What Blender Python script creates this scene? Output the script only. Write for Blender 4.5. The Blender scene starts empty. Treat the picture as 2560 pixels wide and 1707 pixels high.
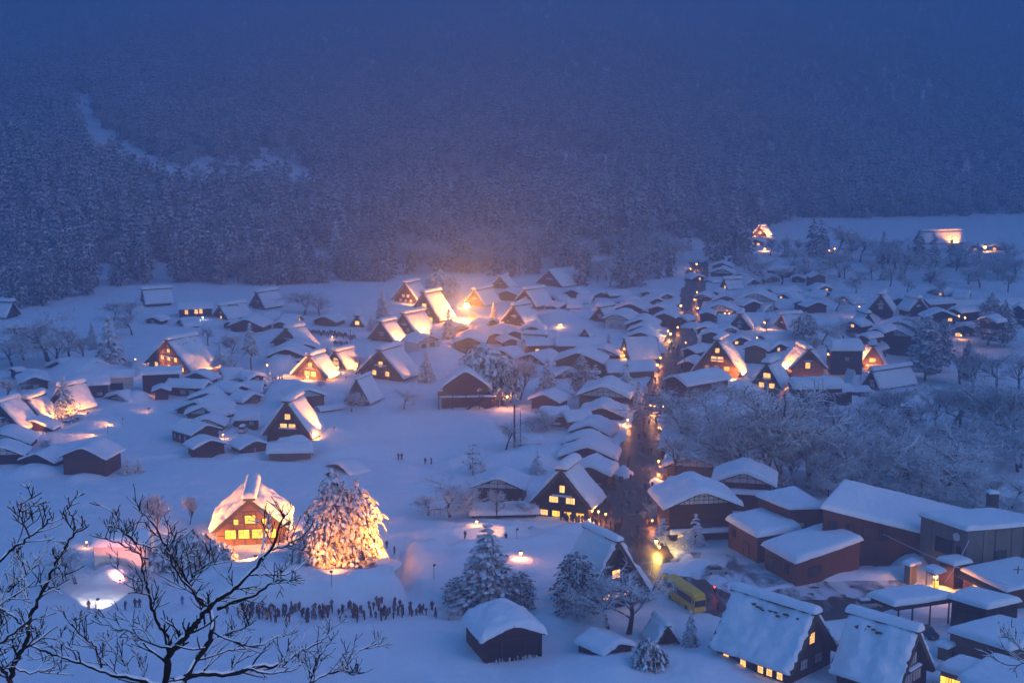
import bpy, bmesh, math, random
from mathutils import Vector, Matrix, noise

# ------------------------------------------------------------------ camera, sky, exposure
SC = bpy.context.scene
COL = SC.collection
IW, IH, FPX, CAMZ = 2560.0, 1707.0, 3555.56, 88.0
PITCH = math.atan((853.5 - 195.0) / FPX)
cam_d = bpy.data.cameras.new('camera')
cam_d.sensor_width = 36.0
cam_d.lens = 50.0
cam_d.clip_start = 0.5
cam_d.clip_end = 6000
cam = bpy.data.objects.new('camera', cam_d)
cam.location = (0, 0, CAMZ)
cam.rotation_euler = (math.pi / 2 - PITCH, 0, 0)
COL.objects.link(cam)
SC.camera = cam

SUN_EL, SUN_ROT = math.radians(2.0), math.radians(115)
SKY_STRENGTH = 0.15
HAZE_DENSITY = 0.00108
world = bpy.data.worlds.new('World')
SC.world = world
world.use_nodes = True
nt = world.node_tree
bg = nt.nodes['Background']
sky = nt.nodes.new('ShaderNodeTexSky')
sky.sky_type = 'NISHITA'
sky.sun_disc = False
sky.sun_elevation = SUN_EL
sky.sun_rotation = SUN_ROT
sky.altitude = 500
sky.air_density = 1.0
sky.dust_density = 0.3
sky.ozone_density = 4.0
tint = nt.nodes.new('ShaderNodeMix')
tint.data_type = 'RGBA'
tint.blend_type = 'MULTIPLY'
tint.inputs[0].default_value = 1.0
tint.inputs[7].default_value = (0.90, 1.01, 0.97, 1)
nt.links.new(sky.outputs[0], tint.inputs[6])
nt.links.new(tint.outputs[2], bg.inputs[0])
bg.inputs[1].default_value = SKY_STRENGTH
sun_d = bpy.data.lights.new('sun', 'SUN')
sun_d.energy = 0.10
sun_d.angle = math.radians(40)
sun_d.color = (1.0, 0.62, 0.85)
sun = bpy.data.objects.new('sun', sun_d)
sun.rotation_euler = (math.radians(55), 0, math.radians(65))
COL.objects.link(sun)
SC.view_settings.view_transform = 'Standard'
SC.view_settings.look = 'None'
SC.view_settings.exposure = 2.92
SC.view_settings.gamma = 1.0
SC.view_settings.use_curve_mapping = False
SC.render.engine = 'CYCLES'
cy = SC.cycles
cy.max_bounces = 5
cy.diffuse_bounces = 2
cy.glossy_bounces = 2
cy.transmission_bounces = 2
cy.volume_bounces = 1
cy.transparent_max_bounces = 4
cy.use_denoising = True
cy.caustics_reflective = False
cy.caustics_refractive = False
cy.sample_clamp_indirect = 4.0

# ------------------------------------------------------------------ pixel <-> place
CP, SP = math.cos(PITCH), math.sin(PITCH)

def ray_dir(u, v):
    a, b = (u - 1280.0) / FPX, (v - 853.5) / FPX
    return Vector((a, CP - b * SP, -SP - b * CP))

def at_z(u, v, z):
    d = ray_dir(u, v)
    t = (z - CAMZ) / d.z
    return Vector((d.x * t, d.y * t, z))

def depth(p):
    return p[1] * CP - (p[2] - CAMZ) * SP

def pxm(p):
    return FPX / depth(p)

def z_for(p, v):
    k = (853.5 - v) / FPX
    return CAMZ + p[1] * (k * CP - SP) / (CP + k * SP)

def sm(a, b, x):
    t = max(0.0, min(1.0, (x - a) / (b - a)))
    return t * t * (3 - 2 * t)

def lerp_tab(tab, x):
    if x <= tab[0][0]:
        return tab[0][1]
    for (x0, y0), (x1, y1) in zip(tab, tab[1:]):
        if x <= x1:
            return y0 + (y1 - y0) * (x - x0) / (x1 - x0)
    return tab[-1][1]

def nz(x, y, z=0.0):
    return noise.noise((x, y, z))

# ------------------------------------------------------------------ the land
GORGE = [(300, 400), (308, 95), (318, 52), (335, 47), (370, 56), (410, 68), (450, 92), (500, 112), (560, 150), (600, 400)]
FOOT = [(-0.50, 560), (-0.36, 575), (-0.28, 610), (-0.20, 650), (-0.10, 668), (0.0, 660), (0.06, 655), (0.105, 690),
        (0.145, 770), (0.20, 895), (0.36, 925), (0.5, 930)]
ROAD_PX = [(1746, 655), (1741, 690), (1726, 760), (1702, 850), (1672, 950), (1640, 1050), (1607, 1140), (1582, 1210),
           (1563, 1280), (1566, 1330), (1606, 1385), (1680, 1440), (1760, 1492), (1850, 1520), (1960, 1522), (2090, 1500), (2200, 1470)]
ROAD = [at_z(u, v, 0.0) for u, v in ROAD_PX]
ROAD_HW = [3.8, 4.0, 4.2, 4.6, 5.0, 5.2, 5.5, 5.8, 6.0, 5.4, 4.8, 4.4, 4.4, 4.6, 6.0, 7.0, 7.0]
HEAPS = []     # snow heaps: x, y, rx, ry, height, rotation

def heap_px(u, v, wpx, hm, ry=None, rot=0.0):
    p = at_z(u, v, 0.0)
    rx = wpx / 2 / pxm(p)
    HEAPS.append((p.x, p.y, rx, ry or rx * 0.8, hm, math.cos(rot), math.sin(rot)))

def road_dist(x, y):
    best, hw = 1e9, 4
    for i in range(len(ROAD) - 1):
        a, b = ROAD[i], ROAD[i + 1]
        if not (min(a.y, b.y) - 14 < y < max(a.y, b.y) + 14 and min(a.x, b.x) - 14 < x < max(a.x, b.x) + 14):
            continue
        dx, dy = b.x - a.x, b.y - a.y
        t = max(0, min(1, ((x - a.x) * dx + (y - a.y) * dy) / (dx * dx + dy * dy)))
        d = math.hypot(x - a.x - dx * t, y - a.y - dy * t)
        w = ROAD_HW[i] + (ROAD_HW[i + 1] - ROAD_HW[i]) * t
        if d - w < best:
            best, hw = d - w, w
    return best

def base_z(x, y):
    """terrain without small relief"""
    z = 0.0
    if y < 150:
        z += 84.0 * (1 - max(0.0, min(1.0, (y + 0.05 * abs(x) - 1) / 148.0))) ** 2.2
    if 295 < y < 620 and x > 30:
        z -= 11.0 * sm(0, 22, x - lerp_tab(GORGE, y))
    k = x / max(y, 1.0)
    f = lerp_tab(FOOT, k)
    if y > f - 30:
        t = y - f
        t = max(0, t)
        up = (0.085 + 0.045 * sm(0.10, 0.24, k)) * t + 0.000012 * t ** 2
        up += 12 * sm(0, 200, t) * sm(-0.10, -0.25, k)
        t = y - f
        z += up * sm(-30, 40, t)
        if t > 0:
            z += sm(0, 400, t) * 16 * nz(x * 0.004, y * 0.004, 3.1)
    return z

def land_flat(x, y):
    z = base_z(x, y)
    if 150 < y < 900:
        z += 0.45 * nz(x * 0.06, y * 0.045, 1.7) + 0.30 * abs(nz(x * 0.15, y * 0.13, 5.0)) + 0.14 * nz(x * 0.42, y * 0.36, 8.0)
    return z

def land(x, y):
    z = land_flat(x, y)
    for hx, hy, rx, ry, h, c, s in HEAPS:
        dx, dy = x - hx, y - hy
        if abs(dx) > 2.2 * max(rx, ry) or abs(dy) > 2.2 * max(rx, ry):
            continue
        a, b = (dx * c + dy * s) / rx, (-dx * s + dy * c) / ry
        q = a * a + b * b
        if q < 4:
            z += h * math.exp(-1.1 * q ** 2.2) * (1 + 0.25 * nz(x * 0.4, y * 0.4, 9))
    if 200 < y < 720:
        d = road_dist(x, y)
        if d < 3.5:
            z += 0.35 * sm(3.5, 1.8, d) - 0.95 * sm(1.9, 0.3, d)
    return z

def ground(u, v, f=None):
    f = f or base_z
    z = 0.0
    for _ in range(6):
        p = at_z(u, v, z)
        z = f(p.x, p.y)
    p = at_z(u, v, z)
    return p

# ------------------------------------------------------------------ object helpers
class MB:
    def __init__(self):
        self.v, self.f, self.m = [], [], []
    def add(self, verts, faces, mi=0):
        o = len(self.v)
        self.v += [tuple(p) for p in verts]
        self.f += [tuple(i + o for i in f) for f in faces]
        self.m += [mi] * len(faces)
    def box(self, x0, x1, y0, y1, z0, z1, mi=0):
        self.add([(x0, y0, z0), (x1, y0, z0), (x1, y1, z0), (x0, y1, z0), (x0, y0, z1), (x1, y0, z1), (x1, y1, z1), (x0, y1, z1)],
                 [(0, 3, 2, 1), (4, 5, 6, 7), (0, 1, 5, 4), (1, 2, 6, 5), (2, 3, 7, 6), (3, 0, 4, 7)], mi)
    def bar(self, a, b, w, h=None, mi=0):
        a, b = Vector(a), Vector(b)
        h = h or w
        d = (b - a).normalized()
        up = Vector((0, 0, 1)) if abs(d.z) < 0.95 else Vector((0, 1, 0))
        s = d.cross(up).normalized() * w / 2
        t = s.cross(d).normalized() * h / 2
        vs = [a - s - t, a + s - t, a + s + t, a - s + t, b - s - t, b + s - t, b + s + t, b - s + t]
        self.add(vs, [(0, 1, 2, 3), (7, 6, 5, 4), (0, 4, 5, 1), (1, 5, 6, 2), (2, 6, 7, 3), (3, 7, 4, 0)], mi)
    def tube(self, pts, rad, n=5, mi=0, cap=True):
        pts = [Vector(p) for p in pts]
        o = len(self.v)
        for i, p in enumerate(pts):
            d = (pts[min(i + 1, len(pts) - 1)] - pts[max(i - 1, 0)])
            if d.length < 1e-9:
                d = Vector((0, 0, 1))
            d.normalize()
            up = Vector((0, 0, 1)) if abs(d.z) < 0.9 else Vector((0, 1, 0))
            s = d.cross(up).normalized()
            t = s.cross(d)
            for k in range(n):
                a = 2 * math.pi * k / n
                q = p + (s * math.cos(a) + t * math.sin(a)) * rad[i]
                self.v.append((q.x, q.y, q.z))
        for i in range(len(pts) - 1):
            for k in range(n):
                k2 = (k + 1) % n
                self.f.append((o + i * n + k, o + i * n + k2, o + (i + 1) * n + k2, o + (i + 1) * n + k))
                self.m.append(mi)
        if cap:
            e = o + (len(pts) - 1) * n
            self.f.append(tuple(e + k for k in range(n)))
            self.m.append(mi)
            self.f.append(tuple(o + n - 1 - k for k in range(n)))
            self.m.append(mi)
    def lathe(self, prof, n=10, c=(0, 0, 0), mi=0):
        o = len(self.v)
        for r, z in prof:
            for k in range(n):
                a = 2 * math.pi * k / n
                self.v.append((c[0] + r * math.cos(a), c[1] + r * math.sin(a), c[2] + z))
        for i in range(len(prof) - 1):
            for k in range(n):
                k2 = (k + 1) % n
                self.f.append((o + i * n + k, o + i * n + k2, o + (i + 1) * n + k2, o + (i + 1) * n + k))
                self.m.append(mi)
        self.f.append(tuple(o + n - 1 - k for k in range(n)))
        self.m.append(mi)
        e = o + (len(prof) - 1) * n
        self.f.append(tuple(e + k for k in range(n)))
        self.m.append(mi)
    def grid(self, P, mi=0, flip=False):
        o = len(self.v)
        ny, nx = len(P), len(P[0])
        for row in P:
            self.v += [tuple(p) for p in row]
        for j in range(ny - 1):
            for i in range(nx - 1):
                a = o + j * nx + i
                q = (a, a + 1, a + nx + 1, a + nx)
                self.f.append(q[::-1] if flip else q)
                self.m.append(mi)
    def mesh(self, name, mats, smooth=False):
        me = bpy.data.meshes.new(name)
        me.from_pydata(self.v, [], self.f)
        for m in (mats if isinstance(mats, (list, tuple)) else [mats]):
            me.materials.append(m)
        if any(self.m):
            me.polygons.foreach_set('material_index', self.m)
        if smooth:
            me.polygons.foreach_set('use_smooth', [True] * len(me.polygons))
        me.update()
        return me
    def build(self, name, mats, parent=None, smooth=False):
        return link(name, self.mesh(name, mats, smooth), parent)

def link(name, me, parent=None, loc=None, rz=None, scale=None):
    o = bpy.data.objects.new(name, me)
    if parent is not None:
        o.parent = parent
    if loc is not None:
        o.location = loc
    if rz is not None:
        o.rotation_euler = (0, 0, rz)
    if scale is not None:
        o.scale = scale if isinstance(scale, (tuple, list)) else (scale, scale, scale)
    COL.objects.link(o)
    return o

def tag(o, label=None, cat=None, group=None, kind=None):
    if label:
        o['label'] = label
    if cat:
        o['category'] = cat
    if group:
        o['group'] = group
    if kind:
        o['kind'] = kind
    return o

def thing(name, label, cat, loc, rz=0.0, group=None):
    o = bpy.data.objects.new(name, None)
    o.location = loc
    o.rotation_euler = (0, 0, rz)
    o.empty_display_size = 0.3
    COL.objects.link(o)
    return tag(o, label, cat, group)

def copy_tree(o, loc, rz=None, scale=None, label=None, group=None):
    r = o.copy()
    COL.objects.link(r)
    r.location = loc
    if rz is not None:
        r.rotation_euler = (0, 0, rz)
    if scale is not None:
        r.scale = (scale, scale, scale)
    if label:
        r['label'] = label
    if group:
        r['group'] = group
    for ch in list(o.children):
        c = ch.copy()
        COL.objects.link(c)
        c.parent = r
        for g in list(ch.children):
            d = g.copy()
            COL.objects.link(d)
            d.parent = c
    return r

# ------------------------------------------------------------------ materials
def mat(name, col, rough=0.8, var=0.0, scale=1.0, bump=0.0, bscale=None, stripes=None, rnd=0.0, spec=0.3, metal=0.0):
    m = bpy.data.materials.new(name)
    m.use_nodes = True
    n, l = m.node_tree.nodes, m.node_tree.links
    b = n['Principled BSDF']
    b.inputs['Base Color'].default_value = (*col, 1)
    b.inputs['Roughness'].default_value = rough
    b.inputs['Specular IOR Level'].default_value = spec
    b.inputs['Metallic'].default_value = metal
    tc = n.new('ShaderNodeTexCoord')
    src = None
    if var or rnd:
        tx = n.new('ShaderNodeTexNoise')
        tx.inputs['Scale'].default_value = scale
        tx.inputs['Detail'].default_value = 5
        tx.inputs['Roughness'].default_value = 0.65
        src = tx
        l.new(tc.outputs['Object'], tx.inputs['Vector'])
        if stripes:
            mp = n.new('ShaderNodeMapping')
            mp.inputs['Scale'].default_value = stripes
            l.new(tc.outputs['Object'], mp.inputs[0])
            l.new(mp.outputs[0], tx.inputs['Vector'])
        mr = n.new('ShaderNodeMapRange')
        mr.inputs['From Min'].default_value = 0.25
        mr.inputs['From Max'].default_value = 0.75
        mr.inputs['To Min'].default_value = 1 - var
        mr.inputs['To Max'].default_value = 1 + var
        l.new(tx.outputs[0], mr.inputs[0])
        val = mr.outputs[0]
        if rnd:
            oi = n.new('ShaderNodeObjectInfo')
            m2 = n.new('ShaderNodeMapRange')
            m2.inputs['To Min'].default_value = 1 - rnd
            m2.inputs['To Max'].default_value = 1 + rnd
            l.new(oi.outputs['Random'], m2.inputs[0])
            mu = n.new('ShaderNodeMath')
            mu.operation = 'MULTIPLY'
            l.new(val, mu.inputs[0])
            l.new(m2.outputs[0], mu.inputs[1])
            val = mu.outputs[0]
        vm = n.new('ShaderNodeVectorMath')
        vm.operation = 'SCALE'
        vm.inputs[0].default_value = col
        l.new(val, vm.inputs['Scale'])
        l.new(vm.outputs[0], b.inputs['Base Color'])
    if bump:
        t2 = n.new('ShaderNodeTexNoise')
        t2.inputs['Scale'].default_value = bscale or scale
        t2.inputs['Detail'].default_value = 6
        l.new(tc.outputs['Object'], t2.inputs['Vector'])
        if stripes:
            l.new(mp.outputs[0], t2.inputs['Vector'])
        bp = n.new('ShaderNodeBump')
        bp.inputs['Strength'].default_value = 0.8
        bp.inputs['Distance'].default_value = bump
        l.new(t2.outputs[0], bp.inputs['Height'])
        l.new(bp.outputs[0], b.inputs['Normal'])
    return m

def emit(name, col, s):
    m = bpy.data.materials.new(name)
    m.use_nodes = True
    n, l = m.node_tree.nodes, m.node_tree.links
    b = n['Principled BSDF']
    b.inputs['Base Color'].default_value = (*[c * 0.5 for c in col], 1)
    b.inputs['Emission Color'].default_value = (*col, 1)
    b.inputs['Emission Strength'].default_value = s
    return m

def window_mat(name, col, s):
    """paper window lit from the room behind it: a little uneven from room to room"""
    m = emit(name, col, s)
    n, l = m.node_tree.nodes, m.node_tree.links
    b = n['Principled BSDF']
    oi = n.new('ShaderNodeObjectInfo')
    tc = n.new('ShaderNodeTexCoord')
    tx = n.new('ShaderNodeTexNoise')
    tx.inputs['Scale'].default_value = 1.2
    l.new(tc.outputs['Object'], tx.inputs['Vector'])
    ad = n.new('ShaderNodeMath')
    l.new(oi.outputs['Random'], ad.inputs[0])
    l.new(tx.outputs[0], ad.inputs[1])
    mr = n.new('ShaderNodeMapRange')
    mr.inputs['From Min'].default_value = 0.3
    mr.inputs['From Max'].default_value = 1.7
    mr.inputs['To Min'].default_value = s * 0.6
    mr.inputs['To Max'].default_value = s * 1.4
    l.new(ad.outputs[0], mr.inputs[0])
    l.new(mr.outputs[0], b.inputs['Emission Strength'])
    return m

def snow_on(name, under, thresh=0.1, soft=0.25, snowcol=(0.83, 0.85, 0.88), nscale=3.0, nstr=0.5, bump=0.0):
    """snow lying on whatever faces up, the bare stuff below showing on the flanks"""
    m = bpy.data.materials.new(name)
    m.use_nodes = True
    n, l = m.node_tree.nodes, m.node_tree.links
    b = n['Principled BSDF']
    b.inputs['Roughness'].default_value = 0.9
    b.inputs['Specular IOR Level'].default_value = 0.2
    g = n.new('ShaderNodeNewGeometry')
    sx = n.new('ShaderNodeSeparateXYZ')
    l.new(g.outputs['True Normal'], sx.inputs[0])
    tc = n.new('ShaderNodeTexCoord')
    tx = n.new('ShaderNodeTexNoise')
    tx.inputs['Scale'].default_value = nscale
    tx.inputs['Detail'].default_value = 3
    l.new(tc.outputs['Object'], tx.inputs['Vector'])
    a = n.new('ShaderNodeMath')
    a.operation = 'MULTIPLY_ADD'
    a.inputs[1].default_value = nstr
    l.new(tx.outputs[0], a.inputs[0])
    l.new(sx.outputs['Z'], a.inputs[2])
    mr = n.new('ShaderNodeMapRange')
    mr.inputs['From Min'].default_value = thresh + nstr * 0.5
    mr.inputs['From Max'].default_value = thresh + soft + nstr * 0.5
    l.new(a.outputs[0], mr.inputs[0])
    mx = n.new('ShaderNodeMix')
    mx.data_type = 'RGBA'
    mx.inputs[6].default_value = (*under, 1)
    mx.inputs[7].default_value = (*snowcol, 1)
    l.new(mr.outputs[0], mx.inputs[0])
    l.new(mx.outputs[2], b.inputs['Base Color'])
    return m

M = {}
M['snow'] = mat('snow', (0.84, 0.86, 0.89), 0.85, var=0.05, scale=0.8, bump=0.22, bscale=1.1, spec=0.2)
M['ground'] = mat('snow_ground', (0.84, 0.86, 0.89), 0.85, var=0.05, scale=0.12, bump=0.5, bscale=0.4, spec=0.2)
M['wood'] = mat('dark_wood', (0.036, 0.017, 0.011), 0.8, var=0.45, scale=1.0, stripes=(5, 5, 0.5), bump=0.02, rnd=0.35)
M['brown'] = mat('brown_boards', (0.105, 0.044, 0.028), 0.8, var=0.35, scale=1.0, stripes=(5, 5, 0.5), bump=0.02, rnd=0.3)
M['rust'] = mat('rust_red_cladding', (0.110, 0.040, 0.026), 0.7, var=0.18, scale=0.6, stripes=(3, 3, 0.35), bump=0.01)
M['ochre'] = mat('ochre_wall', (0.20, 0.115, 0.065), 0.8, var=0.2, scale=0.8, rnd=0.2)
M['plaster'] = mat('white_plaster', (0.62, 0.60, 0.58), 0.85, var=0.12, scale=0.7, rnd=0.1)
M['thatch'] = mat('thatch', (0.085, 0.058, 0.038), 0.95, var=0.5, scale=2.0, stripes=(1.5, 6, 6), bump=0.08)
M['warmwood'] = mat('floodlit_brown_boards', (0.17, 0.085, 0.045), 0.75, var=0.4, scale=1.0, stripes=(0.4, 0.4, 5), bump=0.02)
M['concrete'] = mat('stained_concrete', (0.17, 0.155, 0.14), 0.85, var=0.35, scale=0.5, stripes=(1, 1, 0.25), bump=0.02)
M['metal'] = mat('dark_metal', (0.05, 0.05, 0.055), 0.45, spec=0.5)
M['asphalt'] = mat('wet_asphalt', (0.075, 0.055, 0.045), 0.5, var=0.5, scale=0.5, bump=0.02, bscale=2)
M['glass'] = mat('dark_glass', (0.02, 0.024, 0.03), 0.15, spec=0.6)
M['paper'] = mat('unlit_paper_pane', (0.42, 0.40, 0.40), 0.7, var=0.1, scale=1, rnd=0.2)
M['lit'] = window_mat('lit_window', (1.0, 0.46, 0.13), 0.30)
M['litbright'] = window_mat('bright_lit_window', (1.0, 0.48, 0.05), 0.34)
M['lamp'] = emit('warm_lamp_glass', (1.0, 0.45, 0.10), 1.6)
M['lampwhite'] = emit('white_lamp_glass', (0.9, 0.95, 1.0), 1.5)
M['lampred'] = emit('red_lamp_glass', (1.0, 0.04, 0.03), 1.2)
M['flood'] = emit('floodlight_glass', (1.0, 0.5, 0.13), 1.5)
M['needle'] = snow_on('snowy_needles', (0.016, 0.024, 0.020), 0.30, 0.35, nscale=1.6, nstr=0.7)
M['needledark'] = snow_on('dark_snowy_needles', (0.010, 0.019, 0.022), 0.60, 0.3, nscale=1.2, nstr=0.8)
M['needlefar'] = snow_on('forest_needles', (0.010, 0.016, 0.016), 0.48, 0.35, snowcol=(0.74, 0.76, 0.80), nscale=.8, nstr=0.8)
M['twig'] = snow_on('snowy_twigs', (0.055, 0.042, 0.036), -0.35, 0.6, nscale=3.0, nstr=0.3)
M['limb'] = snow_on('snowy_limbs', (0.030, 0.022, 0.020), 0.25, 0.3, nscale=3.0, nstr=0.3)
M['void'] = mat('painted_interior_shade', (0.006, 0.005, 0.005), 0.9)  # near black, interior shade put into the colour
M['bark'] = mat('bark', (0.045, 0.032, 0.026), 0.9, var=0.4, scale=3, bump=0.02)
M['black_bark'] = mat('wet_black_bark', (0.012, 0.010, 0.011), 0.8, var=0.4, scale=12, bump=0.004)
M['yellow'] = mat('yellow_paint', (0.92, 0.50, 0.008), 0.35, spec=0.5)
M['silver'] = mat('silver_paint', (0.35, 0.36, 0.38), 0.35, spec=0.5)
M['tyre'] = mat('tyre_rubber', (0.02, 0.02, 0.02), 0.8)
M['skin'] = mat('skin', (0.45, 0.28, 0.2), 0.6)
M['hair'] = mat('black_hair', (0.015, 0.012, 0.012), 0.6)
M['trousers'] = mat('dark_trousers', (0.016, 0.017, 0.024), 0.8, rnd=0.3, var=0.01)

# ------------------------------------------------------------------ haze
hz = bpy.data.materials.new('haze_air')
hz.use_nodes = True
hn = hz.node_tree.nodes
for n_ in list(hn):
    if n_.type == 'BSDF_PRINCIPLED':
        hn.remove(n_)
pv = hn.new('ShaderNodeVolumePrincipled')
pv.inputs['Color'].default_value = (0.17, 0.42, 0.70, 1)
pv.inputs['Density'].default_value = HAZE_DENSITY
pv.inputs['Anisotropy'].default_value = 0.45
hz.node_tree.links.new(pv.outputs[0], hn['Material Output'].inputs['Volume'])
hz.cycles.homogeneous_volume = True if hasattr(hz.cycles, 'homogeneous_volume') else True
hb = MB()
hb.box(-2600, 2600, -200, 3650, -25, 520)
haze = hb.build('haze', hz)
tag(haze, 'bluish winter haze over the valley', None, None, 'stuff')
# ------------------------------------------------------------------ snow heaps and banks
for a in [
    (795, 1478, 520, 3.0, 6.0, 0.0), (640, 1455, 260, 1.6, 7.0, 0.0), (960, 1486, 170, 1.5, 4.0, 0.0),
    (1090, 1420, 220, 2.2, 9.0, 0.2), (1045, 1385, 160, 1.6, 5.0, 0.0), (1150, 1330, 460, 1.5, 7.0, 0.0),
    (1250, 1415, 230, 1.2, 8.0, 0.0), (1395, 1322, 260, 1.0, 2.6, -0.12), (1080, 1355, 300, 1.1, 3.0, 0.0),
    (280, 1440, 90, 2.0, 2.6, -0.2), (700, 1420, 170, 2.0, 6.0, 0.0), (520, 1440, 200, 1.4, 6.0, 0.0),
    (730, 1118, 90, 2.6, 3.0, 0.0), (850, 1120, 210, 1.6, 7.0, 0.0), (905, 1140, 190, 1.2, 4.0, 0.0),
    (830, 1092, 90, 1.8, 5.0, 0.0), (700, 918, 80, 3.6, 6.0, 0.0), (700, 975, 170, 2.2, 9.0, 0.0),
    (205, 925, 130, 3.5, 9.0, 0.0), (345, 1000, 60, 2.5, 4.0, 0.0), (240, 1060, 110, 1.4, 8.0, 0.0),
    (85, 1180, 110, 1.4, 5.0, 0.0), (215, 1196, 90, 0.9, 2.5, 0.0), (620, 1142, 90, 1.0, 2.5, 0.0),
    (1080, 890, 120, 2.2, 9.0, 0.0), (1120, 900, 110, 2.4, 7.0, 0.0), (1090, 830, 100, 1.5, 6.0, 0.0),
    (1375, 800, 130, 3.0, 12.0, 0.0), (1420, 812, 120, 2.0, 12.0, 0.0), (1345, 1140, 160, 1.8, 8.0, 0.0),
    (1290, 1160, 140, 1.5, 6.0, 0.0), (1180, 1160, 180, 1.3, 6.0, 0.0), (2060, 945, 100, 2.2, 5.0, 0.0),
    (2130, 920, 60, 2.4, 4.0, 0.0), (2180, 925, 60, 2.0, 3.0, 0.0), (2270, 905, 80, 2.4, 6.0, 0.0),
    (2170, 1442, 330, 1.5, 2.6, 0.12), (2280, 1420, 90, 2.6, 3.0, 0.0), (1700, 1420, 150, 0.8, 5.0, 0.0),
    (1830, 1640, 170, 1.2, 4.0, 0.0), (1640, 1690, 400, 1.6, 9.0, 0.0), (1450, 1700, 300, 1.2, 9.0, 0.0),
    (1420, 1560, 200, 1.6, 6.0, 0.0), (1880, 800, 140, 2.5, 9.0, 0.0), (1960, 760, 160, 1.5, 12.0, 0.0),
    (1730, 815, 50, 2.0, 4.0, 0.0), (1560, 1180, 40, 2.0, 5.0, 0.0), (1640, 1205, 40, 1.4, 5.0, 0.0),
    (1820, 1240, 200, 1.0, 4.0, 0.0), (430, 870, 160, 1.4, 10.0, 0.0), (1010, 1480, 120, 1.0, 3.0, 0.4),
]:
    heap_px(a[0], a[1], a[2], a[3], a[4], a[5])

# trench paths trodden through the snow
PATHS_PX = [
    ([(545, 1528), (700, 1532), (850, 1532), (1000, 1524), (1170, 1512)], 4.6, 0.5),
    ([(180, 1516), (330, 1513), (470, 1508), (560, 1525)], 1.6, 0.5),
    ([(1400, 1312), (1300, 1340), (1150, 1352), (1000, 1368), (985, 1400), (1000, 1460), (1060, 1510)], 1.6, 1.0),
    ([(870, 1148), (1000, 1150), (1080, 1156)], 1.1, 0.5),
    ([(760, 838), (830, 846), (895, 850)], 2.2, 0.3),
    ([(340, 1150), (480, 1138), (640, 1142), (760, 1150), (870, 1148)], 0.9, 0.8),
    ([(1000, 1150), (1120, 1180), (1200, 1150), (1270, 1110), (1275, 1040)], 0.8, 0.8),
    ([(660, 965), (640, 1000), (645, 1070), (660, 1110)], 1.6, 0.9),
    ([(180, 1210), (300, 1230), (420, 1300), (560, 1400)], 0.7, 0.7),
    ([(700, 955), (790, 965), (860, 975), (900, 1030)], 1.0, 0.8),
    ([(1060, 1300), (1150, 1312), (1300, 1320), (1390, 1310)], 0.9, 0.9),
    ([(990, 1460), (1100, 1530), (1260, 1545), (1420, 1530), (1520, 1540), (1610, 1560)], 1.3, 0.8),
    ([(330, 790), (430, 812), (540, 818), (640, 835), (760, 838)], 1.2, 0.8),
    ([(1300, 1018), (1240, 1010), (1180, 1032)], 1.0, 0.7),
    ([(1890, 850), (1960, 872), (2060, 880), (2140, 905)], 1.2, 0.8),
]
PATHS = [([at_z(u, v, 0) for u, v in pts], w, d) for pts, w, d in PATHS_PX]

def path_dig(x, y):
    dig = 0.0
    for pts, w, dd in PATHS:
        for a, b in zip(pts, pts[1:]):
            if not (min(a.x, b.x) - 8 < x < max(a.x, b.x) + 8 and min(a.y, b.y) - 8 < y < max(a.y, b.y) + 8):
                continue
            dx, dy = b.x - a.x, b.y - a.y
            t = max(0, min(1, ((x - a.x) * dx + (y - a.y) * dy) / (dx * dx + dy * dy)))
            d = math.hypot(x - a.x - dx * t, y - a.y - dy * t)
            dig = max(dig, dd * sm(w + 0.8, w - 0.4, d))
    return dig

def surf(x, y):
    z = land(x, y)
    if 205 < y < 560:
        g = path_dig(x, y)
        if g:
            z = z * (1 - g) - 0.75 * g
    return z

def on_ground(u, v):
    """the point of the modelled snow surface under a pixel"""
    p = ground(u, v)
    p.z = surf(p.x, p.y)
    return p

# one sheet from behind the camera up the far mountains
ys = []
y = -120.0
while y < 3600:
    ys.append(y)
    if y < 140: y += 10
    elif y < 205: y += 4
    elif y < 340: y += 1.0
    elif y < 470: y += 1.6
    elif y < 700: y += 3.0
    elif y < 1500: y += 12
    else: y += 30
P = []
NC = 300
for y in ys:
    row = []
    for i in range(NC):
        t = -0.62 + 1.24 * i / (NC - 1)
        x = (max(y, 40) + 110) * t
        row.append((x, y, surf(x, y)))
    P.append(row)
g = MB()
g.grid(P)
snow_field = g.build('snow_ground', M['ground'], smooth=True)
tag(snow_field, 'snow covered valley floor and mountain slopes', None, None, 'structure')

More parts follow.
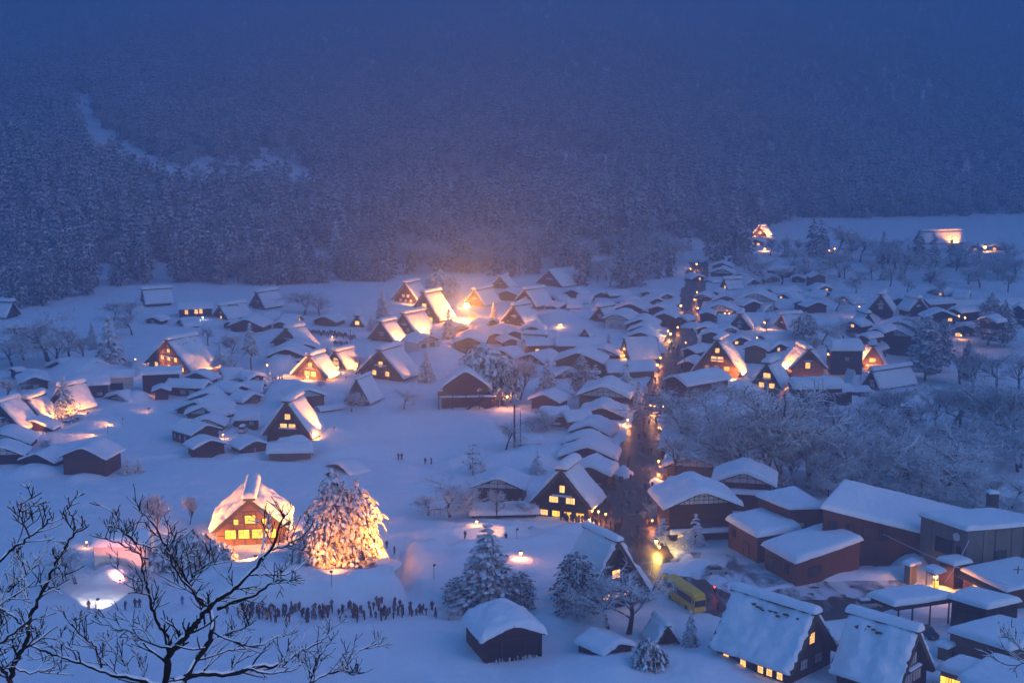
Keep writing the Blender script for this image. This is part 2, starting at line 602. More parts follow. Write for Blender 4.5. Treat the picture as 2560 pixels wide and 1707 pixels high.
# the village street: wet trodden asphalt
def ribbon(pts, hws, z, step=3.0, n=7):
    out = []
    for i in range(len(pts) - 1):
        a, b = pts[i], pts[i + 1]
        k = max(1, int((b - a).length / step))
        for j in range(k):
            t = j / k
            out.append((a.lerp(b, t), hws[i] + (hws[i + 1] - hws[i]) * t))
    out.append((pts[-1], hws[-1]))
    rows = []
    for i, (p, w) in enumerate(out):
        d = (out[min(i + 1, len(out) - 1)][0] - out[max(i - 1, 0)][0]).normalized()
        s = Vector((d.y, -d.x, 0))
        w = w * (1 + 0.12 * nz(p.x * 0.3, p.y * 0.3, 2))
        rows.append([(p.x + s.x * w * q, p.y + s.y * w * q, z + 0.04 * (1 - q * q)) for q in [(-1 + 2 * k / (n - 1)) for k in range(n)]])
    return rows
def slush(name, wet, snow_c, scale, lo, hi):
    m = mat(name, wet, 0.45, var=0.3, scale=0.7)
    n, l = m.node_tree.nodes, m.node_tree.links
    b = n['Principled BSDF']
    old = b.inputs['Base Color'].links[0].from_socket
    tc = n.new('ShaderNodeTexCoord')
    mp = n.new('ShaderNodeMapping')
    mp.inputs['Scale'].default_value = (1.0, 0.45, 1)
    l.new(tc.outputs['Object'], mp.inputs[0])
    tx = n.new('ShaderNodeTexNoise')
    tx.inputs['Scale'].default_value = scale
    tx.inputs['Detail'].default_value = 8
    tx.inputs['Distortion'].default_value = 1.2
    l.new(mp.outputs[0], tx.inputs['Vector'])
    mr = n.new('ShaderNodeMapRange')
    mr.inputs['From Min'].default_value = lo
    mr.inputs['From Max'].default_value = hi
    l.new(tx.outputs[0], mr.inputs[0])
    mx = n.new('ShaderNodeMix')
    mx.data_type = 'RGBA'
    l.new(mr.outputs[0], mx.inputs[0])
    l.new(old, mx.inputs[6])
    mx.inputs[7].default_value = (*snow_c, 1)
    l.new(mx.outputs[2], b.inputs['Base Color'])
    return m
M['slush'] = slush('slushy_asphalt', (0.065, 0.043, 0.032), (0.26, 0.30, 0.32), 0.35, 0.56, 0.75)
M['lot'] = slush('tracked_parking_snow', (0.16, 0.15, 0.16), (0.74, 0.76, 0.80), 0.22, 0.34, 0.52)
g = MB()
g.grid(ribbon(ROAD, [w + 1.0 for w in ROAD_HW], -0.12))
tag(g.build('village_road', M['slush'], smooth=True), 'wet dark village street trodden clear of snow', None, None, 'structure')
# ------------------------------------------------------------------ house builders
HOUSES = {}
REPORT = []

def frame(ua, va, vb, ub, vk, Lr, zoff=0.0, ztop=0.0):
    """stand a gable on the ground under a pixel; ridge runs to where the far end of the ridge is seen"""
    P0 = ground(ua, vb)
    za = z_for(P0, va) - ztop
    h = za - P0.z
    B = at_z(ub, vk, za + zoff)
    d = Vector((B.x - P0.x, B.y - P0.y, 0))
    L = max(Lr[0], min(Lr[1], d.length))
    d.normalize()
    rz = math.atan2(-d.x, d.y)
    return P0, h, L, rz, d

def facing_w(P0, d, wpx):
    """true width of a gable seen wpx pixels wide"""
    view = Vector((P0.x, P0.y, 0)).normalized()
    side = Vector((view.y, -view.x, 0))
    c = abs(Vector((d.y, -d.x, 0)).dot(side))
    return wpx / pxm(P0) / max(0.62, c)

def samples(a, b, r, step):
    n = max(2, int((b - a - 2 * r) / step))
    out = [a, a + 0.1 * r, a + 0.32 * r, a + 0.62 * r]
    out += [a + r + (b - a - 2 * r) * i / n for i in range(n + 1)]
    return out + [b - 0.62 * r, b - 0.32 * r, b - 0.1 * r, b]

def edge(d, r):
    if d >= r:
        return 1.0
    return math.sqrt(max(0.0, 1 - (1 - d / r) ** 2))

def roof_snow_mesh(w, za, ze, y0, y1, T, seed, step, rough=0.2, ridge_r=0.15, slide=0.0, steep=False, rag=0.08):
    hw = w / 2
    sl = math.hypot(hw, za - ze)
    nx_, nz_ = (za - ze) / sl, hw / sl
    r = min(0.9 * T, 0.25 * (y1 - y0), 0.3 * sl)
    qs = samples(-sl, sl, r, step)
    tys = samples(y0, y1, r, step * 1.2)
    rows = []
    for y in tys:
        row = []
        for s in qs:
            q = s / sl
            aq = math.sqrt(q * q + ridge_r * ridge_r) - ridge_r * 0.35 * (1 - abs(q))
            sg = max(-1, min(1, q / 0.12))
            x, z = q * hw, za - (za - ze) * min(1.0, aq)
            de, df = sl - abs(s), min(y - y0, y1 - y)
            t = T * edge(de, r) * edge(df, r)
            nn = nz(x * 0.35 + seed, y * 0.35, seed) + 0.5 * nz(x * 1.1, y * 1.1 + seed, 4)
            t *= 1 + rough * nn
            if slide:
                t *= 1 - slide * sm(0.1, 0.9, abs(q)) * 0.5
            jx = rag * nz(y * 1.7, seed, 1) * (1 if de < r else 0)
            jy = rag * 1.6 * nz(s * 1.7, seed, 2) * (1 if df < r else 0)
            row.append((x + (nx_ * sg * t if steep else 0.25 * t * sg * (1 - edge(de, r) * 0.5)) + jx, y + jy, z + (nz_ * t if steep else t)))
        rows.append(row)
    g = MB()
    g.grid(rows)
    return g

PANE = {}
def pane_mesh(kind):
    if kind not in PANE:
        g = MB()
        g.box(-0.5, 0.5, -0.02, 0.02, -0.5, 0.5)
        PANE[kind] = g.mesh('pane', M[kind])
    return PANE[kind]

def window(root, x, y, z, w, h, kind='lit', nx=1, ny=1, face='f', fm='wood', name='window'):
    """frame with its muntins, each pane a piece of its own"""
    t = max(0.05, min(0.10, w * 0.05))
    g = MB()
    g.box(-w / 2 - t, w / 2 + t, -0.10, 0.02, -h / 2 - t, -h / 2)
    g.box(-w / 2 - t, w / 2 + t, -0.10, 0.02, h / 2, h / 2 + t)
    g.box(-w / 2 - t, -w / 2, -0.10, 0.02, -h / 2, h / 2)
    g.box(w / 2, w / 2 + t, -0.10, 0.02, -h / 2, h / 2)
    b = t * 0.6
    for i in range(1, nx):
        xx = -w / 2 + w * i / nx
        g.box(xx - b / 2, xx + b / 2, -0.07, 0.02, -h / 2, h / 2)
    for j in range(1, ny):
        zz = -h / 2 + h * j / ny
        g.box(-w / 2, w / 2, -0.06, 0.02, zz - b / 2, zz + b / 2)
    o = g.build(name, M[fm], root)
    o.location = (x, y, z)
    o.rotation_euler = (0, 0, {'f': 0, 'r': math.pi / 2, 'l': -math.pi / 2, 'b': math.pi}[face])
    gx, gz = (b if nx > 1 else 0), (b if ny > 1 else 0)
    for i in range(nx):
        for j in range(ny):
            p = link('pane', pane_mesh(kind), o)
            p.location = (-w / 2 + w * (i + .5) / nx, -0.02, -h / 2 + h * (j + .5) / ny)
            p.scale = ((w - gx * (nx - 1)) / nx, 1, (h - gz * (ny - 1)) / ny)
    return o

def snow_slab(w, d, T, seed=0, step=0.6):
    """a rounded pad of snow w wide (x) and d deep (y), flat underside at z 0"""
    r = min(T * 0.9, 0.45 * w, 0.45 * d)
    xs, yy = samples(-w / 2, w / 2, r, step), samples(0, d, r, step)
    rows = []
    for y in yy:
        rows.append([(x + 0.05 * nz(y * 2, seed, 0), y, T * edge(min(x + w / 2, w / 2 - x), r) * edge(min(y, d - y), r) * (1 + 0.25 * nz(x * .5 + seed, y * .5, 2))) for x in xs])
    g = MB()
    g.grid(rows)
    return g

def lean_to(root, w, z, d, s, drop=0.5, T=0.5, y0=0.0, xc=0.0, snow=True, lod=0.7):
    """low skirt roof along the gable with its snow"""
    g = MB()
    g.add([(xc - w / 2, y0, z), (xc + w / 2, y0, z), (xc + w / 2, y0 - d, z - drop), (xc - w / 2, y0 - d, z - drop),
           (xc - w / 2, y0, z - .14), (xc + w / 2, y0, z - .14), (xc + w / 2, y0 - d, z - drop - .14), (xc - w / 2, y0 - d, z - drop - .14)],
          [(3, 2, 1, 0), (4, 5, 6, 7), (0, 1, 5, 4), (1, 2, 6, 5), (2, 3, 7, 6), (3, 0, 4, 7)])
    e = g.build('skirt_roof', M['wood'], root)
    if snow:
        sg = snow_slab(w + 0.2, d + 0.15, T, s, lod)
        sg.v = [(a + xc, y0 - b + 0.02, c + z - drop * min(1, b / d) + 0.003) for a, b, c in sg.v]
        sg.f = [f[::-1] for f in sg.f]
        sg.build('skirt_snow', M['snow'], e, smooth=True)
    return e

def chev(g, w, za, ze, th, y0, y1, mi=0, rough=0.0, seed=0, ny=1):
    """an inverted-V slab extruded along y"""
    hw = w / 2
    k = th * math.hypot(hw, za - ze) / hw
    prof_o = [(-hw, ze), (-hw * .66, ze + (za - ze) * .34), (-hw * .33, ze + (za - ze) * .67), (0, za), (hw * .33, ze + (za - ze) * .67), (hw * .66, ze + (za - ze) * .34), (hw, ze)]
    hi = hw - th * math.hypot(hw, za - ze) / (za - ze)
    prof_i = [(hi, ze), (hi * .66, ze + (za - k - ze) * .34), (hi * .33, ze + (za - k - ze) * .67), (0, za - k), (-hi * .33, ze + (za - k - ze) * .67), (-hi * .66, ze + (za - k - ze) * .34), (-hi, ze)]
    prof = prof_o + prof_i
    n = len(prof)
    rings = []
    for j in range(ny + 1):
        y = y0 + (y1 - y0) * j / ny
        ring = []
        for i, (x, z) in enumerate(prof):
            dy = rough * nz(x * 1.3 + seed, z * 1.3, j) if j in (0, ny) else 0
            ring.append((x + rough * .5 * nz(z + seed, y, 3), y + dy, z))
        rings.append(ring)
    o = len(g.v)
    for r in rings:
        g.v += r
    for j in range(ny):
        for i in range(n):
            i2 = (i + 1) % n
            g.f.append((o + j * n + i, o + j * n + i2, o + (j + 1) * n + i2, o + (j + 1) * n + i))
            g.m.append(mi)
    for j, fl in ((0, False), (ny, True)):
        for i in range(6):
            q = (o + j * n + i, o + j * n + i + 1, o + j * n + 12 - i, o + j * n + 13 - i)
            g.f.append(q[::-1] if not fl else q)
            g.m.append(mi)

def gable_prism(g, ww, za, hs, y0, y1, sx, z0=-1.5, mi=0):
    """walls with their gables: ww wide, wall plate at hs, slope meets za"""
    h = ww / 2
    V = [(-h, y0, z0), (h, y0, z0), (h, y0, hs), (0, y0, za), (-h, y0, hs), (-h, y1, z0), (h, y1, z0), (h, y1, hs), (0, y1, za), (-h, y1, hs)]
    g.add(V, [(0, 1, 2, 3, 4), (9, 8, 7, 6, 5), (1, 6, 7, 2), (5, 0, 4, 9), (2, 7, 8, 3), (4, 3, 8, 9)], mi)

def gassho(label, ua, va, vb, wpx, ub, vk, wm=None, Lr=(7, 19), wall='wood', T=0.45, tiers=None, skirt=True, cap=1.0, rzd=None, Lm=None,
           top=False, name='thatched_farmhouse', group='steep thatched farmhouses under snow', ze=None, capbare=True, patches=0, steepcat='farmhouse', hmax=None):
    P0, h, L, rz, d = frame(ua, va, vb, ub, vk, Lr, 1.2 * cap, 1.2 * cap if top else 0)
    w = wm or facing_w(P0, d, wpx)
    s = pxm(P0)
    if rzd is not None:
        rz = math.radians(rzd)
        d = Vector((-math.sin(rz), math.cos(rz), 0))
    L = Lm or max(Lr[0] - 1.0, L - 1.8)
    P0 = P0 + d * 0.8
    P0.z -= 0.3
    h += 0.3
    if hmax:
        h = min(h, hmax)
    root = thing(name, label, steepcat, P0, rz, group)
    REPORT.append(('G', label[:34], round(w, 1), round(h, 1), round(L, 1), round(math.degrees(rz)), round(P0.x), round(P0.y), round(s, 1)))
    seed = len(REPORT) * 3.7
    lod = 0.45 if s > 12 else (0.7 if s > 8 else 1.1)
    ze = (0.14 * h) if ze is None else ze
    th = min(0.75, w * 0.07)
    ov = 0.9
    # walls
    g = MB()
    ww = w - 2 * th * 1.5
    sl = (h - ze) / (w / 2)
    za_in = h - th * 1.6
    hs = za_in - sl * ww / 2
    gable_prism(g, ww, za_in, max(0.6, hs), 0, L, w)
    g.build('wall', M[wall], root)
    # thatch
    g = MB()
    chev(g, w, h, ze, th, -ov, L + ov, rough=0.10 if s > 8 else 0.05, seed=seed, ny=4)
    rf = g.build('thatch_roof', M['thatch'], root)
    g = roof_snow_mesh(w + 0.15, h + 0.02, ze, -ov + 0.12, L + ov - 0.12, T, seed, lod, 1.1 if s > 14 else 0.6, 0.03, steep=True, rag=0.3 if s > 14 else 0.2)
    g.build('roof_snow', M['snow'], rf, smooth=True)
    # ridge: straw roll with its loaf of snow
    if cap:
        g = MB()
        n = 9
        rows = []
        for j in range(7):
            y = -ov - 0.25 + (L + 2 * ov + 0.5) * j / 6
            rows.append([(1.05 * cap * math.cos(a), y, h - 0.05 + 0.75 * cap * math.sin(a)) for a in [math.pi * (-0.08 + 1.16 * k / (n - 1)) for k in range(n)]])
        g.grid(rows, flip=True)
        for j in (0, 6):
            o = len(g.v)
            g.v += rows[j]
            g.f.append(tuple(o + k for k in (range(n) if j == 0 else range(n - 1, -1, -1))))
            g.m.append(0)
        rr = g.build('ridge', M['thatch'], root)
        rows = []
        ysamp = samples(-ov - 0.45, L + ov + 0.45, 0.6, 1.0)
        n = 11
        for y in ysamp:
            e = edge(min(y + ov + 0.45, L + ov + 0.45 - y), 0.6)
            k = 1 + 0.18 * nz(y * 0.5, seed, 7)
            rows.append([(1.32 * cap * (0.35 + 0.65 * e) * math.cos(a) + 0.1 * nz(y, seed, 3), y, h + 0.22 * cap + 1.12 * cap * e * k * max(-0.05, math.sin(a))) for a in [math.pi * (1.02 - 1.04 * q / (n - 1)) for q in range(n)]])
        g = MB()
        g.grid(rows)
        g.build('ridge_snow', M['snow'], rr, smooth=True)
    # gable dressing
    g = MB()
    def half(z):
        return max(0.1, (za_in - z) / sl - 0.12)
    for fz in (0.24, 0.50, 0.72):
        z = fz * h
        hw_ = min(ww / 2, half(z))
        g.box(-hw_, hw_, -0.07, 0.0, z - 0.09, z + 0.09)
    for fx in (-0.5, -0.17, 0.17, 0.5):
        x = fx * ww / 2
        zt = min(za_in - abs(x) * sl - 0.15, h * 0.72)
        g.box(x - 0.07, x + 0.07, -0.055, 0.0, 0, zt)
    g.build('timber_frame', M['wood'], root)
    if tiers is None:
        tiers = [(0.61, 1, 0.9, 'paper'), (0.36, 2, 1.1, 'paper')]
    for tr in tiers:
        fz, n, size, kind = tr[:4]
        spread = tr[4] if len(tr) > 4 else 0.5
        nx, ny = (tr[5] if len(tr) > 5 else ((2, 2) if s > 9 and size > 0.8 else (1, 1)))
        z = fz * h
        sp = min(ww / 2, half(z + size * .5)) * spread
        for i in range(n):
            x = 0 if n == 1 else -sp + 2 * sp * i / (n - 1)
            wd = size * (tr[6] if len(tr) > 6 else 1.15)
            kd = kind if isinstance(kind, str) else kind[i]
            window(root, x, -0.09, z, wd, size, kd, nx, ny)
    if skirt:
        z = skirt if isinstance(skirt, float) and skirt > 0.05 else 0.49 * h
        lean_to(root, min(ww, 2 * half(z)) * 0.55, z, 0.55, seed, 0.12, 0.2, y0=-0.03, lod=0.4)
    if patches:
        # holes melted through the snow where the thatch shows, below the ridge
        rr_ = random.Random(int(seed * 10))
        side = -1 if patches < 0 else 1
        for i in range(abs(patches)):
            y = L * (0.1 + 0.8 * (i + rr_.random() * .6) / abs(patches))
            q = rr_.uniform(0.16, 0.24)
            nn = Vector((side * sl, 0, 1)).normalized()
            c = Vector((side * w / 2 * q, y, h - (h - ze) * q)) + nn * (T * 1.06 + 0.02)
            u = Vector((0, 1, 0))
            v = nn.cross(u)
            g = MB()
            k = 7
            a_, b_ = rr_.uniform(.35, .8), rr_.uniform(.12, .28)
            ring = [c + u * a_ * math.cos(6.283 * t / k) * rr_.uniform(.6, 1.2) + v * b_ * math.sin(6.283 * t / k) * rr_.uniform(.6, 1.2) for t in range(k)]
            g.add([c + nn * 0.06] + ring + [c - nn * 0.3], [(0, 1 + t, 1 + (t + 1) % k) for t in range(k)] + [(k + 1, 1 + (t + 1) % k, 1 + t) for t in range(k)])
            g.build('bare_thatch', M['thatch'], rf)
    HOUSES[label] = (root, w, h, L, ww, d)
    return root

def low(label, ua, va, vb, wpx, ub, vk, wm=None, Lr=(4, 18), wall='wood', T=0.75, pitch=0.42, gable=None, win=(), side=(), skirt=None,
        name='village_house', cat='house', group='low village houses under thick snow', over=0.7, ridge_r=0.12, roofm='wood', he=None, wh=None, top=False):
    P0, h, L, rz, d = frame(ua, va, vb, ub, vk, Lr, T * 0.9, T * 0.9 if top else 0)
    w = wm or facing_w(P0, d, wpx)
    s = pxm(P0)
    P0.z -= 0.25
    h += 0.25
    root = thing(name, label, cat, P0, rz, group)
    REPORT.append(('K', label[:34], round(w, 1), round(h, 1), round(L, 1), round(math.degrees(rz)), round(P0.x), round(P0.y), round(s, 1)))
    seed = len(REPORT) * 2.3
    lod = 0.5 if s > 12 else (0.8 if s > 8 else 1.2)
    ze = max(0.45, h - pitch * w / 2) if he is None else he
    sl = (h - ze) / (w / 2)
    ww = w - 2 * over
    g = MB()
    gable_prism(g, ww, h - 0.2, max(0.3, h - 0.2 - sl * ww / 2), 0, L, w)
    g.build('wall', M[wall], root)
    g = MB()
    chev(g, w, h, ze, 0.16, -over, L + over)
    rf = g.build('roof', M[roofm], root)
    if T:
        g = roof_snow_mesh(w + 0.5, h + 0.02, ze + 0.02, -over - 0.15, L + over + 0.15, T, seed, lod, 0.45, ridge_r, rag=0.2)
        g.build('roof_snow', M['snow'], rf, smooth=True)
    # timber on the gable
    hs = h - 0.2 - sl * ww / 2
    g = MB()
    g.box(-ww / 2, ww / 2, -0.08, 0, hs - 0.12, hs + 0.06)
    for x in (-ww / 2 + .08, ww / 2 - .08):
        g.box(x - .08, x + .08, -0.06, 0, 0, hs - 0.12)
    if gable in ('grid', 'panel', 'white'):
        n = {'grid': max(6, int(ww / 0.95)), 'panel': max(4, int(ww / 1.5)), 'white': 1}[gable]
        m_ = 0.10
        for i in range(1, n):
            x = -ww / 2 + ww * i / n
            zt = h - 0.35 - abs(x) * sl
            if zt > hs + .15:
                g.box(x - m_ / 2, x + m_ / 2, -0.07, 0, hs + .06, zt)
        zrows = [hs + 0.06]
        while gable == 'grid' and zrows[-1] + 0.75 < h - 0.6:
            zrows.append(zrows[-1] + 0.72)
        if gable == 'panel' and (h - hs) > 1.5:
            zrows.append(hs + 0.06 + (h - hs) * 0.40)
        for z in zrows[1:]:
            hw_ = (h - 0.3 - z) / sl
            g.box(-hw_, hw_, -0.065, 0, z - m_ / 2, z + m_ / 2)
        for i in range(n):
            xa, xb = -ww / 2 + ww * i / n + m_ / 2, -ww / 2 + ww * (i + 1) / n - m_ / 2
            for j, z in enumerate(zrows):
                z0 = z + (m_ / 2 if j else 0)
                z1 = (zrows[j + 1] - m_ / 2) if j + 1 < len(zrows) else 1e9
                top = lambda x: min(z1, h - 0.42 - abs(x) * sl)
                xs = [xa, xb] if xa * xb >= 0 else [xa, 0, xb]
                lim = (h - 0.42 - z0 - 0.08) / sl
                xs = sorted(set([max(-lim, min(lim, x)) for x in xs]))
                if len(xs) < 2 or xs[-1] - xs[0] < 0.15:
                    continue
                pts = [(x, z0) for x in xs] + [(x, top(x)) for x in reversed(xs)]
                k = len(pts)
                pm = MB()
                pm.add([(x, -0.04, zz) for x, zz in pts] + [(x, 0.02, zz) for x, zz in pts],
                       [tuple(range(k))] + [(a, a + k, (a + 1) % k + k, (a + 1) % k) for a in range(k)])
                pm.build('plaster_panel', M['plaster'], root)
    g.build('timber_frame', M['wood'], root)
    for x, z, a, b, kind, nx, ny in win:
        window(root, x * ww / 2, -0.09, z, a, b, kind, nx, ny)
    vis = 1 if Vector((d.y, -d.x, 0)).dot(Vector((-P0.x, -P0.y, 0))) > 0 else -1
    for y, z, a, b, kind, nx, ny in side:
        window(root, vis * (ww / 2 + 0.09), y * L, z, a, b, kind, nx, ny, face='r' if vis > 0 else 'l')
    if skirt:
        z, dp = skirt
        lean_to(root, ww, z, dp, seed, 0.35, T * 0.6, lod=lod)
    HOUSES[label] = (root, w, h, L, ww, d)
    return root
# ------------------------------------------------------------------ the steep thatched farmhouses
Lw, B_ = 'lit', 'litbright'
gassho('floodlit thatched farmhouse beside the huge lit pine, all windows yellow', 627, 1247, 1366, 196, 634, 1180, wall='warmwood',
       T=0.8, cap=1.1, ze=3.3, skirt=False, Lr=(9, 14),
       tiers=[(0.565, 1, 1.55, B_, 0.5, (3, 3), 1.3), (0.52, 2, 1.0, B_, 0.80, (2, 2), 0.85), (0.27, 4, 1.75, B_, 0.66, (2, 3), 1.15)])
gassho('floodlit thatched farmhouse with three tiers of lit windows, left edge of the village', 419, 850, 928, 122, 491, 828, wall='warmwood', T=0.55,
       tiers=[(0.66, 1, 1.0, Lw, .5, (2, 1), 1.4), (0.42, 3, 1.3, Lw, 0.62, (2, 2), 1.1), (0.16, 3, 1.3, Lw, 0.72, (2, 2), 1.2)], patches=5)
gassho('thatched house side on below the dark pines with one lit gable window', 357, 724, 765, 0, 428, 712, wm=9.5, T=0.6, tiers=[(0.3, 1, 1.6, Lw)], Lr=(9, 15), ze=1.5)
gassho('small thatched house with bare patches under its ridge and a tiny lit window', 549, 764, 797, 46, 613, 748, T=0.6, tiers=[(0.5, 1, 1.2, 'paper'), (0.16, 1, 0.9, Lw)], patches=6)
gassho('unlit thatched house against the forest left of the round white tree', 642, 731, 772, 38, 693, 716, wm=10, T=0.7, tiers=[(0.4, 1, 1.1, 'paper')])
gassho('thatched house half buried by a big snow roof with lit right slope', 716, 821, 870, 82, 738, 808, tiers=[(0.42, 1, 1.6, 'paper', .5, (2, 2))], T=0.6)
gassho('brightest floodlit thatched house with glowing orange gable and porch', 773, 889, 948, 92, 806, 868, wall='warmwood', T=0.7,
       tiers=[(0.58, 1, 1.7, Lw, .5, (2, 3), 0.8), (0.25, 2, 1.5, Lw, 0.3, (2, 2), 1.2)], patches=0)
gassho('thatched house tucked close behind the brightest floodlit one', 837, 878, 922, 56, 866, 862, wall='warmwood', tiers=[(0.42, 1, 2.2, Lw, .5, (2, 3), 1.0)])
gassho('tall dark thatched farmhouse with brightly lit right roof slope', 949, 875, 948, 118, 997, 852, T=0.5,
       tiers=[(0.52, 1, 1.6, Lw, .5, (2, 2), 0.9), (0.22, 2, 1.4, Lw, 0.42, (2, 2), 1.0)])
gassho('thatched house with floodlit right slope just below the hilltop group', 951, 805, 856, 66, 978, 790, tiers=[(0.45, 1, 1.5, 'paper', .5, (2, 2)), ])
gassho('thatched house with wide floodlit roof in the middle of the hilltop group', 1008, 784, 836, 62, 1059, 766, wall='warmwood', tiers=[(0.5, 1, 1.3, 'paper'), (0.25, 2, 1.4, 'paper')])
gassho('tall thatched house with lit roof closest to the dazzling floodlight', 1058, 732, 806, 80, 1099, 716, tiers=[(0.56, 1, 1.7, Lw), (0.36, 2, 1.2, 'paper'), (0.14, 2, 1.5, Lw)])
gassho('temple hall with white gable carving and broad snowy skirt roof', 1012, 707, 757, 68, 1045, 693, tiers=[(0.36, 2, 1.2, 'plaster', .35), (0.14, 3, 0.9, 'plaster', .5)], name='temple_hall', steepcat='temple', group=None, skirt=False)
gassho('tiny snow capped thatched shed alone on the slope, one pale window', 892, 790, 818, 40, 896, 779, tiers=[(0.4, 1, 1.3, Lw)], T=0.8, Lr=(4, 7), skirt=False, name='thatched_shed', steepcat='shed')
gassho('lone thatched house with floodlit right slope right of the dazzling light', 1283, 764, 814, 64, 1309, 752, tiers=[(0.5, 1, 1.5, 'paper'), (0.2, 2, 0.8, 'paper', .8)])
gassho('unlit thatched house behind the lone floodlit one, long ridge to the right', 1311, 724, 768, 62, 1359, 711, tiers=[(0.5, 1, 1.6, 'paper'), (0.28, 1, 1.6, 'paper')])
gassho('big hazy thatched house at the forest edge above the street', 1372, 677, 716, 66, 1438, 665, T=0.4, cap=0.5, wall='brown', tiers=[(0.5, 1, 1.0, 'paper')])
gassho('thatched house drowned in the orange glow of the dazzling floodlight', 1185, 725, 766, 52, 1228, 709, wall='warmwood', tiers=[(0.5, 1, 1.2, 'paper')])
gassho('hazy hip and gable house above the dazzling floodlight', 1249, 693, 722, 54, 1262, 684, T=0.6, cap=0.7, tiers=[(0.5, 1, 0.8, 'plaster')])
gassho('slim thatched house left of the street with a long bright verge', 1497, 768, 806, 48, 1523, 755, tiers=[(0.42, 1, 1.5, 'paper')])
gassho('doll size thatched gable poking out of a snow roof left of the street', 1461, 824, 842, 28, 1465, 818, tiers=[(0.45, 2, 0.5, 'plaster', .5)], Lr=(3, 5), cap=0.5, skirt=False, name='thatched_shed', steepcat='shed')
gassho('narrow thatched house with a lit orange window above the twin lamps', 1311, 834, 872, 40, 1328, 826, tiers=[(0.4, 1, 1.4, Lw)])
gassho('thatched farmhouse with blazing right slope just right of the street', 1790, 850, 944, 124, 1813, 829, T=0.55,
       tiers=[(0.72, 1, 1.35, Lw, .5, (2, 2), .9), (0.50, 2, 1.5, Lw, 0.35, (2, 2), 1.1), (0.27, 3, 1.2, [ 'paper', 'paper', Lw], .6, (2, 2))])
gassho('dim thatched house above the blazing one, ridge straight back', 1848, 785, 826, 62, 1853, 770, tiers=[(0.55, 1, 0.9, 'paper'), (0.28, 1, 1.2, 'paper')], T=0.6)
gassho('small far thatched house with one lit window beside the upper street', 1809, 698, 722, 32, 1837, 690, tiers=[(0.2, 1, 1.6, Lw)], skirt=False)
gassho('plain dim thatched gable left of the frosted grove', 1952, 786, 822, 50, 1969, 777, tiers=[(0.45, 1, 0.8, 'paper')], T=0.6)
gassho('thatched house with floodlit left slope and one pale window', 2021, 873, 930, 96, 2003, 853, wall='warmwood', T=0.7, Lr=(8, 14), tiers=[(0.30, 1, 1.8, Lw, .5, (2, 2), 0.85)])
gassho('narrow thatched house with lumpy blazing left verge', 2180, 864, 930, 66, 2179, 842, wall='warmwood', T=1.2, cap=1.2, Lr=(6, 10), tiers=[(0.46, 1, 1.3, Lw, .5, (3, 1), 1.5)], ze=2.2, skirt=2.6)
gassho('dark thatched house with long lumpy ridge at the edge of the ravine', 2176, 927, 974, 54, 2277, 903, wm=8, T=0.6, tiers=[(0.3, 1, 1.5, 'paper', .5, (2, 1))], patches=0, Lr=(10, 18))
gassho('dim thatched house right of the frosted grove with domed cap', 2200, 736, 783, 64, 2208, 724, T=0.7, tiers=[(0.6, 1, 1.0, 'paper'), (0.32, 1, 1.5, 'paper')])
gassho('dim thatched house at the far right with ridge running left', 2298, 747, 780, 50, 2270, 733, T=0.7, tiers=[(0.5, 1, 1.2, 'plaster')])
gassho('thatched house behind the big bare tree with two lit windows', 1914, 908, 980, 84, 1934, 888, T=0.8, cap=1.2, wall='warmwood', tiers=[(0.55, 1, 1.9, Lw, .5, (2, 2)), (0.25, 2, 1.4, Lw)])
gassho('small dark thatched gable under the frosted lamp post', 2170, 784, 812, 34, 2160, 772, tiers=[(0.4, 1, 1.0, 'paper')], skirt=False)
gassho('big dark thatched farmhouse in the open snow with a lit streak down its right slope', 718, 1004, 1104, 126, 750, 972, T=0.7, skirt=0.36 * 10,
       tiers=[(0.62, 1, 1.35, Lw, .5, (3, 3), 1.05), (0.38, 2, 1.45, Lw, 0.34, (2, 2), 1.2)], patches=0)
gassho('thatched restaurant with bright ground floor windows beside the street', 1402, 1174, 1296, 158, 1434, 1134, T=0.6, cap=1.15, ze=2.9, Lr=(8, 13), skirt=0.50 * 10,
       tiers=[(0.60, 1, 1.45, Lw, .5, (2, 1), .72), (0.38, 2, 1.25, Lw, 0.44, (4, 1), 1.5), (0.10, 4, 1.15, [Lw, B_, B_, B_], 0.68, (3, 1), 1.4)])
gassho('nearest thatched farmhouse with a glowing latticed gable window', 2036, 1532, 1690, 0, 1812, 1462, wm=13.2, rzd=45, Lm=13.2, T=0.65, cap=0.85, Lr=(15, 21), ze=2.5, skirt=False,
       tiers=[(0.60, 1, 1.65, Lw, .5, (4, 4), .8), (0.25, 2, 1.5, 'paper', .4, (3, 2), 1.2)], patches=-11)
gassho('nearest thatched farmhouse with white paper windows in the bottom right corner', 2290, 1576, 1735, 0, 2120, 1506, wm=11.4, rzd=47, Lm=9.6, T=0.8, cap=0.85, Lr=(13, 18), ze=2.2, skirt=0.40 * 11,
       tiers=[(0.56, 1, 1.7, 'paper', .5, (3, 1), 1.1), (0.28, 2, 1.6, 'paper', 0.34, (3, 1), 1.5)], patches=-12)
gassho('big snow slope roof house behind the two dark conifers, windows glowing', 1545, 1352, 1524, 0, 1500, 1318, wm=15.0, T=0.7, cap=0.7, Lr=(9, 14), ze=1.2, skirt=False,
       tiers=[(0.52, 1, 1.4, Lw, .5, (2, 2)), (0.24, 3, 1.4, Lw, 0.4, (3, 3))])
gassho('low thatched shed beside the bus with a ragged straw gable', 1669, 1563, 1616, 62, 1636, 1526, T=0.7, cap=0.5, Lr=(4, 8), skirt=False, tiers=[], name='thatched_shed', steepcat='shed')
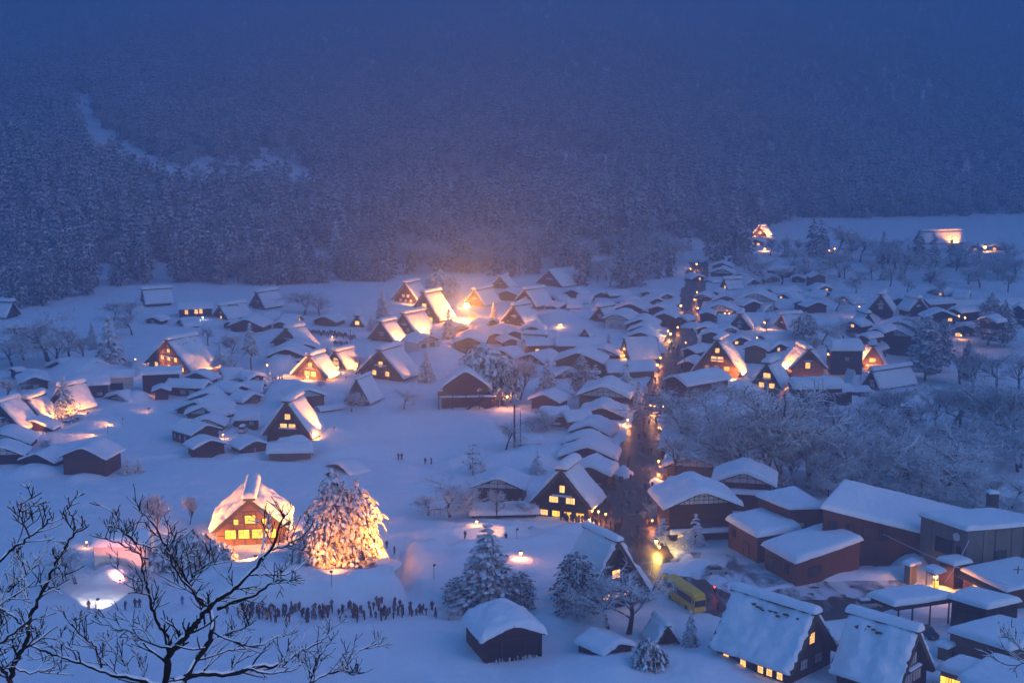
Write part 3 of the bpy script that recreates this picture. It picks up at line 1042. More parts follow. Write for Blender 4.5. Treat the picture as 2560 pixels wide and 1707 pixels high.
gassho('unlit thatched storehouse in front of the tall dark farmhouse', 892, 948, 1014, 66, 926, 928, T=0.6, cap=0.5, tiers=[(0.45, 1, 1.0, 'paper', .5, (3, 1), 1.8)], skirt=False, name='thatched_storehouse', steepcat='storehouse')
gassho('floodlit thatched house with a mushroom snow cap at the left edge', 65, 998, 1054, 84, 106, 970, wall='warmwood', T=0.7, cap=1.15, tiers=[(0.5, 1, 1.6, Lw, .5, (1, 2), .9), (0.2, 2, 1.2, Lw, .4)])
gassho('thatched house hidden behind the floodlit spruce at the left', 152, 966, 1026, 70, 184, 948, T=0.7, tiers=[(0.4, 1, 1.0, 'paper')])
gassho('glowing steep snow slope cut off by the left frame edge', -2, 1006, 1078, 110, 14, 990, T=0.8, cap=0.8, tiers=[(0.4, 1, 1.0, 'paper')])
gassho('far floodlit thatched house at the mouth of the valley', 1898, 567, 592, 40, 1912, 559, T=0.9, tiers=[(0.4, 1, 1.5, Lw)], skirt=0.4 * 6)
gassho('far floodlit thatched house seen from its long side', 2296, 579, 610, 0, 2404, 570, wm=11, T=0.6, Lr=(18, 30), tiers=[(0.3, 1, 1.5, Lw)])
gassho('thatched house cut off by the left edge under the dark pines', -8, 752, 792, 0, 26, 746, wm=9, T=0.6, tiers=[])

_r, _w, _h, _L, _ww, _d = HOUSES['nearest thatched farmhouse with a glowing latticed gable window']
for _t, _k in ((.12, 'lit'), (.26, 'lit'), (.38, 'lit'), (.62, 'lit'), (.86, 'lit')):
    window(_r, -_ww / 2 - .1, _L * _t, 1.35, 1.0, 1.1, _k, 3, 3, face='l')

# ------------------------------------------------------------------ the low houses, left of the open field
P_ = 'paper'
low('brown gabled house with one pale window behind the lit mushroom capped house', 87, 941, 974, 76, 78, 920, wall='brown', win=[(0.1, 1.0, 1.6, 1.5, P_, 3, 1)])
low('narrow dark shed at the far left of its row', 36, 920, 950, 22, 46, 914, wall='wood', T=0.5, Lr=(2, 4), name='shed', cat='shed')
low('white walled house with a wide dark window, eaves towards us', 265, 924, 979, 0, 331, 920, wm=7, top=True, wall='plaster', side=[(0.38, 2.2, 3.4, 1.7, 'glass', 3, 2)], T=0.5)
low('dark house with deep snow apron left of the white walled one', 190, 936, 991, 0, 268, 932, wm=9, top=True, wall='brown', side=[(.3, 1.6, 1.4, 1.0, P_, 2, 1), (.75, 1.5, 1.6, .9, P_, 2, 1)], T=0.7)
low('little shed under a round snow pillow below the white walled house', 298, 984, 1002, 62, 305, 975, gable='panel', T=0.9, Lr=(3, 5), name='shed', cat='shed')
low('tall dark barn with its ridge running right, below the lit farmhouse', 359, 922, 980, 48, 447, 912, wm=6, T=0.8, win=[(0, 2.0, 1.8, .3, P_, 1, 1)], Lr=(9, 16), name='barn', cat='barn')
low('long dark house with snow log roof in front of the tall dark barn', 515, 948, 988, 0, 425, 944, wm=6, T=0.9, top=True, side=[(.3, 1.5, 1.5, 1.2, P_, 2, 1), (.55, 1.5, 1.5, 1.2, P_, 2, 1)], Lr=(9, 14))
low('little shed with a roof lit gold by the floodlights', 495, 930, 958, 72, 505, 922, wall='brown', T=0.5, Lr=(4, 7), name='shed', cat='shed')
low('small metal roofed lean-to with an orange lamp beside it', 404, 968, 1001, 44, 404, 958, wall='brown', T=0.25, Lr=(3, 6), name='shed', cat='shed')
low('snow swollen house behind the two white gabled ones', 520, 980, 1001, 98, 540, 958, T=0.9, Lr=(6, 10))
low('red brown house with snow roof running back left', 600, 964, 994, 0, 566, 950, wm=7, wall='brown', T=0.8, Lr=(7, 10))
low('dark wing to the left behind the white gabled house', 494, 1003, 1043, 108, 516, 990, wall='wood', T=0.8, Lr=(6, 10))
low('house with a white gable triangle over red brown walls', 520, 1012, 1046, 112, 532, 984, wall='brown', gable='white', T=1.0, Lr=(7, 10), win=[(.5, 1.1, 1.5, .9, P_, 2, 1)])
low('lower white gabled annex in front of the bigger white gabled house', 519, 1045, 1076, 86, 530, 1030, wall='brown', gable='white', T=0.6, Lr=(4, 6))
low('dark plank house with thin snow, gable turned right', 515, 1061, 1108, 104, 462, 1044, wm=9, T=0.3, wall='wood', side=[(.35, 1.6, .8, 1.3, P_, 1, 2), (.6, 1.6, .8, 1.3, P_, 1, 2), (.85, 1.6, .8, 1.3, P_, 1, 2)], Lr=(8, 12))
low('low dark shed in front of the dark plank house', 526, 1098, 1138, 104, 508, 1086, wm=8.5, T=0.35, wall='wood', Lr=(5, 8), name='shed', cat='shed')
low('small brown shed with a thin snow roof left of the big dark farmhouse', 637, 1100, 1130, 88, 612, 1086, wm=8, T=0.3, wall='brown', Lr=(6, 9), win=[(0, .9, .5, 1.0, P_, 1, 1)], name='shed', cat='shed')
low('cabin with a square snow block roof beside the parked van', 596, 1028, 1066, 0, 641, 1027, wm=5, T=0.9, top=True, wall='brown', Lr=(5, 9), side=[(.7, 1.5, 1.2, .9, P_, 2, 1)], name='cabin', cat='cabin')
low('brown walled house behind the ridge of the big dark farmhouse', 768, 972, 1022, 98, 752, 954, wall='brown', gable='white', T=0.7, Lr=(7, 11))
low('flat roofed shed right of the big dark farmhouse', 800, 1014, 1028, 0, 846, 1008, wm=4, T=0.3, top=True, Lr=(6, 9), name='shed', cat='shed')
low('long garage buried in snow under the eaves of the big dark farmhouse', 676, 1106, 1142, 0, 776, 1104, wm=5.5, T=0.9, top=True, wall='ochre', Lr=(9, 13), name='garage', cat='garage')
low('roof tip of a hut sunk in the snow above the main pine', 851, 1158, 1177, 72, 872, 1148, T=0.6, Lr=(4, 7), name='hut', cat='hut')
low('half timbered dark house at the left frame edge, upper of two', 9, 1082, 1128, 170, 30, 1058, wm=13, gable='panel', T=0.4, Lr=(8, 11))
low('half timbered dark house at the left frame edge, lower of two', 2, 1114, 1162, 146, 12, 1098, wm=11, gable='panel', T=0.4, Lr=(6, 9))
low('squat dark barn left of the tall red brown barn', 96, 1132, 1168, 82, 120, 1118, wall='wood', T=0.35, Lr=(6, 9), name='barn', cat='barn')
low('tall red brown barn standing alone with thin patchy snow', 211, 1117, 1190, 112, 246, 1094, wall='brown', T=0.3, pitch=.45, Lr=(8, 11), name='barn', cat='barn', over=0.75)
low('dark wing with snow roof before the lit mushroom capped house', 86, 1050, 1076, 92, 104, 1036, T=0.5, Lr=(4, 7))
low('long dark lodge with yellow windows below the forest', 448, 755, 791, 0, 528, 752, wm=8, T=0.7, top=True, Lr=(10, 16), side=[(.22, 2.3, 1.2, 1.6, Lw, 1, 2), (.52, 2.4, 1.2, 1.6, Lw, 1, 2), (.66, 2.4, 1.2, 1.6, Lw, 1, 2)], name='lodge')
low('lonely hut in the snow at the far left below the pines', 20, 811, 833, 0, 66, 806, wm=5, T=0.4, Lr=(7, 11), name='hut', cat='hut')
low('dark wide gabled house behind the lamp lit hut', 616, 797, 829, 84, 640, 783, T=0.6, Lr=(7, 10))
low('small dark gable right of the dark wide gabled house', 703, 803, 821, 46, 722, 792, T=0.6, Lr=(5, 8))
low('tiny hut lit by a bright lamp in front of it', 576, 803, 819, 40, 588, 795, T=0.5, Lr=(4, 6), name='hut', cat='hut')
low('lonely dark house on the slope left of the tiny thatched shed', 812, 790, 815, 60, 836, 778, T=0.6, Lr=(6, 9))
low('broad two storey house with deep eaves left of the brightest house', 716, 871, 914, 104, 728, 852, T=0.7, wall='wood', win=[(-.35, 2.9, 1.5, .8, P_, 3, 1), (.35, 2.9, 1.5, .8, P_, 3, 1), (.5, .8, 2.6, .9, Lw, 4, 1)], skirt=(2.4, 1.3), name='inn', cat='inn')
low('second broad roof rising behind the broad two storey house', 760, 858, 888, 100, 744, 842, T=0.8, Lr=(7, 10))
low('white half timbered two storey house among the floodlit roofs', 1070, 838, 888, 58, 1042, 830, wall='plaster', gable='panel', T=0.35, Lr=(7, 10), win=[(-.42, 3.6, 1.7, 1.1, 'glass', 2, 1), (.42, 3.6, 1.7, 1.1, 'glass', 2, 1), (-.3, 1.0, 1.3, 1.4, P_, 2, 1), (.3, 1.0, 1.3, 1.4, P_, 2, 1)], skirt=(2.7, 1.2))
low('wide brown house with drooping snow below the dazzling light', 1172, 842, 893, 80, 1180, 820, T=0.9, wall='brown', win=[(-.4, 2.7, 1.4, .8, P_, 2, 1), (-.1, 1.2, .8, .9, P_, 1, 1), (.35, 2.7, 1.4, .8, P_, 2, 1)], Lr=(7, 11))
low('long brown house with a snow ledge roof, above the wide brown house', 1236, 832, 858, 0, 1182, 802, wm=7, T=0.9, wall='brown', Lr=(9, 13))
low('long brown house right of the other ledge roofed one', 1283, 826, 850, 0, 1238, 800, wm=7, T=0.9, wall='brown', Lr=(8, 12))
low('short ledge roofed house between the two long brown ones', 1276, 846, 864, 0, 1242, 826, wm=6, T=0.8, wall='brown', Lr=(5, 8))
low('low house under a huge snow bolster below the lone floodlit house', 1331, 815, 828, 60, 1336, 802, T=1.2, Lr=(5, 8))
low('long dark house with a plain metal roof and one lit window', 1316, 845, 883, 0, 1388, 843, wm=8, T=0.25, top=True, Lr=(10, 15), side=[(.3, 1.5, 1.2, 1.4, Lw, 1, 1)])
low('snow box roof house behind the plain metal roof', 1328, 826, 850, 0, 1380, 825, wm=6, T=1.1, top=True, Lr=(8, 11))
low('longest roof of the row left of the street, bare strips showing', 1394, 842, 884, 0, 1508, 842, wm=9, T=0.4, top=True, Lr=(14, 20), side=[(.25, 1.6, 1.6, 1.0, P_, 2, 1)])
low('big dark two storey house behind the tall dark conifer', 1446, 880, 944, 124, 1460, 860, T=0.9, wall='wood', win=[(-.4, 2.9, 1.6, 1.1, P_, 2, 1), (.4, 2.9, 1.6, 1.1, P_, 2, 1), (-.2, 0.9, 2.2, 1.3, 'glass', 2, 1)], skirt=(2.5, 1.2), Lr=(9, 13))
low('house with two lamps on its right corner left of the white slab roof', 1502, 868, 897, 100, 1510, 855, T=0.7, gable='panel', Lr=(6, 9))
gassho('house with a blank white slab of roof facing us beside the street', 1560, 843, 898, 0, 1628, 840, wm=11, T=0.5, cap=0.3, Lr=(10, 14), tiers=[], skirt=False, top=True, name='steep_roofed_house', group=None, steepcat='house')
low('wide snow apron roof just below the white slab roof', 1515, 902, 940, 0, 1626, 898, wm=10, T=0.6, top=True, Lr=(12, 17), wall='ochre')
low('hazy half timbered house left of the middle street', 1541, 784, 823, 68, 1566, 766, gable='panel', wall='plaster', T=0.8, Lr=(8, 11), win=[(-.4, 1.5, 1.2, 1.0, P_, 2, 1), (.3, 1.5, 1.2, 1.0, P_, 2, 1)])
low('dark gable right of the hazy half timbered house', 1602, 797, 828, 84, 1612, 781, T=0.8, Lr=(6, 10))
low('dark gable sandwiched in the stack of roofs left of the street', 1606, 813, 838, 76, 1618, 800, T=0.8, Lr=(5, 8))
low('lowest dark gable in the stack of roofs left of the street', 1602, 829, 852, 92, 1612, 816, T=0.8, Lr=(5, 8))
low('dark broad gable at the head of the stack of roofs', 1646, 764, 790, 76, 1662, 752, T=0.7, Lr=(6, 9))
low('dark street side gable under the broad one', 1662, 782, 818, 54, 1676, 770, T=0.7, Lr=(5, 8))
low('far small house under the forest, left of a chimney like post', 1500, 730, 744, 44, 1490, 724, T=0.6, Lr=(5, 7))
low('far flat roofed house under the forest', 1520, 727, 744, 0, 1566, 724, wm=6, T=0.6, top=True, Lr=(7, 11))
low('far white roof between bare trees above the stack of roofs', 1432, 724, 746, 50, 1446, 716, T=0.8, Lr=(6, 9))
low('far hazy house above the lone floodlit house', 1268, 726, 752, 50, 1280, 716, T=0.7, Lr=(7, 10))
low('broad snow roof behind the slim thatched house', 1575, 758, 786, 90, 1590, 744, T=1.0, Lr=(9, 13))

# ------------------------------------------------------------------ right of the street, upper village
low('farthest dark gable at the top of the street', 1803, 656, 678, 52, 1810, 649, T=0.5, Lr=(6, 9))
low('gable with snow bolster just below the farthest one', 1805, 671, 691, 64, 1810, 664, T=0.7, gable='panel', Lr=(6, 9))
low('very long low snow roof across the upper street side', 1773, 696, 706, 0, 1874, 688, wm=7, T=0.9, top=True, Lr=(16, 26))
low('red walled far house with a clear cut roof, gable to the right', 1980, 668, 694, 0, 1925, 661, wm=8, T=0.6, wall='rust', gable='white', Lr=(9, 13))
low('small dark gable below the red walled far house', 1994, 689, 706, 36, 1998, 682, T=0.7, Lr=(5, 7), win=[(0, .8, 1.4, .5, P_, 1, 1)])
low('dark box house right of the red walled far house', 2045, 684, 717, 40, 2035, 679, T=0.3, Lr=(5, 8), wall='brown')
low('sunken long house with only its dark side showing', 1928, 717, 735, 0, 1990, 713, wm=7, T=0.9, top=True, Lr=(8, 13))
low('big white half timbered house in the upper right village', 1888, 731, 778, 102, 1892, 716, wall='plaster', gable='panel', T=0.7, Lr=(9, 13), win=[(-.1, 2.4, 1.1, 1.4, 'glass', 1, 1), (.28, 2.4, 1.4, 1.6, P_, 2, 1), (.72, 2.4, 1.3, 1.6, 'glass', 2, 1)])
low('ochre gabled house left of the big white half timbered one', 1816, 739, 766, 74, 1824, 727, wall='ochre', T=0.7, Lr=(7, 10))
low('partly hidden ochre gable nearest the upper street', 1786, 728, 745, 66, 1796, 718, wall='ochre', T=0.7, Lr=(6, 9))
low('half timbered house with two candle like lamps', 1799, 760, 797, 94, 1803, 748, gable='panel', T=0.5, Lr=(7, 10), win=[(-.3, 1.5, 1.5, 1.1, P_, 2, 1)])
low('small dark gable in front of the half timbered lamp house', 1767, 779, 806, 42, 1770, 769, T=0.5, Lr=(4, 7), name='shed', cat='shed')
low('plain dark house right of the half timbered lamp house', 1880, 752, 783, 48, 1866, 744, T=0.7, Lr=(6, 9))
low('white humped roof on the street corner', 1764, 815, 836, 52, 1770, 802, T=1.0, Lr=(5, 8))
low('dark gable under the white humped roof', 1779, 828, 858, 60, 1784, 816, T=0.7, Lr=(5, 8))
low('street side house with flat snow eaves left of the blazing farmhouse', 1756, 862, 888, 0, 1724, 866, wm=6, T=0.6, Lr=(6, 9))
low('lower street side house against the blazing farmhouse', 1738, 890, 912, 0, 1718, 900, wm=6, T=0.5, Lr=(5, 8))
low('plain pink lit box house behind the blazing farmhouse', 1886, 861, 908, 60, 1892, 847, wall='ochre', T=0.4, Lr=(6, 9), name='storehouse', cat='storehouse')
low('long low snow bolster roof above the plain box house', 1908, 832, 847, 0, 1990, 826, wm=7, T=1.1, top=True, Lr=(10, 15))
low('tall walled house under a giant round snow cushion', 2072, 846, 918, 0, 2152, 846, wm=8, T=1.8, top=True, wall='brown', Lr=(9, 12), ridge_r=0.5, side=[(.5, 3.6, 1.3, 1.2, P_, 2, 1)])
low('low roof with the smoothest snow, in front of the floodlit left slope house', 1980, 940, 972, 0, 2098, 938, wm=8, T=1.6, top=True, Lr=(12, 17), ridge_r=0.4)
low('bare metal roof sheet over dark walls at the ravine edge', 2010, 964, 1000, 0, 2116, 956, wm=8, T=0.2, top=True, Lr=(11, 15), wall='wood')
low('dark shed right of the bare metal roof', 2098, 964, 996, 0, 2165, 962, wm=6, T=0.3, top=True, Lr=(7, 11), wall='wood', name='shed', cat='shed')
low('far right house under a loaf of snow above the lit shopfront', 2388, 764, 791, 0, 2448, 758, wm=7, T=1.0, top=True, Lr=(8, 13), ridge_r=.4)
low('lit shopfront house at the far right', 2352, 776, 806, 80, 2340, 766, T=0.6, Lr=(6, 9), win=[(.6, 1.2, 1.6, 1.2, Lw, 2, 1)])
low('dark gable with a lit porch left of the tall cedars', 2409, 812, 841, 66, 2402, 796, T=0.6, Lr=(6, 9), win=[(-.5, 1.0, 1.8, 1.3, Lw, 2, 1), (.3, 1.0, 1.5, 1.0, P_, 2, 1)])
low('long metal roofed house at the far right end of the village', 2312, 746, 770, 0, 2375, 742, wm=8, T=0.3, top=True, Lr=(12, 17), wall='brown')
low('crossed gable house with clean roof edges, right of the lumpy blazing one', 2232, 821, 888, 90, 2246, 802, gable='panel', T=0.6, wall='wood', Lr=(8, 12))
low('higher gable behind the crossed gable house', 2244, 802, 850, 100, 2252, 786, T=0.6, gable='panel', Lr=(7, 10))
low('small snow roof left of the crossed gables', 2160, 832, 848, 0, 2192, 826, wm=5, T=0.9, top=True, Lr=(5, 8))
low('white humped roof above the crossed gables', 2192, 815, 832, 0, 2224, 806, wm=6, T=1.0, top=True, Lr=(5, 9))
low('dark gable by the frosted grove, its snow slid off', 2042, 754, 784, 54, 2030, 748, T=0.3, Lr=(6, 9))
low('mirrored dark gable at the left of the frosted grove', 2004, 752, 778, 44, 2016, 746, T=0.6, Lr=(6, 9))
low('pinkish hipped house at the right frame edge', 2546, 796, 819, 62, 2548, 784, wall='ochre', T=0.8, Lr=(6, 9), win=[(0, 1.4, .9, .9, 'glass', 1, 1)])
low('pyramid topped hut at the right frame edge', 2546, 762, 786, 36, 2549, 756, T=0.8, pitch=.9, Lr=(4, 6), name='hut', cat='hut')

# ------------------------------------------------------------------ along the lower street
low('gable with timber grid, highest in the row left of the street', 1508, 964, 1026, 132, 1522, 942, gable='panel', T=1.1, Lr=(9, 13))
low('second gable down in the row left of the street', 1505, 1017, 1048, 118, 1514, 990, T=1.3, Lr=(7, 11))
low('third gable down in the row left of the street', 1474, 1061, 1090, 104, 1492, 1038, T=1.1, Lr=(7, 11))
low('fourth gable down, flat snow sheet, left of the street', 1461, 1089, 1116, 118, 1470, 1072, T=0.9, Lr=(5, 9))
low('fifth gable down with the widest snow roof left of the street', 1469, 1115, 1160, 148, 1478, 1086, T=1.2, Lr=(7, 11))
low('last gable before the thatched restaurant, ochre side wall', 1474, 1164, 1212, 104, 1492, 1134, T=1.1, Lr=(7, 11), win=[(.55, .7, 1.2, .3, P_, 1, 1)])
low('small gabled shed right of the orange street lamp', 1362, 985, 1023, 78, 1382, 970, T=0.7, wall='brown', Lr=(6, 9), name='shed', cat='shed')
low('house with a square snow block roof below the gabled shed', 1358, 1016, 1062, 0, 1416, 1014, wm=6, T=1.0, top=True, Lr=(6, 9), wall='brown')
low('low annex under a flat white sheet between the row and the block roof', 1412, 1024, 1068, 0, 1466, 1020, wm=8, T=0.7, top=True, Lr=(6, 10), wall='brown')
low('tiny shed in the open field with a snow lid', 1294, 1088, 1114, 0, 1350, 1086, wm=4.5, T=0.8, top=True, Lr=(5, 7), wall='brown', name='shed', cat='shed')
low('broad dark house behind the frosted cherry trees', 1244, 1193, 1262, 136, 1256, 1166, T=0.5, wall='wood', gable='panel', Lr=(8, 12))
low('snow covered veranda wing behind the frosted cherry trees', 1180, 1258, 1288, 0, 1338, 1254, wm=5, T=0.9, top=True, Lr=(10, 15), wall='wood')
low('long roof sloping to the street, highest on its right side', 1690, 940, 990, 0, 1800, 916, wm=10, T=0.8, wall='brown', Lr=(11, 16))
low('small snow lid roof right of the street below the long roof', 1688, 1010, 1030, 0, 1732, 1008, wm=5, T=0.8, top=True, Lr=(4, 7))
low('house with a half slid glassy snow slope right of the street', 1729, 1050, 1090, 140, 1712, 1014, T=0.9, Lr=(8, 12))
low('right wing with long dark side, under the glassy slope house', 1724, 1082, 1120, 0, 1820, 1096, wm=7, T=0.7, wall='wood', Lr=(9, 13))
low('house with a small dark gable and the longest roof right of the street', 1698, 1102, 1140, 104, 1707, 1060, T=1.0, Lr=(9, 13))
low('brown walled house with a timber grid gable right of the street', 1733, 1138, 1194, 154, 1742, 1108, wall='ochre', gable='panel', T=0.8, Lr=(7, 10), over=1.1)
low('dark wing right of the brown walled grid gable house', 1790, 1130, 1160, 0, 1862, 1138, wm=7, T=0.9, wall='wood', Lr=(7, 11))
low('largest grid gable house, white squares, where the street widens', 1751, 1224, 1350, 236, 1722, 1180, gable='grid', T=1.0, wall='wood', Lr=(9, 13), over=1.5, win=[(.2, 3.6, 6.5, 1.2, 'glass', 6, 1), (-.55, 1.3, 2.2, 1.0, Lw, 4, 1)], skirt=(2.4, 1.2), wm=15.5, name='shop_house', cat='house')
low('tall dark house with grid gable behind the largest grid gable house', 1857, 1178, 1276, 172, 1864, 1150, gable='panel', T=0.9, wall='wood', Lr=(8, 11), over=1.0, skirt=(4.6, 1.8), wm=13)
low('open fronted hut in the foreground under a deep snow dome', 1283, 1560, 1650, 160, 1236, 1492, T=1.3, wall='wood', Lr=(7, 11), over=0.5, ridge_r=.2, name='hut', cat='hut')
low('small hut half sunk in snow right of the open fronted hut', 1545, 1606, 1654, 86, 1480, 1566, T=0.7, wall='wood', Lr=(6, 9), over=0.4, wm=6.2, name='hut', cat='hut')
low('white storehouse glowing pink in the coloured light', 246, 1322, 1412, 0, 374, 1320, wm=6.5, T=1.1, top=True, wall='plaster', Lr=(7, 10), over=.5, ridge_r=.35, name='storehouse', cat='storehouse')
low('far small house in the cluster of lights at the right, left one', 2438, 612, 628, 40, 2442, 606, T=0.6, Lr=(6, 9), win=[(0, 1, 1.5, 1.3, Lw, 1, 1)])
low('far small house in the cluster of lights at the right, right one', 2486, 612, 626, 46, 2490, 606, T=0.6, Lr=(6, 9), win=[(0, 1, 1.5, 1.3, Lw, 1, 1)])
low('far lamplit house just below the far floodlit thatched one', 1888, 598, 614, 44, 1892, 592, T=0.6, Lr=(6, 9), win=[(-.3, 1, 1.5, 1.3, Lw, 1, 1), (.4, 1, 1.5, 1.3, Lw, 1, 1)])
low('far barn roof at the foot of the far mountain', 2146, 527, 538, 34, 2152, 523, T=0.8, Lr=(6, 9), name='barn', cat='barn')
# ---- the smaller roofs packed in between
FILL = [
    (1410, 758, 772, 44, 'little house on the white slope above the lone lit house'), (1448, 752, 768, 40, 'little house just left of the slim thatched house'),
    (1478, 742, 757, 38, 'little far house above the slim thatched house'), (1385, 742, 758, 44, 'little house right of the long ridged unlit thatched house'),
    (1530, 758, 776, 50, 'little house above the hazy half timbered house'), (1640, 745, 762, 44, 'little house near the upper street, above the broad dark gable'),
    (1585, 743, 758, 40, 'little house high in the stack of roofs left of the street'), (1620, 728, 742, 38, 'farthest little house left of the upper street'),
    (1664, 734, 749, 38, 'little house touching the upper street on its left side'), (1430, 852, 874, 60, 'small house behind the big dark two storey house'),
    (1330, 884, 908, 84, 'small house with a broad white roof below the lit window metal roof'), (1258, 874, 894, 56, 'small white roof next to the twin lamps'),
    (1225, 798, 815, 44, 'small house behind the long ledge roofed ones'), (1102, 862, 886, 60, 'small dark house right of the white half timbered one'),
    (235, 902, 928, 74, 'small house with a big white roof above the white walled house'), (150, 902, 926, 64, 'small house behind the floodlit spruce row'),
    (630, 984, 1006, 50, 'small shed left of the brown walled house behind the big dark farmhouse'), (655, 958, 978, 46, 'small snow roof below the path to the brightest house'),
    (560, 926, 946, 48, 'small snow roof right of the gold lit shed'), (640, 936, 956, 46, 'small snow roof left of the path lamp post'),
    (455, 798, 814, 44, 'small snow roof below the long dark lodge'), (384, 792, 810, 42, 'small snow roof below the side on thatched house'),
    (662, 783, 799, 42, 'small snow roof right of the dark wide gabled house'), (745, 790, 806, 44, 'small snow roof above the queue on the slope'),
    (1832, 790, 806, 42, 'small house squeezed left of the dim thatched house'), (1852, 758, 776, 46, 'small house left of the big white half timbered house'),
    (1925, 762, 779, 46, 'small house right of the big white half timbered house'), (1962, 735, 751, 44, 'small house on the open white terrace, upper right village'),
    (2060, 714, 730, 44, 'small far house below the dark box house'), (2112, 740, 757, 46, 'small far house left of the domed thatched house'),
    (2132, 802, 820, 46, 'small house below the frosted lamp post'), (2252, 745, 763, 44, 'small house between the two dim thatched houses at the right'),
    (2342, 722, 738, 46, 'small far house above the long metal roofed one'), (2420, 728, 744, 46, 'small far house above the loaf roofed one'),
    (2470, 792, 810, 46, 'small house under the pair of tall dark cedars'), (2296, 806, 826, 52, 'small house right of the crossed gables'),
    (2345, 838, 858, 54, 'small house right of the narrow cedar'), (1822, 818, 836, 46, 'small house below the dim thatched house, next to the street'),
    (1848, 842, 862, 52, 'small house left of the plain box storehouse'), (1944, 858, 880, 48, 'small house right of the plain box storehouse'),
    (2064, 728, 744, 42, 'small house at the top of the frosted grove'), (1702, 792, 808, 36, 'small stall like house right of the middle street'),
    (1880, 698, 713, 40, 'small far house above the white half timbered house'), (1932, 690, 705, 40, 'small far house left of the sunken long house'),
    (1850, 684, 698, 38, 'small far house behind the very long roof'), (1745, 688, 702, 34, 'small far house at the right edge of the upper street'),
    (1758, 735, 752, 40, 'small house at the right edge of the street above the lamp house'), (2180, 862, 882, 48, 'small house behind the lumpy blazing verge'),
    (1310, 752, 768, 42, 'small roof right behind the lone lit house'), (1150, 812, 832, 50, 'small house below the orange glow'),
    (1420, 920, 944, 70, 'small house at the left foot of the big two storey house'), (1600, 862, 884, 54, 'small roof behind the white slab roof house'),
]
_rr = random.Random(21)
for _i, (_u, _va, _vb, _w, _lb) in enumerate(FILL):
    _k = _rr.choice([-1, 1])
    low(_lb, _u, _va, _vb, _w, _u + _k * _w * _rr.uniform(.15, .7), _va - _rr.uniform(.35, .6) * (_vb - _va), T=_rr.uniform(.6, 1.1), Lr=(5, 9), wall=_rr.choice(['wood', 'wood', 'brown', 'ochre']),
        gable=_rr.choice([None, None, 'panel']), win=[(_rr.uniform(-.5, .5), 1.1, 1.3, 1.0, _rr.choice(['paper', 'paper', 'glass', 'lit']), 2, 1)], group='small houses packed between the larger ones')
for r in REPORT:
    if r[2] > 16 or r[2] < 4 or r[3] > 14 or r[3] < 2.2 or r[4] > 18:
        print('CHECK', r)
# ------------------------------------------------------------------ the large modern buildings, lower right
def prism(g, foot, zb, tops, mi=0):
    """footprint polygon (counter clockwise from above), its own top height at every corner"""
    n = len(foot)
    V = [(x, y, zb) for x, y in foot] + [(x, y, t) for (x, y), t in zip(foot, tops)]
    g.add(V, [tuple(range(n - 1, -1, -1)), tuple(range(n, 2 * n))] + [(i, (i + 1) % n, (i + 1) % n + n, i + n) for i in range(n)], mi)

def snow_quad(name, c, T, parent, ov=0.35, step=0.9, seed=1.0):
    """rounded snow blanket over a roof given by its four corners (front left, front right, back right, back left)"""
    fl, fr, br, bl = [Vector(p) for p in c]
    la, lb = max((fr - fl).length, (br - bl).length), max((bl - fl).length, (br - fr).length)
    r = min(T * 0.9, la * .3, lb * .3)
    us, vs = samples(0, la, r, step), samples(0, lb, r, step)
    cen = (fl + fr + br + bl) / 4
    rows = []
    for b in vs:
        row = []
        for a in us:
            p = fl.lerp(fr, a / la).lerp(bl.lerp(br, a / la), b / lb)
            q = Vector((p.x - cen.x, p.y - cen.y, 0))
            e = edge(min(a, la - a), r) * edge(min(b, lb - b), r)
            t = T * e * (1 + 0.22 * nz(p.x * .25 + seed, p.y * .25, 2) + 0.08 * nz(p.x, p.y, seed))
            p = p + q.normalized() * ov + Vector((0.12 * nz(p.y * .8, seed), 0.12 * nz(p.x * .8, seed, 3), t + 0.005))
            row.append(p)
        rows.append(row)
    g = MB()
    g.grid(rows)
    return g.build(name, M['snow'], parent, smooth=True)

def block(name, label, cat, foot, tops, wall, T, zb=-2.0, group=None):
    """foot: front left, front right, back right, back left"""
    c = foot[0]
    root = thing(name, label, cat, (c[0], c[1], 0), 0, group)
    loc = [(x - c[0], y - c[1]) for x, y in foot]
    g = MB()
    prism(g, loc, zb, tops)
    g.build('wall', M[wall], root)
    g = MB()
    cx, cy_ = sum(x for x, y in loc) / 4, sum(y for x, y in loc) / 4
    big = []
    for x, y in loc:
        d = Vector((x - cx, y - cy_)).normalized()
        big.append((x + d.x * .45, y + d.y * .45))
    n = 4
    V = [(x, y, t + .01) for (x, y), t in zip(big, tops)] + [(x, y, t + .22) for (x, y), t in zip(big, tops)]
    g.add(V, [(3, 2, 1, 0), (4, 5, 6, 7)] + [(i, (i + 1) % n, (i + 1) % n + n, i + n) for i in range(n)])
    r = g.build('roof', M['wood'], root)
    snow_quad('roof_snow', [(x, y, t + .22) for (x, y), t in zip(big, tops)], T, r, seed=len(label))
    return root, loc

def px_foot(*c):
    return [tuple(at_z(u, v, z)[:2]) for u, v, z in c], [z for u, v, z in c]

def wall_window(root, a, b, t, z, w, h, kind='glass', nx=2, ny=1):
    """window on the wall that runs from local point a to b"""
    a, b = Vector((*a, 0)), Vector((*b, 0))
    p = a.lerp(b, t)
    d = (b - a).normalized()
    n = Vector((d.y, -d.x, 0))
    o = window(root, p.x + n.x * .09, p.y + n.y * .09, z, w, h, kind, nx, ny)
    o.rotation_euler = (0, 0, math.atan2(d.y, d.x))
    return o

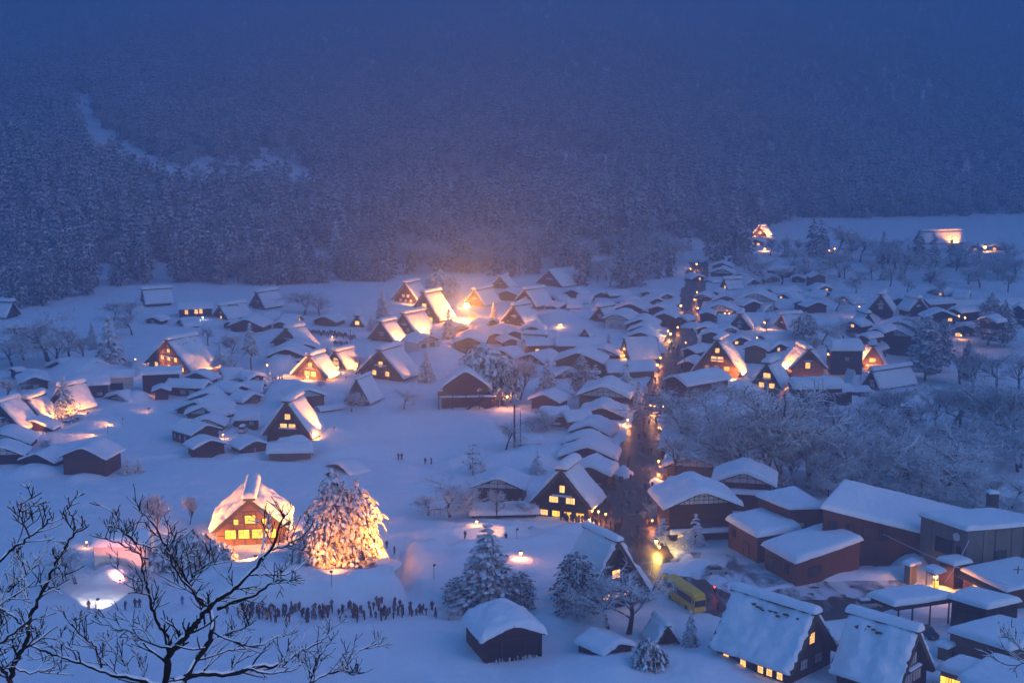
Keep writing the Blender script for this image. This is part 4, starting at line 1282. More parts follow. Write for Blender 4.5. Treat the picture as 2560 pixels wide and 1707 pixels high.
_fl, _fr, _bl = at_z(2058, 1272, 11.2), at_z(2300, 1334, 6.0), at_z(2118, 1208, 11.2)
_fr = _fl + (_fr - _fl) * 1.75
_br = _fr + (_bl - _fl)
gym, f = block('gymnasium', 'largest building, rust red hall under one huge sloping snow roof', 'hall', [tuple(q[:2]) for q in (_fl, _fr, _br, _bl)], [11.2, _fr.z, _fr.z, 11.2], 'rust', 0.9)
for t in (0.06, 0.16, 0.26, 0.36):
    wall_window(gym, f[0], f[1], t, 8.2 - t * 6, 1.4, 1.9, 'glass', 2, 1)
wng, f = block('hall_wing', 'rust red left wing of the hall with a small white vent', 'hall', *px_foot((1897, 1244, 8.4), (1974, 1274, 8.4), (2058, 1272, 8.8), (1985, 1224, 8.8)), 'rust', 0.7)
g = MB()
g.box(-.5, .5, -.5, 0, -.35, .35)
o = g.build('vent', M['plaster'], wng)
o.location = (f[1][0] + 2.2, f[1][1] - .02, 5.6)
anx, f = block('hall_annex', 'rust red annex with a bulging snow roof at the left end of the hall', 'annex', *px_foot((1822, 1302, 5.2), (1894, 1344, 5.2), (1996, 1326, 5.2), (1930, 1280, 5.2)), 'rust', 1.3)
wall_window(anx, f[0], f[1], .2, 3.6, 1.4, 1.4)
wall_window(anx, f[0], f[1], .65, 1.6, 1.8, 3.0, 'rust', 1, 1)
an2, f = block('hall_annex', 'rust red annex with a square tilted snow roof in front of the hall', 'annex', *px_foot((1912, 1366, 4.3), (1992, 1410, 4.3), (2150, 1352, 6.4), (2062, 1318, 6.4)), 'rust', 1.0)
wall_window(an2, f[0], f[1], .45, 2.6, 1.2, 1.8)
wall_window(an2, f[0], f[1], .72, 2.6, 1.2, 1.8)
wall_window(an2, f[0], f[1], .2, 1.2, 2.2, 3.6, 'metal' if False else 'glass', 1, 1)
wall_window(an2, f[1], f[2], .28, 2.5, 2.4, 1.6)
con, f = block('concrete_hall', 'stained concrete block building at the right frame edge with a round white disc', 'building', *px_foot((2303, 1290, 9.6), (2420, 1328, 9.6), (2620, 1312, 9.6), (2480, 1282, 9.6)), 'concrete', 0.8)
wall_window(con, f[0], f[1], .52, 5.6, 3.6, 2.6, 'glass', 3, 1)
wall_window(con, f[0], f[1], .84, 5.2, 1.0, 2.4, 'glass', 1, 1)
wall_window(con, f[1], f[2], .42, 4.6, 2.2, 1.8, 'glass', 2, 1)
for ia, ib, ts in ((1, 2, (.2, .35, .55, .7, .85)), (0, 1, (.25, .72))):
    for t in ts:
        p = Vector(f[ia]).lerp(Vector(f[ib]), t)
        g = MB()
        g.box(p.x - .05, p.x + .04, p.y - .08, p.y + .04, 0, 9.5)
        g.build('panel_joint', M['metal'], con)
g = MB()
g.lathe([(0.75, -.06), (0.75, .06)], 20)
o = g.build('wall_disc', M['plaster'], con)
d_ = (Vector(f[1]) - Vector(f[0])).normalized()
p = Vector(f[0]).lerp(Vector(f[1]), .78)
o.location = (p.x - .12, p.y - .1, 8.0)
o.rotation_euler = (math.pi / 2, 0, math.atan2(d_.y, d_.x))
g = MB()
g.box(-.9, .9, -.9, .9, 0, 6.0)
for k in range(4):
    g.box(-.95, .95, -.95, .95, 3.4 + k * .6, 3.55 + k * .6)
chm = thing('chimney', 'dark louvred chimney standing on the snow roof of the hall', 'chimney', (*at_z(2479, 1284, 6.0)[:2], 4.2))
g.build('stack', M['metal'], chm)
sn = snow_slab(2.0, 2.0, .5, 3, .5)
sn.v = [(x, y - 1.0, z + 6.0) for x, y, z in sn.v]
sn.build('snow_cap', M['snow'], chm, smooth=True)
# snow mast: flat posts and fittings on the concrete wall
can, f = block('entrance_canopy', 'flat snow laden canopy on thin posts above the car park', 'canopy', *px_foot((2177, 1492, 4.3), (2241, 1516, 4.3), (2380, 1496, 4.3), (2290, 1474, 4.3)), 'wood', 0.9, zb=3.6)
for t, s_ in ((.3, 1), (.62, 1), (.96, 1), (.05, 1)):
    p = Vector(f[1]).lerp(Vector(f[2]), t)
    g = MB()
    g.box(p.x - .12, p.x + .12, p.y + .1, p.y + .34, -4, 3.6)
    g.build('post', M['metal'], can)
ent, f = block('entrance_house', 'dark glazed building joined to the right of the flat canopy', 'building', *px_foot((2380, 1498, 4.5), (2464, 1522, 4.5), (2545, 1506, 4.6), (2430, 1480, 4.6)), 'wood', 0.9)
wall_window(ent, f[0], f[1], .3, 1.8, 2.0, 2.6, 'glass', 2, 2)
wall_window(ent, f[0], f[1], .62, 1.8, 2.0, 2.6, 'glass', 2, 2)
och, f = block('ochre_house', 'ochre walled house with a thick overhanging snow slab, bottom right', 'house', *px_foot((2376, 1582, 3.9), (2523, 1626, 3.9), (2650, 1592, 4.6), (2500, 1552, 4.6)), 'ochre', 1.0)
wall_window(och, f[0], f[1], .75, 1.6, 1.4, 1.6, 'paper', 2, 2)
shp, f = block('snack_shop', 'shop with a glowing orange front in the bottom right corner', 'shop', *px_foot((2352, 1674, 2.9), (2412, 1692, 2.9), (2480, 1670, 3.3), (2400, 1652, 3.3)), 'ochre', 0.9)
for t in (.25, .62):
    wall_window(shp, f[0], f[1], t, 1.3, 1.7, 1.7, 'litbright', 2, 1)
bun, f = block('long_bungalow', 'long bungalow with ribbed metal eaves and small yellow windows at the right edge', 'bungalow', *px_foot((2409, 1429, 3.2), (2519, 1480, 3.2), (2680, 1440, 5.0), (2540, 1402, 5.0)), 'brown', 0.6)
for t, k in ((.3, 'litbright'), (.42, 'litbright'), (.75, 'lit')):
    wall_window(bun, f[0], f[1], t, 1.9, 1.1, 1.2, k, 2, 2)
g = MB()
a, b = Vector((f[0][0], f[0][1], 0)), Vector((f[1][0], f[1][1], 0))
dd = (b - a).normalized()
nn = Vector((dd.y, -dd.x, 0))
for k in range(30):
    p = a.lerp(b, (k + .5) / 30) + nn * .5
    q = p + nn * 1.3
    g.bar((p.x - nn.x * .2, p.y - nn.y * .2, 3.25), (q.x, q.y, 2.75), .22, .10)
g.build('eave_rib', M['metal'], bun)
kio, f = block('gate_lodge', 'small dark lodge with an overhanging snow cap above the yellow lamp', 'lodge', *px_foot((2350, 1402, 4.4), (2386, 1414, 4.4), (2422, 1408, 4.4), (2390, 1396, 4.4)), 'wood', 0.7)
prc, f = block('porch', 'little porch roof with a dome of snow beside the yellow lamp', 'porch', *px_foot((2318, 1426, 3.2), (2338, 1436, 3.2), (2356, 1430, 3.2), (2336, 1420, 3.2)), 'wood', 0.7, zb=2.9)
for q in f[:2]:
    g = MB()
    g.box(q[0] - .08, q[0] + .08, q[1] - .08 + .2, q[1] + .08 + .2, -4, 2.9)
    g.build('post', M['wood'], prc)
cab, f = block('meter_shed', 'small shed with a snow pillow behind the canopy', 'shed', *px_foot((2345, 1614, 1.9), (2368, 1622, 1.9), (2390, 1610, 1.9), (2364, 1602, 1.9)), 'ochre', 0.6)
crn, f = block('corner_house', 'house under a big smooth snow roof at the very bottom right corner', 'house', *px_foot((2406, 1702, 3.5), (2480, 1745, 3.5), (2650, 1695, 4.6), (2482, 1648, 4.6)), 'brown', 1.0)
tank, f = block('fuel_tank', 'snow capped tank at the right end of the red hall wall', 'tank', *px_foot((2262, 1410, 3.2), (2276, 1416, 3.2), (2294, 1410, 3.2), (2278, 1404, 3.2)), 'concrete', 0.5)
dog, f = block('tunnel_hut', 'snow covered concrete doorway beside the lit pine', 'hut', *px_foot((946, 1416, 2.9), (980, 1428, 2.9), (994, 1414, 2.9), (960, 1404, 2.9)), 'plaster', 0.6)
wall_window(dog, f[0], f[1], .6, 1.0, 1.5, 2.2, 'glass', 1, 1)

# raised wooden deck with stairs, middle distance
P0 = ground(1165, 1022)
dk = thing('wooden_deck_house', 'dark deck on stilts with a railed stair, hung with snowy branches', 'deck house', (P0.x, P0.y, P0.z - .3), math.radians(4))
g = MB()
g.box(-7.5, 9.0, 0, 8, 3.2, 3.5)
g.build('deck', M['brown'], dk)
g = MB()
g.box(-6.5, 8.0, 1.5, 8, -1, 3.19)
g.build('base_wall', M['brown'], dk)
g = MB()
gable_prism(g, 12, 10.6, 6.6, 1.6, 9, 12, 3.5)
o = g.build('cabin_wall', M['brown'], dk)
for x in (-7.3, -3.6, 0, 3.6, 8.8):
    g = MB()
    g.box(x - .12, x + .12, .02, .26, -1, 4.5)
    g.build('post', M['wood'], dk)
g = MB()
for z in (4.0, 4.45):
    g.bar((-7.4, .14, z), (3.4, .14, z), .09)
g.build('rail', M['wood'], dk)
g = MB()
for k in range(12):
    g.box(2.4 + k * -.42 + 2, 3.0 + k * -.42 + 2, -1.4, 0.0, 3.3 - k * .28 - .14, 3.3 - k * .28)
o = g.build('stair', M['wood'], dk)
g = MB()
g.bar((4.9, -1.4, 4.3), (-0.3, -1.4, 1.2), .1)
g.bar((4.9, 0.0, 4.3), (-0.3, 0.0, 1.2), .1)
for k in range(4):
    x = 4.7 - k * 1.6
    z = 4.2 - k * .95
    g.bar((x, -1.4, z), (x, -1.4, z - 1.1), .09)
g.build('stair_rail', M['wood'], o)
for (x0, w_, d2, z, T) in ((-1.0, 15.5, 1.4, 3.52, .35),):
    sn = snow_slab(w_, d2, T, 4, .8)
    sn.v = [(x + .5, y + .05, zz + z) for x, y, zz in sn.v]
    sn.build('deck_snow', M['snow'], dk, smooth=True)
sn = roof_snow_mesh(13.5, 10.7, 6.0, 0.6, 9.6, .8, 4.4, 1.0, .25, .12)
sn.build('roof_snow', M['snow'], dk, smooth=True)

# open hut details: rafters, hay racks, the bent post
r_ = HOUSES['open fronted hut in the foreground under a deep snow dome']
root, w, h, L, ww, d_ = r_
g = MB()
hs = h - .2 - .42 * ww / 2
g.box(-ww * .42, ww * .42, -.12, -.02, .2, hs - .3)  # black panel over the gable, painted shade for the open hut's inside
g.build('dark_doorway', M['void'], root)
for x in (-.46, -.2, .2, .46):
    g = MB()
    g.box(x * ww - .13, x * ww + .13, -.35, -.12, -1, hs + (0.5 - abs(x)) * 1.5)
    g.build('post', M['wood'], root)
g = MB()
g.box(-ww * .48, ww * .48, -.36, -.14, hs - .25, hs - .02)
g.build('beam', M['wood'], root)
rr_ = random.Random(5)
g = MB()
for k in range(40):
    x = rr_.uniform(-.36, .40) * ww
    g.bar((x, -.5 - rr_.random() * .5, -.3), (x + rr_.uniform(-.3, .3), -.5 - rr_.random() * .3, .5 + rr_.random() * .7), .09)
g.build('stacked_firewood', M['twig'], root)

# ------------------------------------------------------------------ coach and cars
def wheel(parent, x, y, r, wd):
    g = MB()
    n = 16
    prof = [(r * .55, -wd / 2), (r, -wd / 2 + .03), (r, wd / 2 - .03), (r * .55, wd / 2)]
    g.lathe(prof, n)
    o = g.build('wheel', M['tyre'], parent)
    o.location = (x, y, r)
    o.rotation_euler = (math.pi / 2, 0, 0)
    g = MB()
    g.lathe([(r * .54, -wd / 2 + .02), (r * .5, -wd / 2 - .01), (r * .5, wd / 2 + .01), (r * .54, wd / 2 - .02)], 12)
    g.build('rim', M['silver'], o)

def body_loft(g, secs, mi=0):
    """secs: list of (x, [(y, z)...]) rings, closed and capped"""
    o = len(g.v)
    n = len(secs[0][1])
    for x, ring in secs:
        g.v += [(x, y, z) for y, z in ring]
    for i in range(len(secs) - 1):
        for k in range(n):
            k2 = (k + 1) % n
            g.f.append((o + i * n + k, o + (i + 1) * n + k, o + (i + 1) * n + k2, o + i * n + k2))
            g.m.append(mi)
    g.f.append(tuple(o + k for k in range(n)))
    e = o + (len(secs) - 1) * n
    g.f.append(tuple(e + n - 1 - k for k in range(n)))
    g.m += [mi, mi]

def ring(hw, z0, z1, r, tum=0.0):
    return [(-hw, z0), (hw, z0), (hw, z0 + (z1 - z0) * .45), (hw - tum, z1 - r), (hw - tum - r * .3, z1 - r * .3), (hw - tum - r, z1),
            (-hw + tum + r, z1), (-hw + tum + r * .3, z1 - r * .3), (-hw + tum, z1 - r), (-hw, z0 + (z1 - z0) * .45)]

Pf, Pr = at_z(1733, 1538, -.05), at_z(1662, 1488, -.05)
bd = (Pf - Pr).normalized()
BL = 11.0
bn = Vector((-bd.y, bd.x, 0))
bn = bn if bn.y > 0 else -bn
bus = thing('coach', 'yellow coach with a long black window band on the dark road', 'coach', Pf - bd * (BL / 2) + bn * 1.25, math.atan2(bd.y, bd.x))
print('bus length', (Pf - Pr).length)
Lh = BL / 2
g = MB()
body_loft(g, [(-Lh, ring(1.18, .55, 3.25, .3, .06)), (-Lh + .15, ring(1.25, .38, 3.42, .28, .06)), (-Lh + 1, ring(1.25, .34, 3.5, .25, .06)),
              (Lh - 1.6, ring(1.25, .34, 3.5, .25, .06)), (Lh - .5, ring(1.25, .34, 3.42, .28, .06)), (Lh - .12, ring(1.22, .36, 3.1, .3, .06)), (Lh, ring(1.12, .42, 2.7, .4, .06))])
bb = g.build('body', M['yellow'], bus)
for sgn in (-1, 1):
    g = MB()
    y = sgn * 1.255
    g.box(-Lh + .5, Lh - .75, y - .02 if sgn > 0 else y - .012, y + .012 if sgn > 0 else y + .02, 1.75, 2.85)
    wb = g.build('side_window', M['glass'], bus)
    g = MB()
    for k in range(1, 6):
        x = -Lh + .5 + (BL - 1.25) * k / 6
        g.box(x - .03, x + .03, y - .028, y + .028, 1.75, 2.85)
    g.build('window_post', M['metal'], wb)
    for x in (Lh - 2.5, -Lh + 2.6):
        wheel(bus, x, sgn * 1.12, .5, .32)
    g = MB()
    g.box(Lh - .06, Lh + .03, sgn * .85 - .2, sgn * .85 + .2, .75, 1.0)
    g.build('headlight', M['plaster'], bus)
    g = MB()
    g.bar((Lh - .2, sgn * 1.2, 2.9), (Lh + .25, sgn * 1.45, 2.75), .06)
    g.box(Lh + .15, Lh + .28, sgn * 1.45 - .12, sgn * 1.45 + .12, 2.15, 2.75)
    g.build('mirror', M['metal'], bus)
g = MB()
g.add([(Lh + .03, -1.08, 1.35), (Lh + .03, 1.08, 1.35), (Lh + .02, 1.06, 2.3), (Lh - .08, 1.0, 3.0), (Lh - .08, -1.0, 3.0), (Lh + .02, -1.06, 2.3),
       (Lh - .3, -1.08, 1.35), (Lh - .3, 1.08, 1.35), (Lh - .35, 1.0, 3.0), (Lh - .35, -1.0, 3.0)],
      [(0, 1, 2, 5), (5, 2, 3, 4), (0, 6, 7, 1), (3, 8, 9, 4), (1, 7, 8, 3, 2), (0, 5, 4, 9, 6)])
ws = g.build('windscreen', M['glass'], bus)
g = MB()
g.box(Lh + .03, Lh + .05, -.02, .02, 1.35, 2.3)
g.build('wiper', M['metal'], ws)
for k in range(5):
    g = MB()
    x = -Lh + 1.6 + k * 1.9
    g.box(x - .5, x + .5, -.45, .45, 3.49, 3.58)
    g.build('roof_vent', M['yellow'], bus)
for sgn, lx in ((-1, 0.0), (1, 0.0)):
    g = MB()
    for k in range(4):
        x = -Lh + 3.6 + k * 1.3
        g.box(x - .03, x + .03, sgn * 1.262 - .01, sgn * 1.262 + .01, .55, 1.55)
    g.build('locker_seam', M['metal'], bus)

def car(label, u, v, rz, paint, snow=0.0, L=4.2, cat='car', name='parked_car', rh=1.5):
    p = on_ground(u, v)
    c = thing(name, label, cat, p, rz, 'parked vehicles')
    h = L / 2
    g = MB()
    body_loft(g, [(-h, ring(.72, .35, .95, .1)), (-h + .25, ring(.83, .25, 1.0, .1)), (-.2, ring(.85, .22, 1.0, .1)), (h - 1.0, ring(.85, .22, .95, .1)), (h - .2, ring(.8, .25, .82, .1)), (h, ring(.66, .32, .7, .1))])
    g.build('body', M[paint], c)
    g = MB()
    body_loft(g, [(-h + .2, ring(.76, .95, 1.05, .05)), (-h + .75, ring(.72, .95, rh - .02, .12, .1)), (.1, ring(.72, .95, rh, .12, .1)), (h - 1.2, ring(.76, .9, .98, .04))])
    cb = g.build('cabin_glass', M['glass'], c)
    g = MB()
    g.box(-h + .8, .1, -.58, .58, rh - .01, rh + .03)
    g.build('roof', M[paint], c)
    if snow:
        sn = snow_slab(1.3, L * .55, snow, 2, .5)
        sn.v = [(-h + .5 + y, -x, z + rh + .03) for x, y, z in sn.v]
        sn.build('roof_snow', M['snow'], c, smooth=True)
    for sx in (-h + .75, h - .8):
        for sy in (-.76, .76):
            wheel(c, sx, sy, .31, .2)
    for sy in (-.55, .55):
        g = MB()
        g.box(h - .09, h + .01, sy - .16, sy + .16, .55, .68)
        g.build('headlight', M['plaster'], c)
        g = MB()
        g.box(-h - .01, -h + .06, sy - .13, sy + .13, .65, .85)
        g.build('tail_light', M['rust'], c)
    return c
car('silver hatchback alone in the white car park', 1793, 1437, math.radians(6), 'silver')
car('dark car under the flat canopy by the glazed building', 2322, 1588, math.radians(-75), 'metal')
car('dark van with a snowy roof beside the cabin', 606, 1068, math.radians(-14), 'metal', .25, 4.6, 'van', 'parked_van', 1.9)
car('white car half seen left of the flat canopy', 2172, 1512, math.radians(8), 'plaster', .15)
car('white covered car in front of the dark van', 608, 1082, math.radians(80), 'plaster', .5, 3.4)
_q = [at_z(1800, 1500, 0), at_z(2235, 1500, 0), at_z(2320, 1418, 0), at_z(1632, 1372, 0)]
g = MB()
rows = []
for j in range(33):
    rows.append([])
    for i in range(47):
        a, b = i / 46, j / 32
        q = _q[0].lerp(_q[1], a).lerp(_q[3].lerp(_q[2], a), b)
        rows[-1].append((q.x, q.y, min(land_flat(q.x, q.y), surf(q.x, q.y) + .3) + 0.07 + (-.35 if i in (0, 46) or j in (0, 32) else 0)))
g.grid(rows)
tag(g.build('car_park', M['lot'], smooth=True), 'car park of trodden snow with dark tyre tracks', None, None, 'structure')
# ------------------------------------------------------------------ floodlights and lamps
WARM = (1.0, 0.35, 0.055)
FPOW, LPOW, SPOW = 1.05, 0.45, 0.7
FL_MESH = {}
def fl_mesh():
    if not FL_MESH:
        g = MB()
        g.add([(-.28, 0, -.2), (.28, 0, -.2), (.28, 0, .2), (-.28, 0, .2), (-.2, .3, -.13), (.2, .3, -.13), (.2, .3, .13), (-.2, .3, .13)],
              [(4, 5, 6, 7), (0, 1, 5, 4), (1, 2, 6, 5), (2, 3, 7, 6), (3, 0, 4, 7)])
        FL_MESH['h'] = g.mesh('housing', M['metal'])
        g = MB()
        g.box(-.25, .25, -.005, .02, -.17, .17)
        FL_MESH['g'] = g.mesh('lamp_glass', M['flood'])
    return FL_MESH

def flood(label, pos, target, power, cone=70, post=None, col=WARM, blend=0.6, size=0.25, group='floodlights for the evening illumination'):
    """a floodlight on a short post, turned to what it lights"""
    pos, target = Vector(pos), Vector(target)
    gz = surf(pos.x, pos.y)
    d = target - pos
    az = math.atan2(-d.x, d.y) + math.pi
    el = math.atan2(d.z, math.hypot(d.x, d.y))
    r = thing('floodlight', label, 'floodlight', (pos.x, pos.y, gz - .2), 0, group)
    g = MB()
    g.tube([(0, 0, 0), (0, 0, pos.z - gz + .2)], [.05, .05], 6)
    g.build('post', M['metal'], r)
    h = link('housing', fl_mesh()['h'], r, (0, 0, pos.z - gz + .2))
    h.rotation_euler = (-el, 0, az)
    link('lamp_glass', fl_mesh()['g'], h)
    ld = bpy.data.lights.new('floodlight_beam', 'SPOT')
    ld.energy, ld.color, ld.spot_size, ld.spot_blend, ld.shadow_soft_size = power * FPOW, col, math.radians(cone), blend, size
    lo = bpy.data.objects.new('beam', ld)
    lo.parent = r
    lo.location = (0, 0, pos.z - gz + .2)
    lo.rotation_euler = d.to_track_quat('-Z', 'Y').to_euler()
    dn = d.normalized() * .12
    lo.location = Vector(lo.location) + dn
    COL.objects.link(lo)
    return r

def hloc(key, x, y, z=0.0):
    k = [n for n in HOUSES if n.startswith(key)][0]
    r = HOUSES[k][0]
    c, s = math.cos(r.rotation_euler[2]), math.sin(r.rotation_euler[2])
    return Vector((r.location.x + x * c - y * s, r.location.y + x * s + y * c, r.location.z + z)), HOUSES[k]

def hflood(label, key, a, b, power, cone=75, hp=1.0, col=WARM):
    """a, b in units of the house: x half widths, y ridge lengths, z heights (b)"""
    _, H = hloc(key, 0, 0)
    pa, _ = hloc(key, a[0] * H[1] / 2, a[1] * H[3])
    pb, _ = hloc(key, b[0] * H[1] / 2, b[1] * H[3], b[2] * H[2])
    pa.z = surf(pa.x, pa.y) + hp
    return flood(label, pa, pb, power, cone, col=col)

K_MAIN = 'floodlit thatched farmhouse beside'
hflood('floodlight left of the main lit gable', K_MAIN, (-1.3, -.7), (-.1, 0, .45), 2600, 75, col=(1, .36, .045))
hflood('floodlight right of the main lit gable', K_MAIN, (1.0, -.8), (.1, 0, .5), 2600, 75, col=(1, .36, .045))
hflood('floodlight washing the right roof slope of the main lit house', K_MAIN, (2.3, .1), (.5, .4, .6), 9500, 85)
hflood('floodlight washing the left roof slope of the main lit house', K_MAIN, (-2.3, -.1), (-.5, .4, .6), 9500, 85)
K = 'floodlit thatched farmhouse with three'
hflood('floodlight right of the three tier farmhouse', K, (1.5, .75), (.45, .55, .7), 3800, 90)
hflood('floodlight in front of the three tier farmhouse', K, (-.5, -.7), (0, 0, .4), 1300, 80)
hflood('floodlight left of the three tier farmhouse', K, (-1.6, .1), (-.5, .3, .5), 1000, 70)
K = 'brightest floodlit'
hflood('floodlight left of the brightest house', K, (-1.9, -.5), (-.5, .2, .5), 3000, 80)
hflood('floodlight right of the brightest house', K, (1.7, .3), (.5, .4, .55), 3600, 85)
hflood('floodlight before the porch of the brightest house', K, (.2, -1.0), (0, 0, .4), 1500, 85)
K = 'tall dark thatched farmhouse'
hflood('floodlight at the right eave of the tall dark farmhouse', K, (1.5, .35), (.4, .45, .7), 3800, 90)
K = 'thatched house with floodlit right slope just'
hflood('floodlight below the hilltop group, lower one', K, (1.7, .3), (.4, .5, .6), 2400, 85)
K = 'thatched house with wide floodlit roof'
hflood('floodlight below the hilltop group, middle one', K, (1.7, .3), (.4, .5, .6), 2800, 85)
K = 'tall thatched house with lit roof closest'
hflood('floodlight right of the tall house on the hilltop', K, (1.9, .4), (.4, .5, .6), 3000, 85)
K = 'lone thatched house with floodlit'
hflood('floodlight right of the lone lit house', K, (1.7, .3), (.4, .5, .6), 2400, 85)
K = 'thatched house half buried'
hflood('floodlight right of the half buried house', K, (1.8, .5), (.5, .5, .6), 1600, 70)
K = 'thatched house tucked'
hflood('floodlight right of the tucked in house', K, (1.8, .2), (.4, .4, .5), 1700, 85)
K = 'thatched farmhouse with blazing'
hflood('floodlight at the foot of the blazing slope', K, (1.35, -.1), (.45, .45, .6), 3400, 90)
hflood('floodlight in the yard of the blazing house', K, (.85, -.6), (.5, 0, .15), 2200, 100)
K = 'thatched house with floodlit left slope'
hflood('floodlight left of the house with lit left slope', K, (-1.6, .2), (-.5, .3, .55), 3000, 85)
hflood('small floodlight before the house with lit left slope', K, (.1, -.8), (0, 0, .4), 600, 80)
K = 'narrow thatched house with lumpy'
hflood('floodlight at the left foot of the lumpy verge', K, (-1.7, -.4), (-.6, .1, .5), 2400, 80)
hflood('floodlight under the front eave of the lumpy verged house', K, (-.4, -.6), (.2, 0, .25), 1200, 100)
K = 'thatched house behind the big bare'
hflood('floodlight right of the house behind the bare tree', K, (1.6, .2), (.4, .5, .6), 1500, 80)
K = 'big dark thatched farmhouse in'
hflood('floodlight at the right rear of the big dark farmhouse', K, (1.55, .55), (.5, .6, .55), 2400, 60)
hflood('low floodlight at the right eave of the big dark farmhouse', K, (1.25, -.1), (.9, .1, .1), 700, 110)
K = 'floodlit thatched house with a mushroom'
hflood('floodlight left of the mushroom capped house', K, (-1.7, -.4), (-.5, .2, .5), 2600, 85)
hflood('floodlight before the mushroom capped house', K, (0, -.9), (0, 0, .45), 1500, 80)
hflood('floodlight right of the mushroom capped house', K, (1.5, .1), (.5, .4, .5), 2000, 80)
K = 'glowing steep snow slope'
hflood('floodlight aimed at the snow slope at the left edge', K, (1.9, .0), (.5, .4, .5), 900, 85)
K = 'thatched house hidden behind'
hflood('floodlight right of the house behind the spruce', K, (1.9, -.1), (.5, .4, .5), 800, 85)
K = 'far floodlit thatched house at'
hflood('far floodlight at the mouth of the valley', K, (1.8, -.1), (.4, .3, .5), 3600, 85)
hflood('far floodlight in front of the valley mouth house', K, (-.3, -1.2), (0, 0, .2), 2400, 100)
K = 'far floodlit thatched house seen'
hflood('far floodlight before the long roof', K, (1.9, .75), (.5, .7, .6), 4600, 90)
K = 'temple hall'
hflood('floodlight before the temple hall', K, (1.2, -.9), (0, 0, .3), 2200, 90)
K = 'thatched house drowned'
hflood('floodlight before the house drowned in glow', K, (-.4, -1.1), (0, 0, .5), 2500, 90)
# pole mounted garden floodlights of the open field
for lb, (u, v), (tu, tv), pw in [('left floodlight on a pole in the open snow, lowest of three', (269, 1084), (170, 1092), 800),
                                 ('middle floodlight on a pole in the open snow', (306, 1066), (240, 1070), 500),
                                 ('right floodlight on a pole in the open snow, farthest of three', (373, 1040), (350, 1020), 260),
                                 ('short floodlight throwing a beam across the snow behind the dark conifer', (1292, 1353), (1215, 1335), 420)]:
    p, t = on_ground(u, v), on_ground(tu, tv)
    p.z += 1.9
    flood(lb, p, t, pw, 60)
# spruce at the left, big pine: lit from below
for lb, (u, v), (tu, tv, tz), pw, cn in [('floodlight under the lit spruce at the left', (196, 1062), (166, 1050, 7), 1600, 80), ('floodlight on the left of the lit spruce', (140, 1066), (162, 1050, 7), 900, 80),
                                         ('floodlight at the right foot of the huge lit pine', (1085, 1462), (862, 1398, 10), 26000, 52), ('floodlight at the front of the huge lit pine', (830, 1500), (862, 1400, 8), 3200, 75),
                                         ('floodlight between the main house and its pine', (752, 1408), (800, 1400, 7), 1500, 85), ('floodlight among the shrubs of the main house', (640, 1440), (560, 1400, 2), 900, 100),
                                         ('pink light by the white storehouse', (300, 1462), (300, 1412, 2.0), 900, 80), ('floodlight under the ornamental trees', (430, 1345), (400, 1320, 4), 700, 90),
                                         ('floodlight between the two lit snowy trees', (560, 945), (545, 915, 4), 1100, 90)]:
    p, t = on_ground(u, v), on_ground(tu, tv)
    t.z += tz
    p.z += 2.6 if 'huge' in lb else .9
    flood(lb, p, t, pw, cn, col=(1.0, .22, .14) if lb.startswith('pink') else ((1.0, .30, .04) if 'pine' in lb else WARM))

# the dazzling one that faces us
p = on_ground(1167, 800)
p.z += 5.2
r = thing('floodlight_mast', 'dazzling floodlight on a mast shining straight at us', 'floodlight', (p.x, p.y, p.z - 6), 0)
g = MB()
g.tube([(0, 0, 0), (0, 0, 6)], [.12, .09], 8)
g.build('mast', M['metal'], r)
g = MB()
g.lathe([(.45, -.45), (1.0, 0), (1.0, .12)], 16)
h = g.build('reflector', M['metal'], r)
h.location = (0, -.1, 6)
h.rotation_euler = (math.pi / 2, 0, 0)
M['dazzle'] = emit('dazzling_lamp_glass', (1.0, 0.42, 0.07), 40.0)
g = MB()
g.lathe([(.98, .10), (.85, .4), (.45, .6)], 16)
gl = g.build('lamp_glass', M['dazzle'], h)
ld = bpy.data.lights.new('dazzling_light', 'SPOT')
ld.energy, ld.color, ld.shadow_soft_size, ld.spot_size, ld.spot_blend = 1200000, (1.0, .155, .012), .7, math.radians(27), 1.0
lo = bpy.data.objects.new('beam', ld)
lo.parent = r
lo.location = (0, -.7, 6)
lo.rotation_euler = (Vector((0, 0, CAMZ)) - Vector((p.x, p.y, p.z))).to_track_quat('-Z', 'Y').to_euler()
COL.objects.link(lo)
ld = bpy.data.lights.new('dazzling_spill', 'POINT')
ld.energy, ld.color, ld.shadow_soft_size = 6000, (1.0, .27, .04), .6
lo = bpy.data.objects.new('glow', ld)
lo.parent = r
lo.location = (0, -1.2, 6)
COL.objects.link(lo)

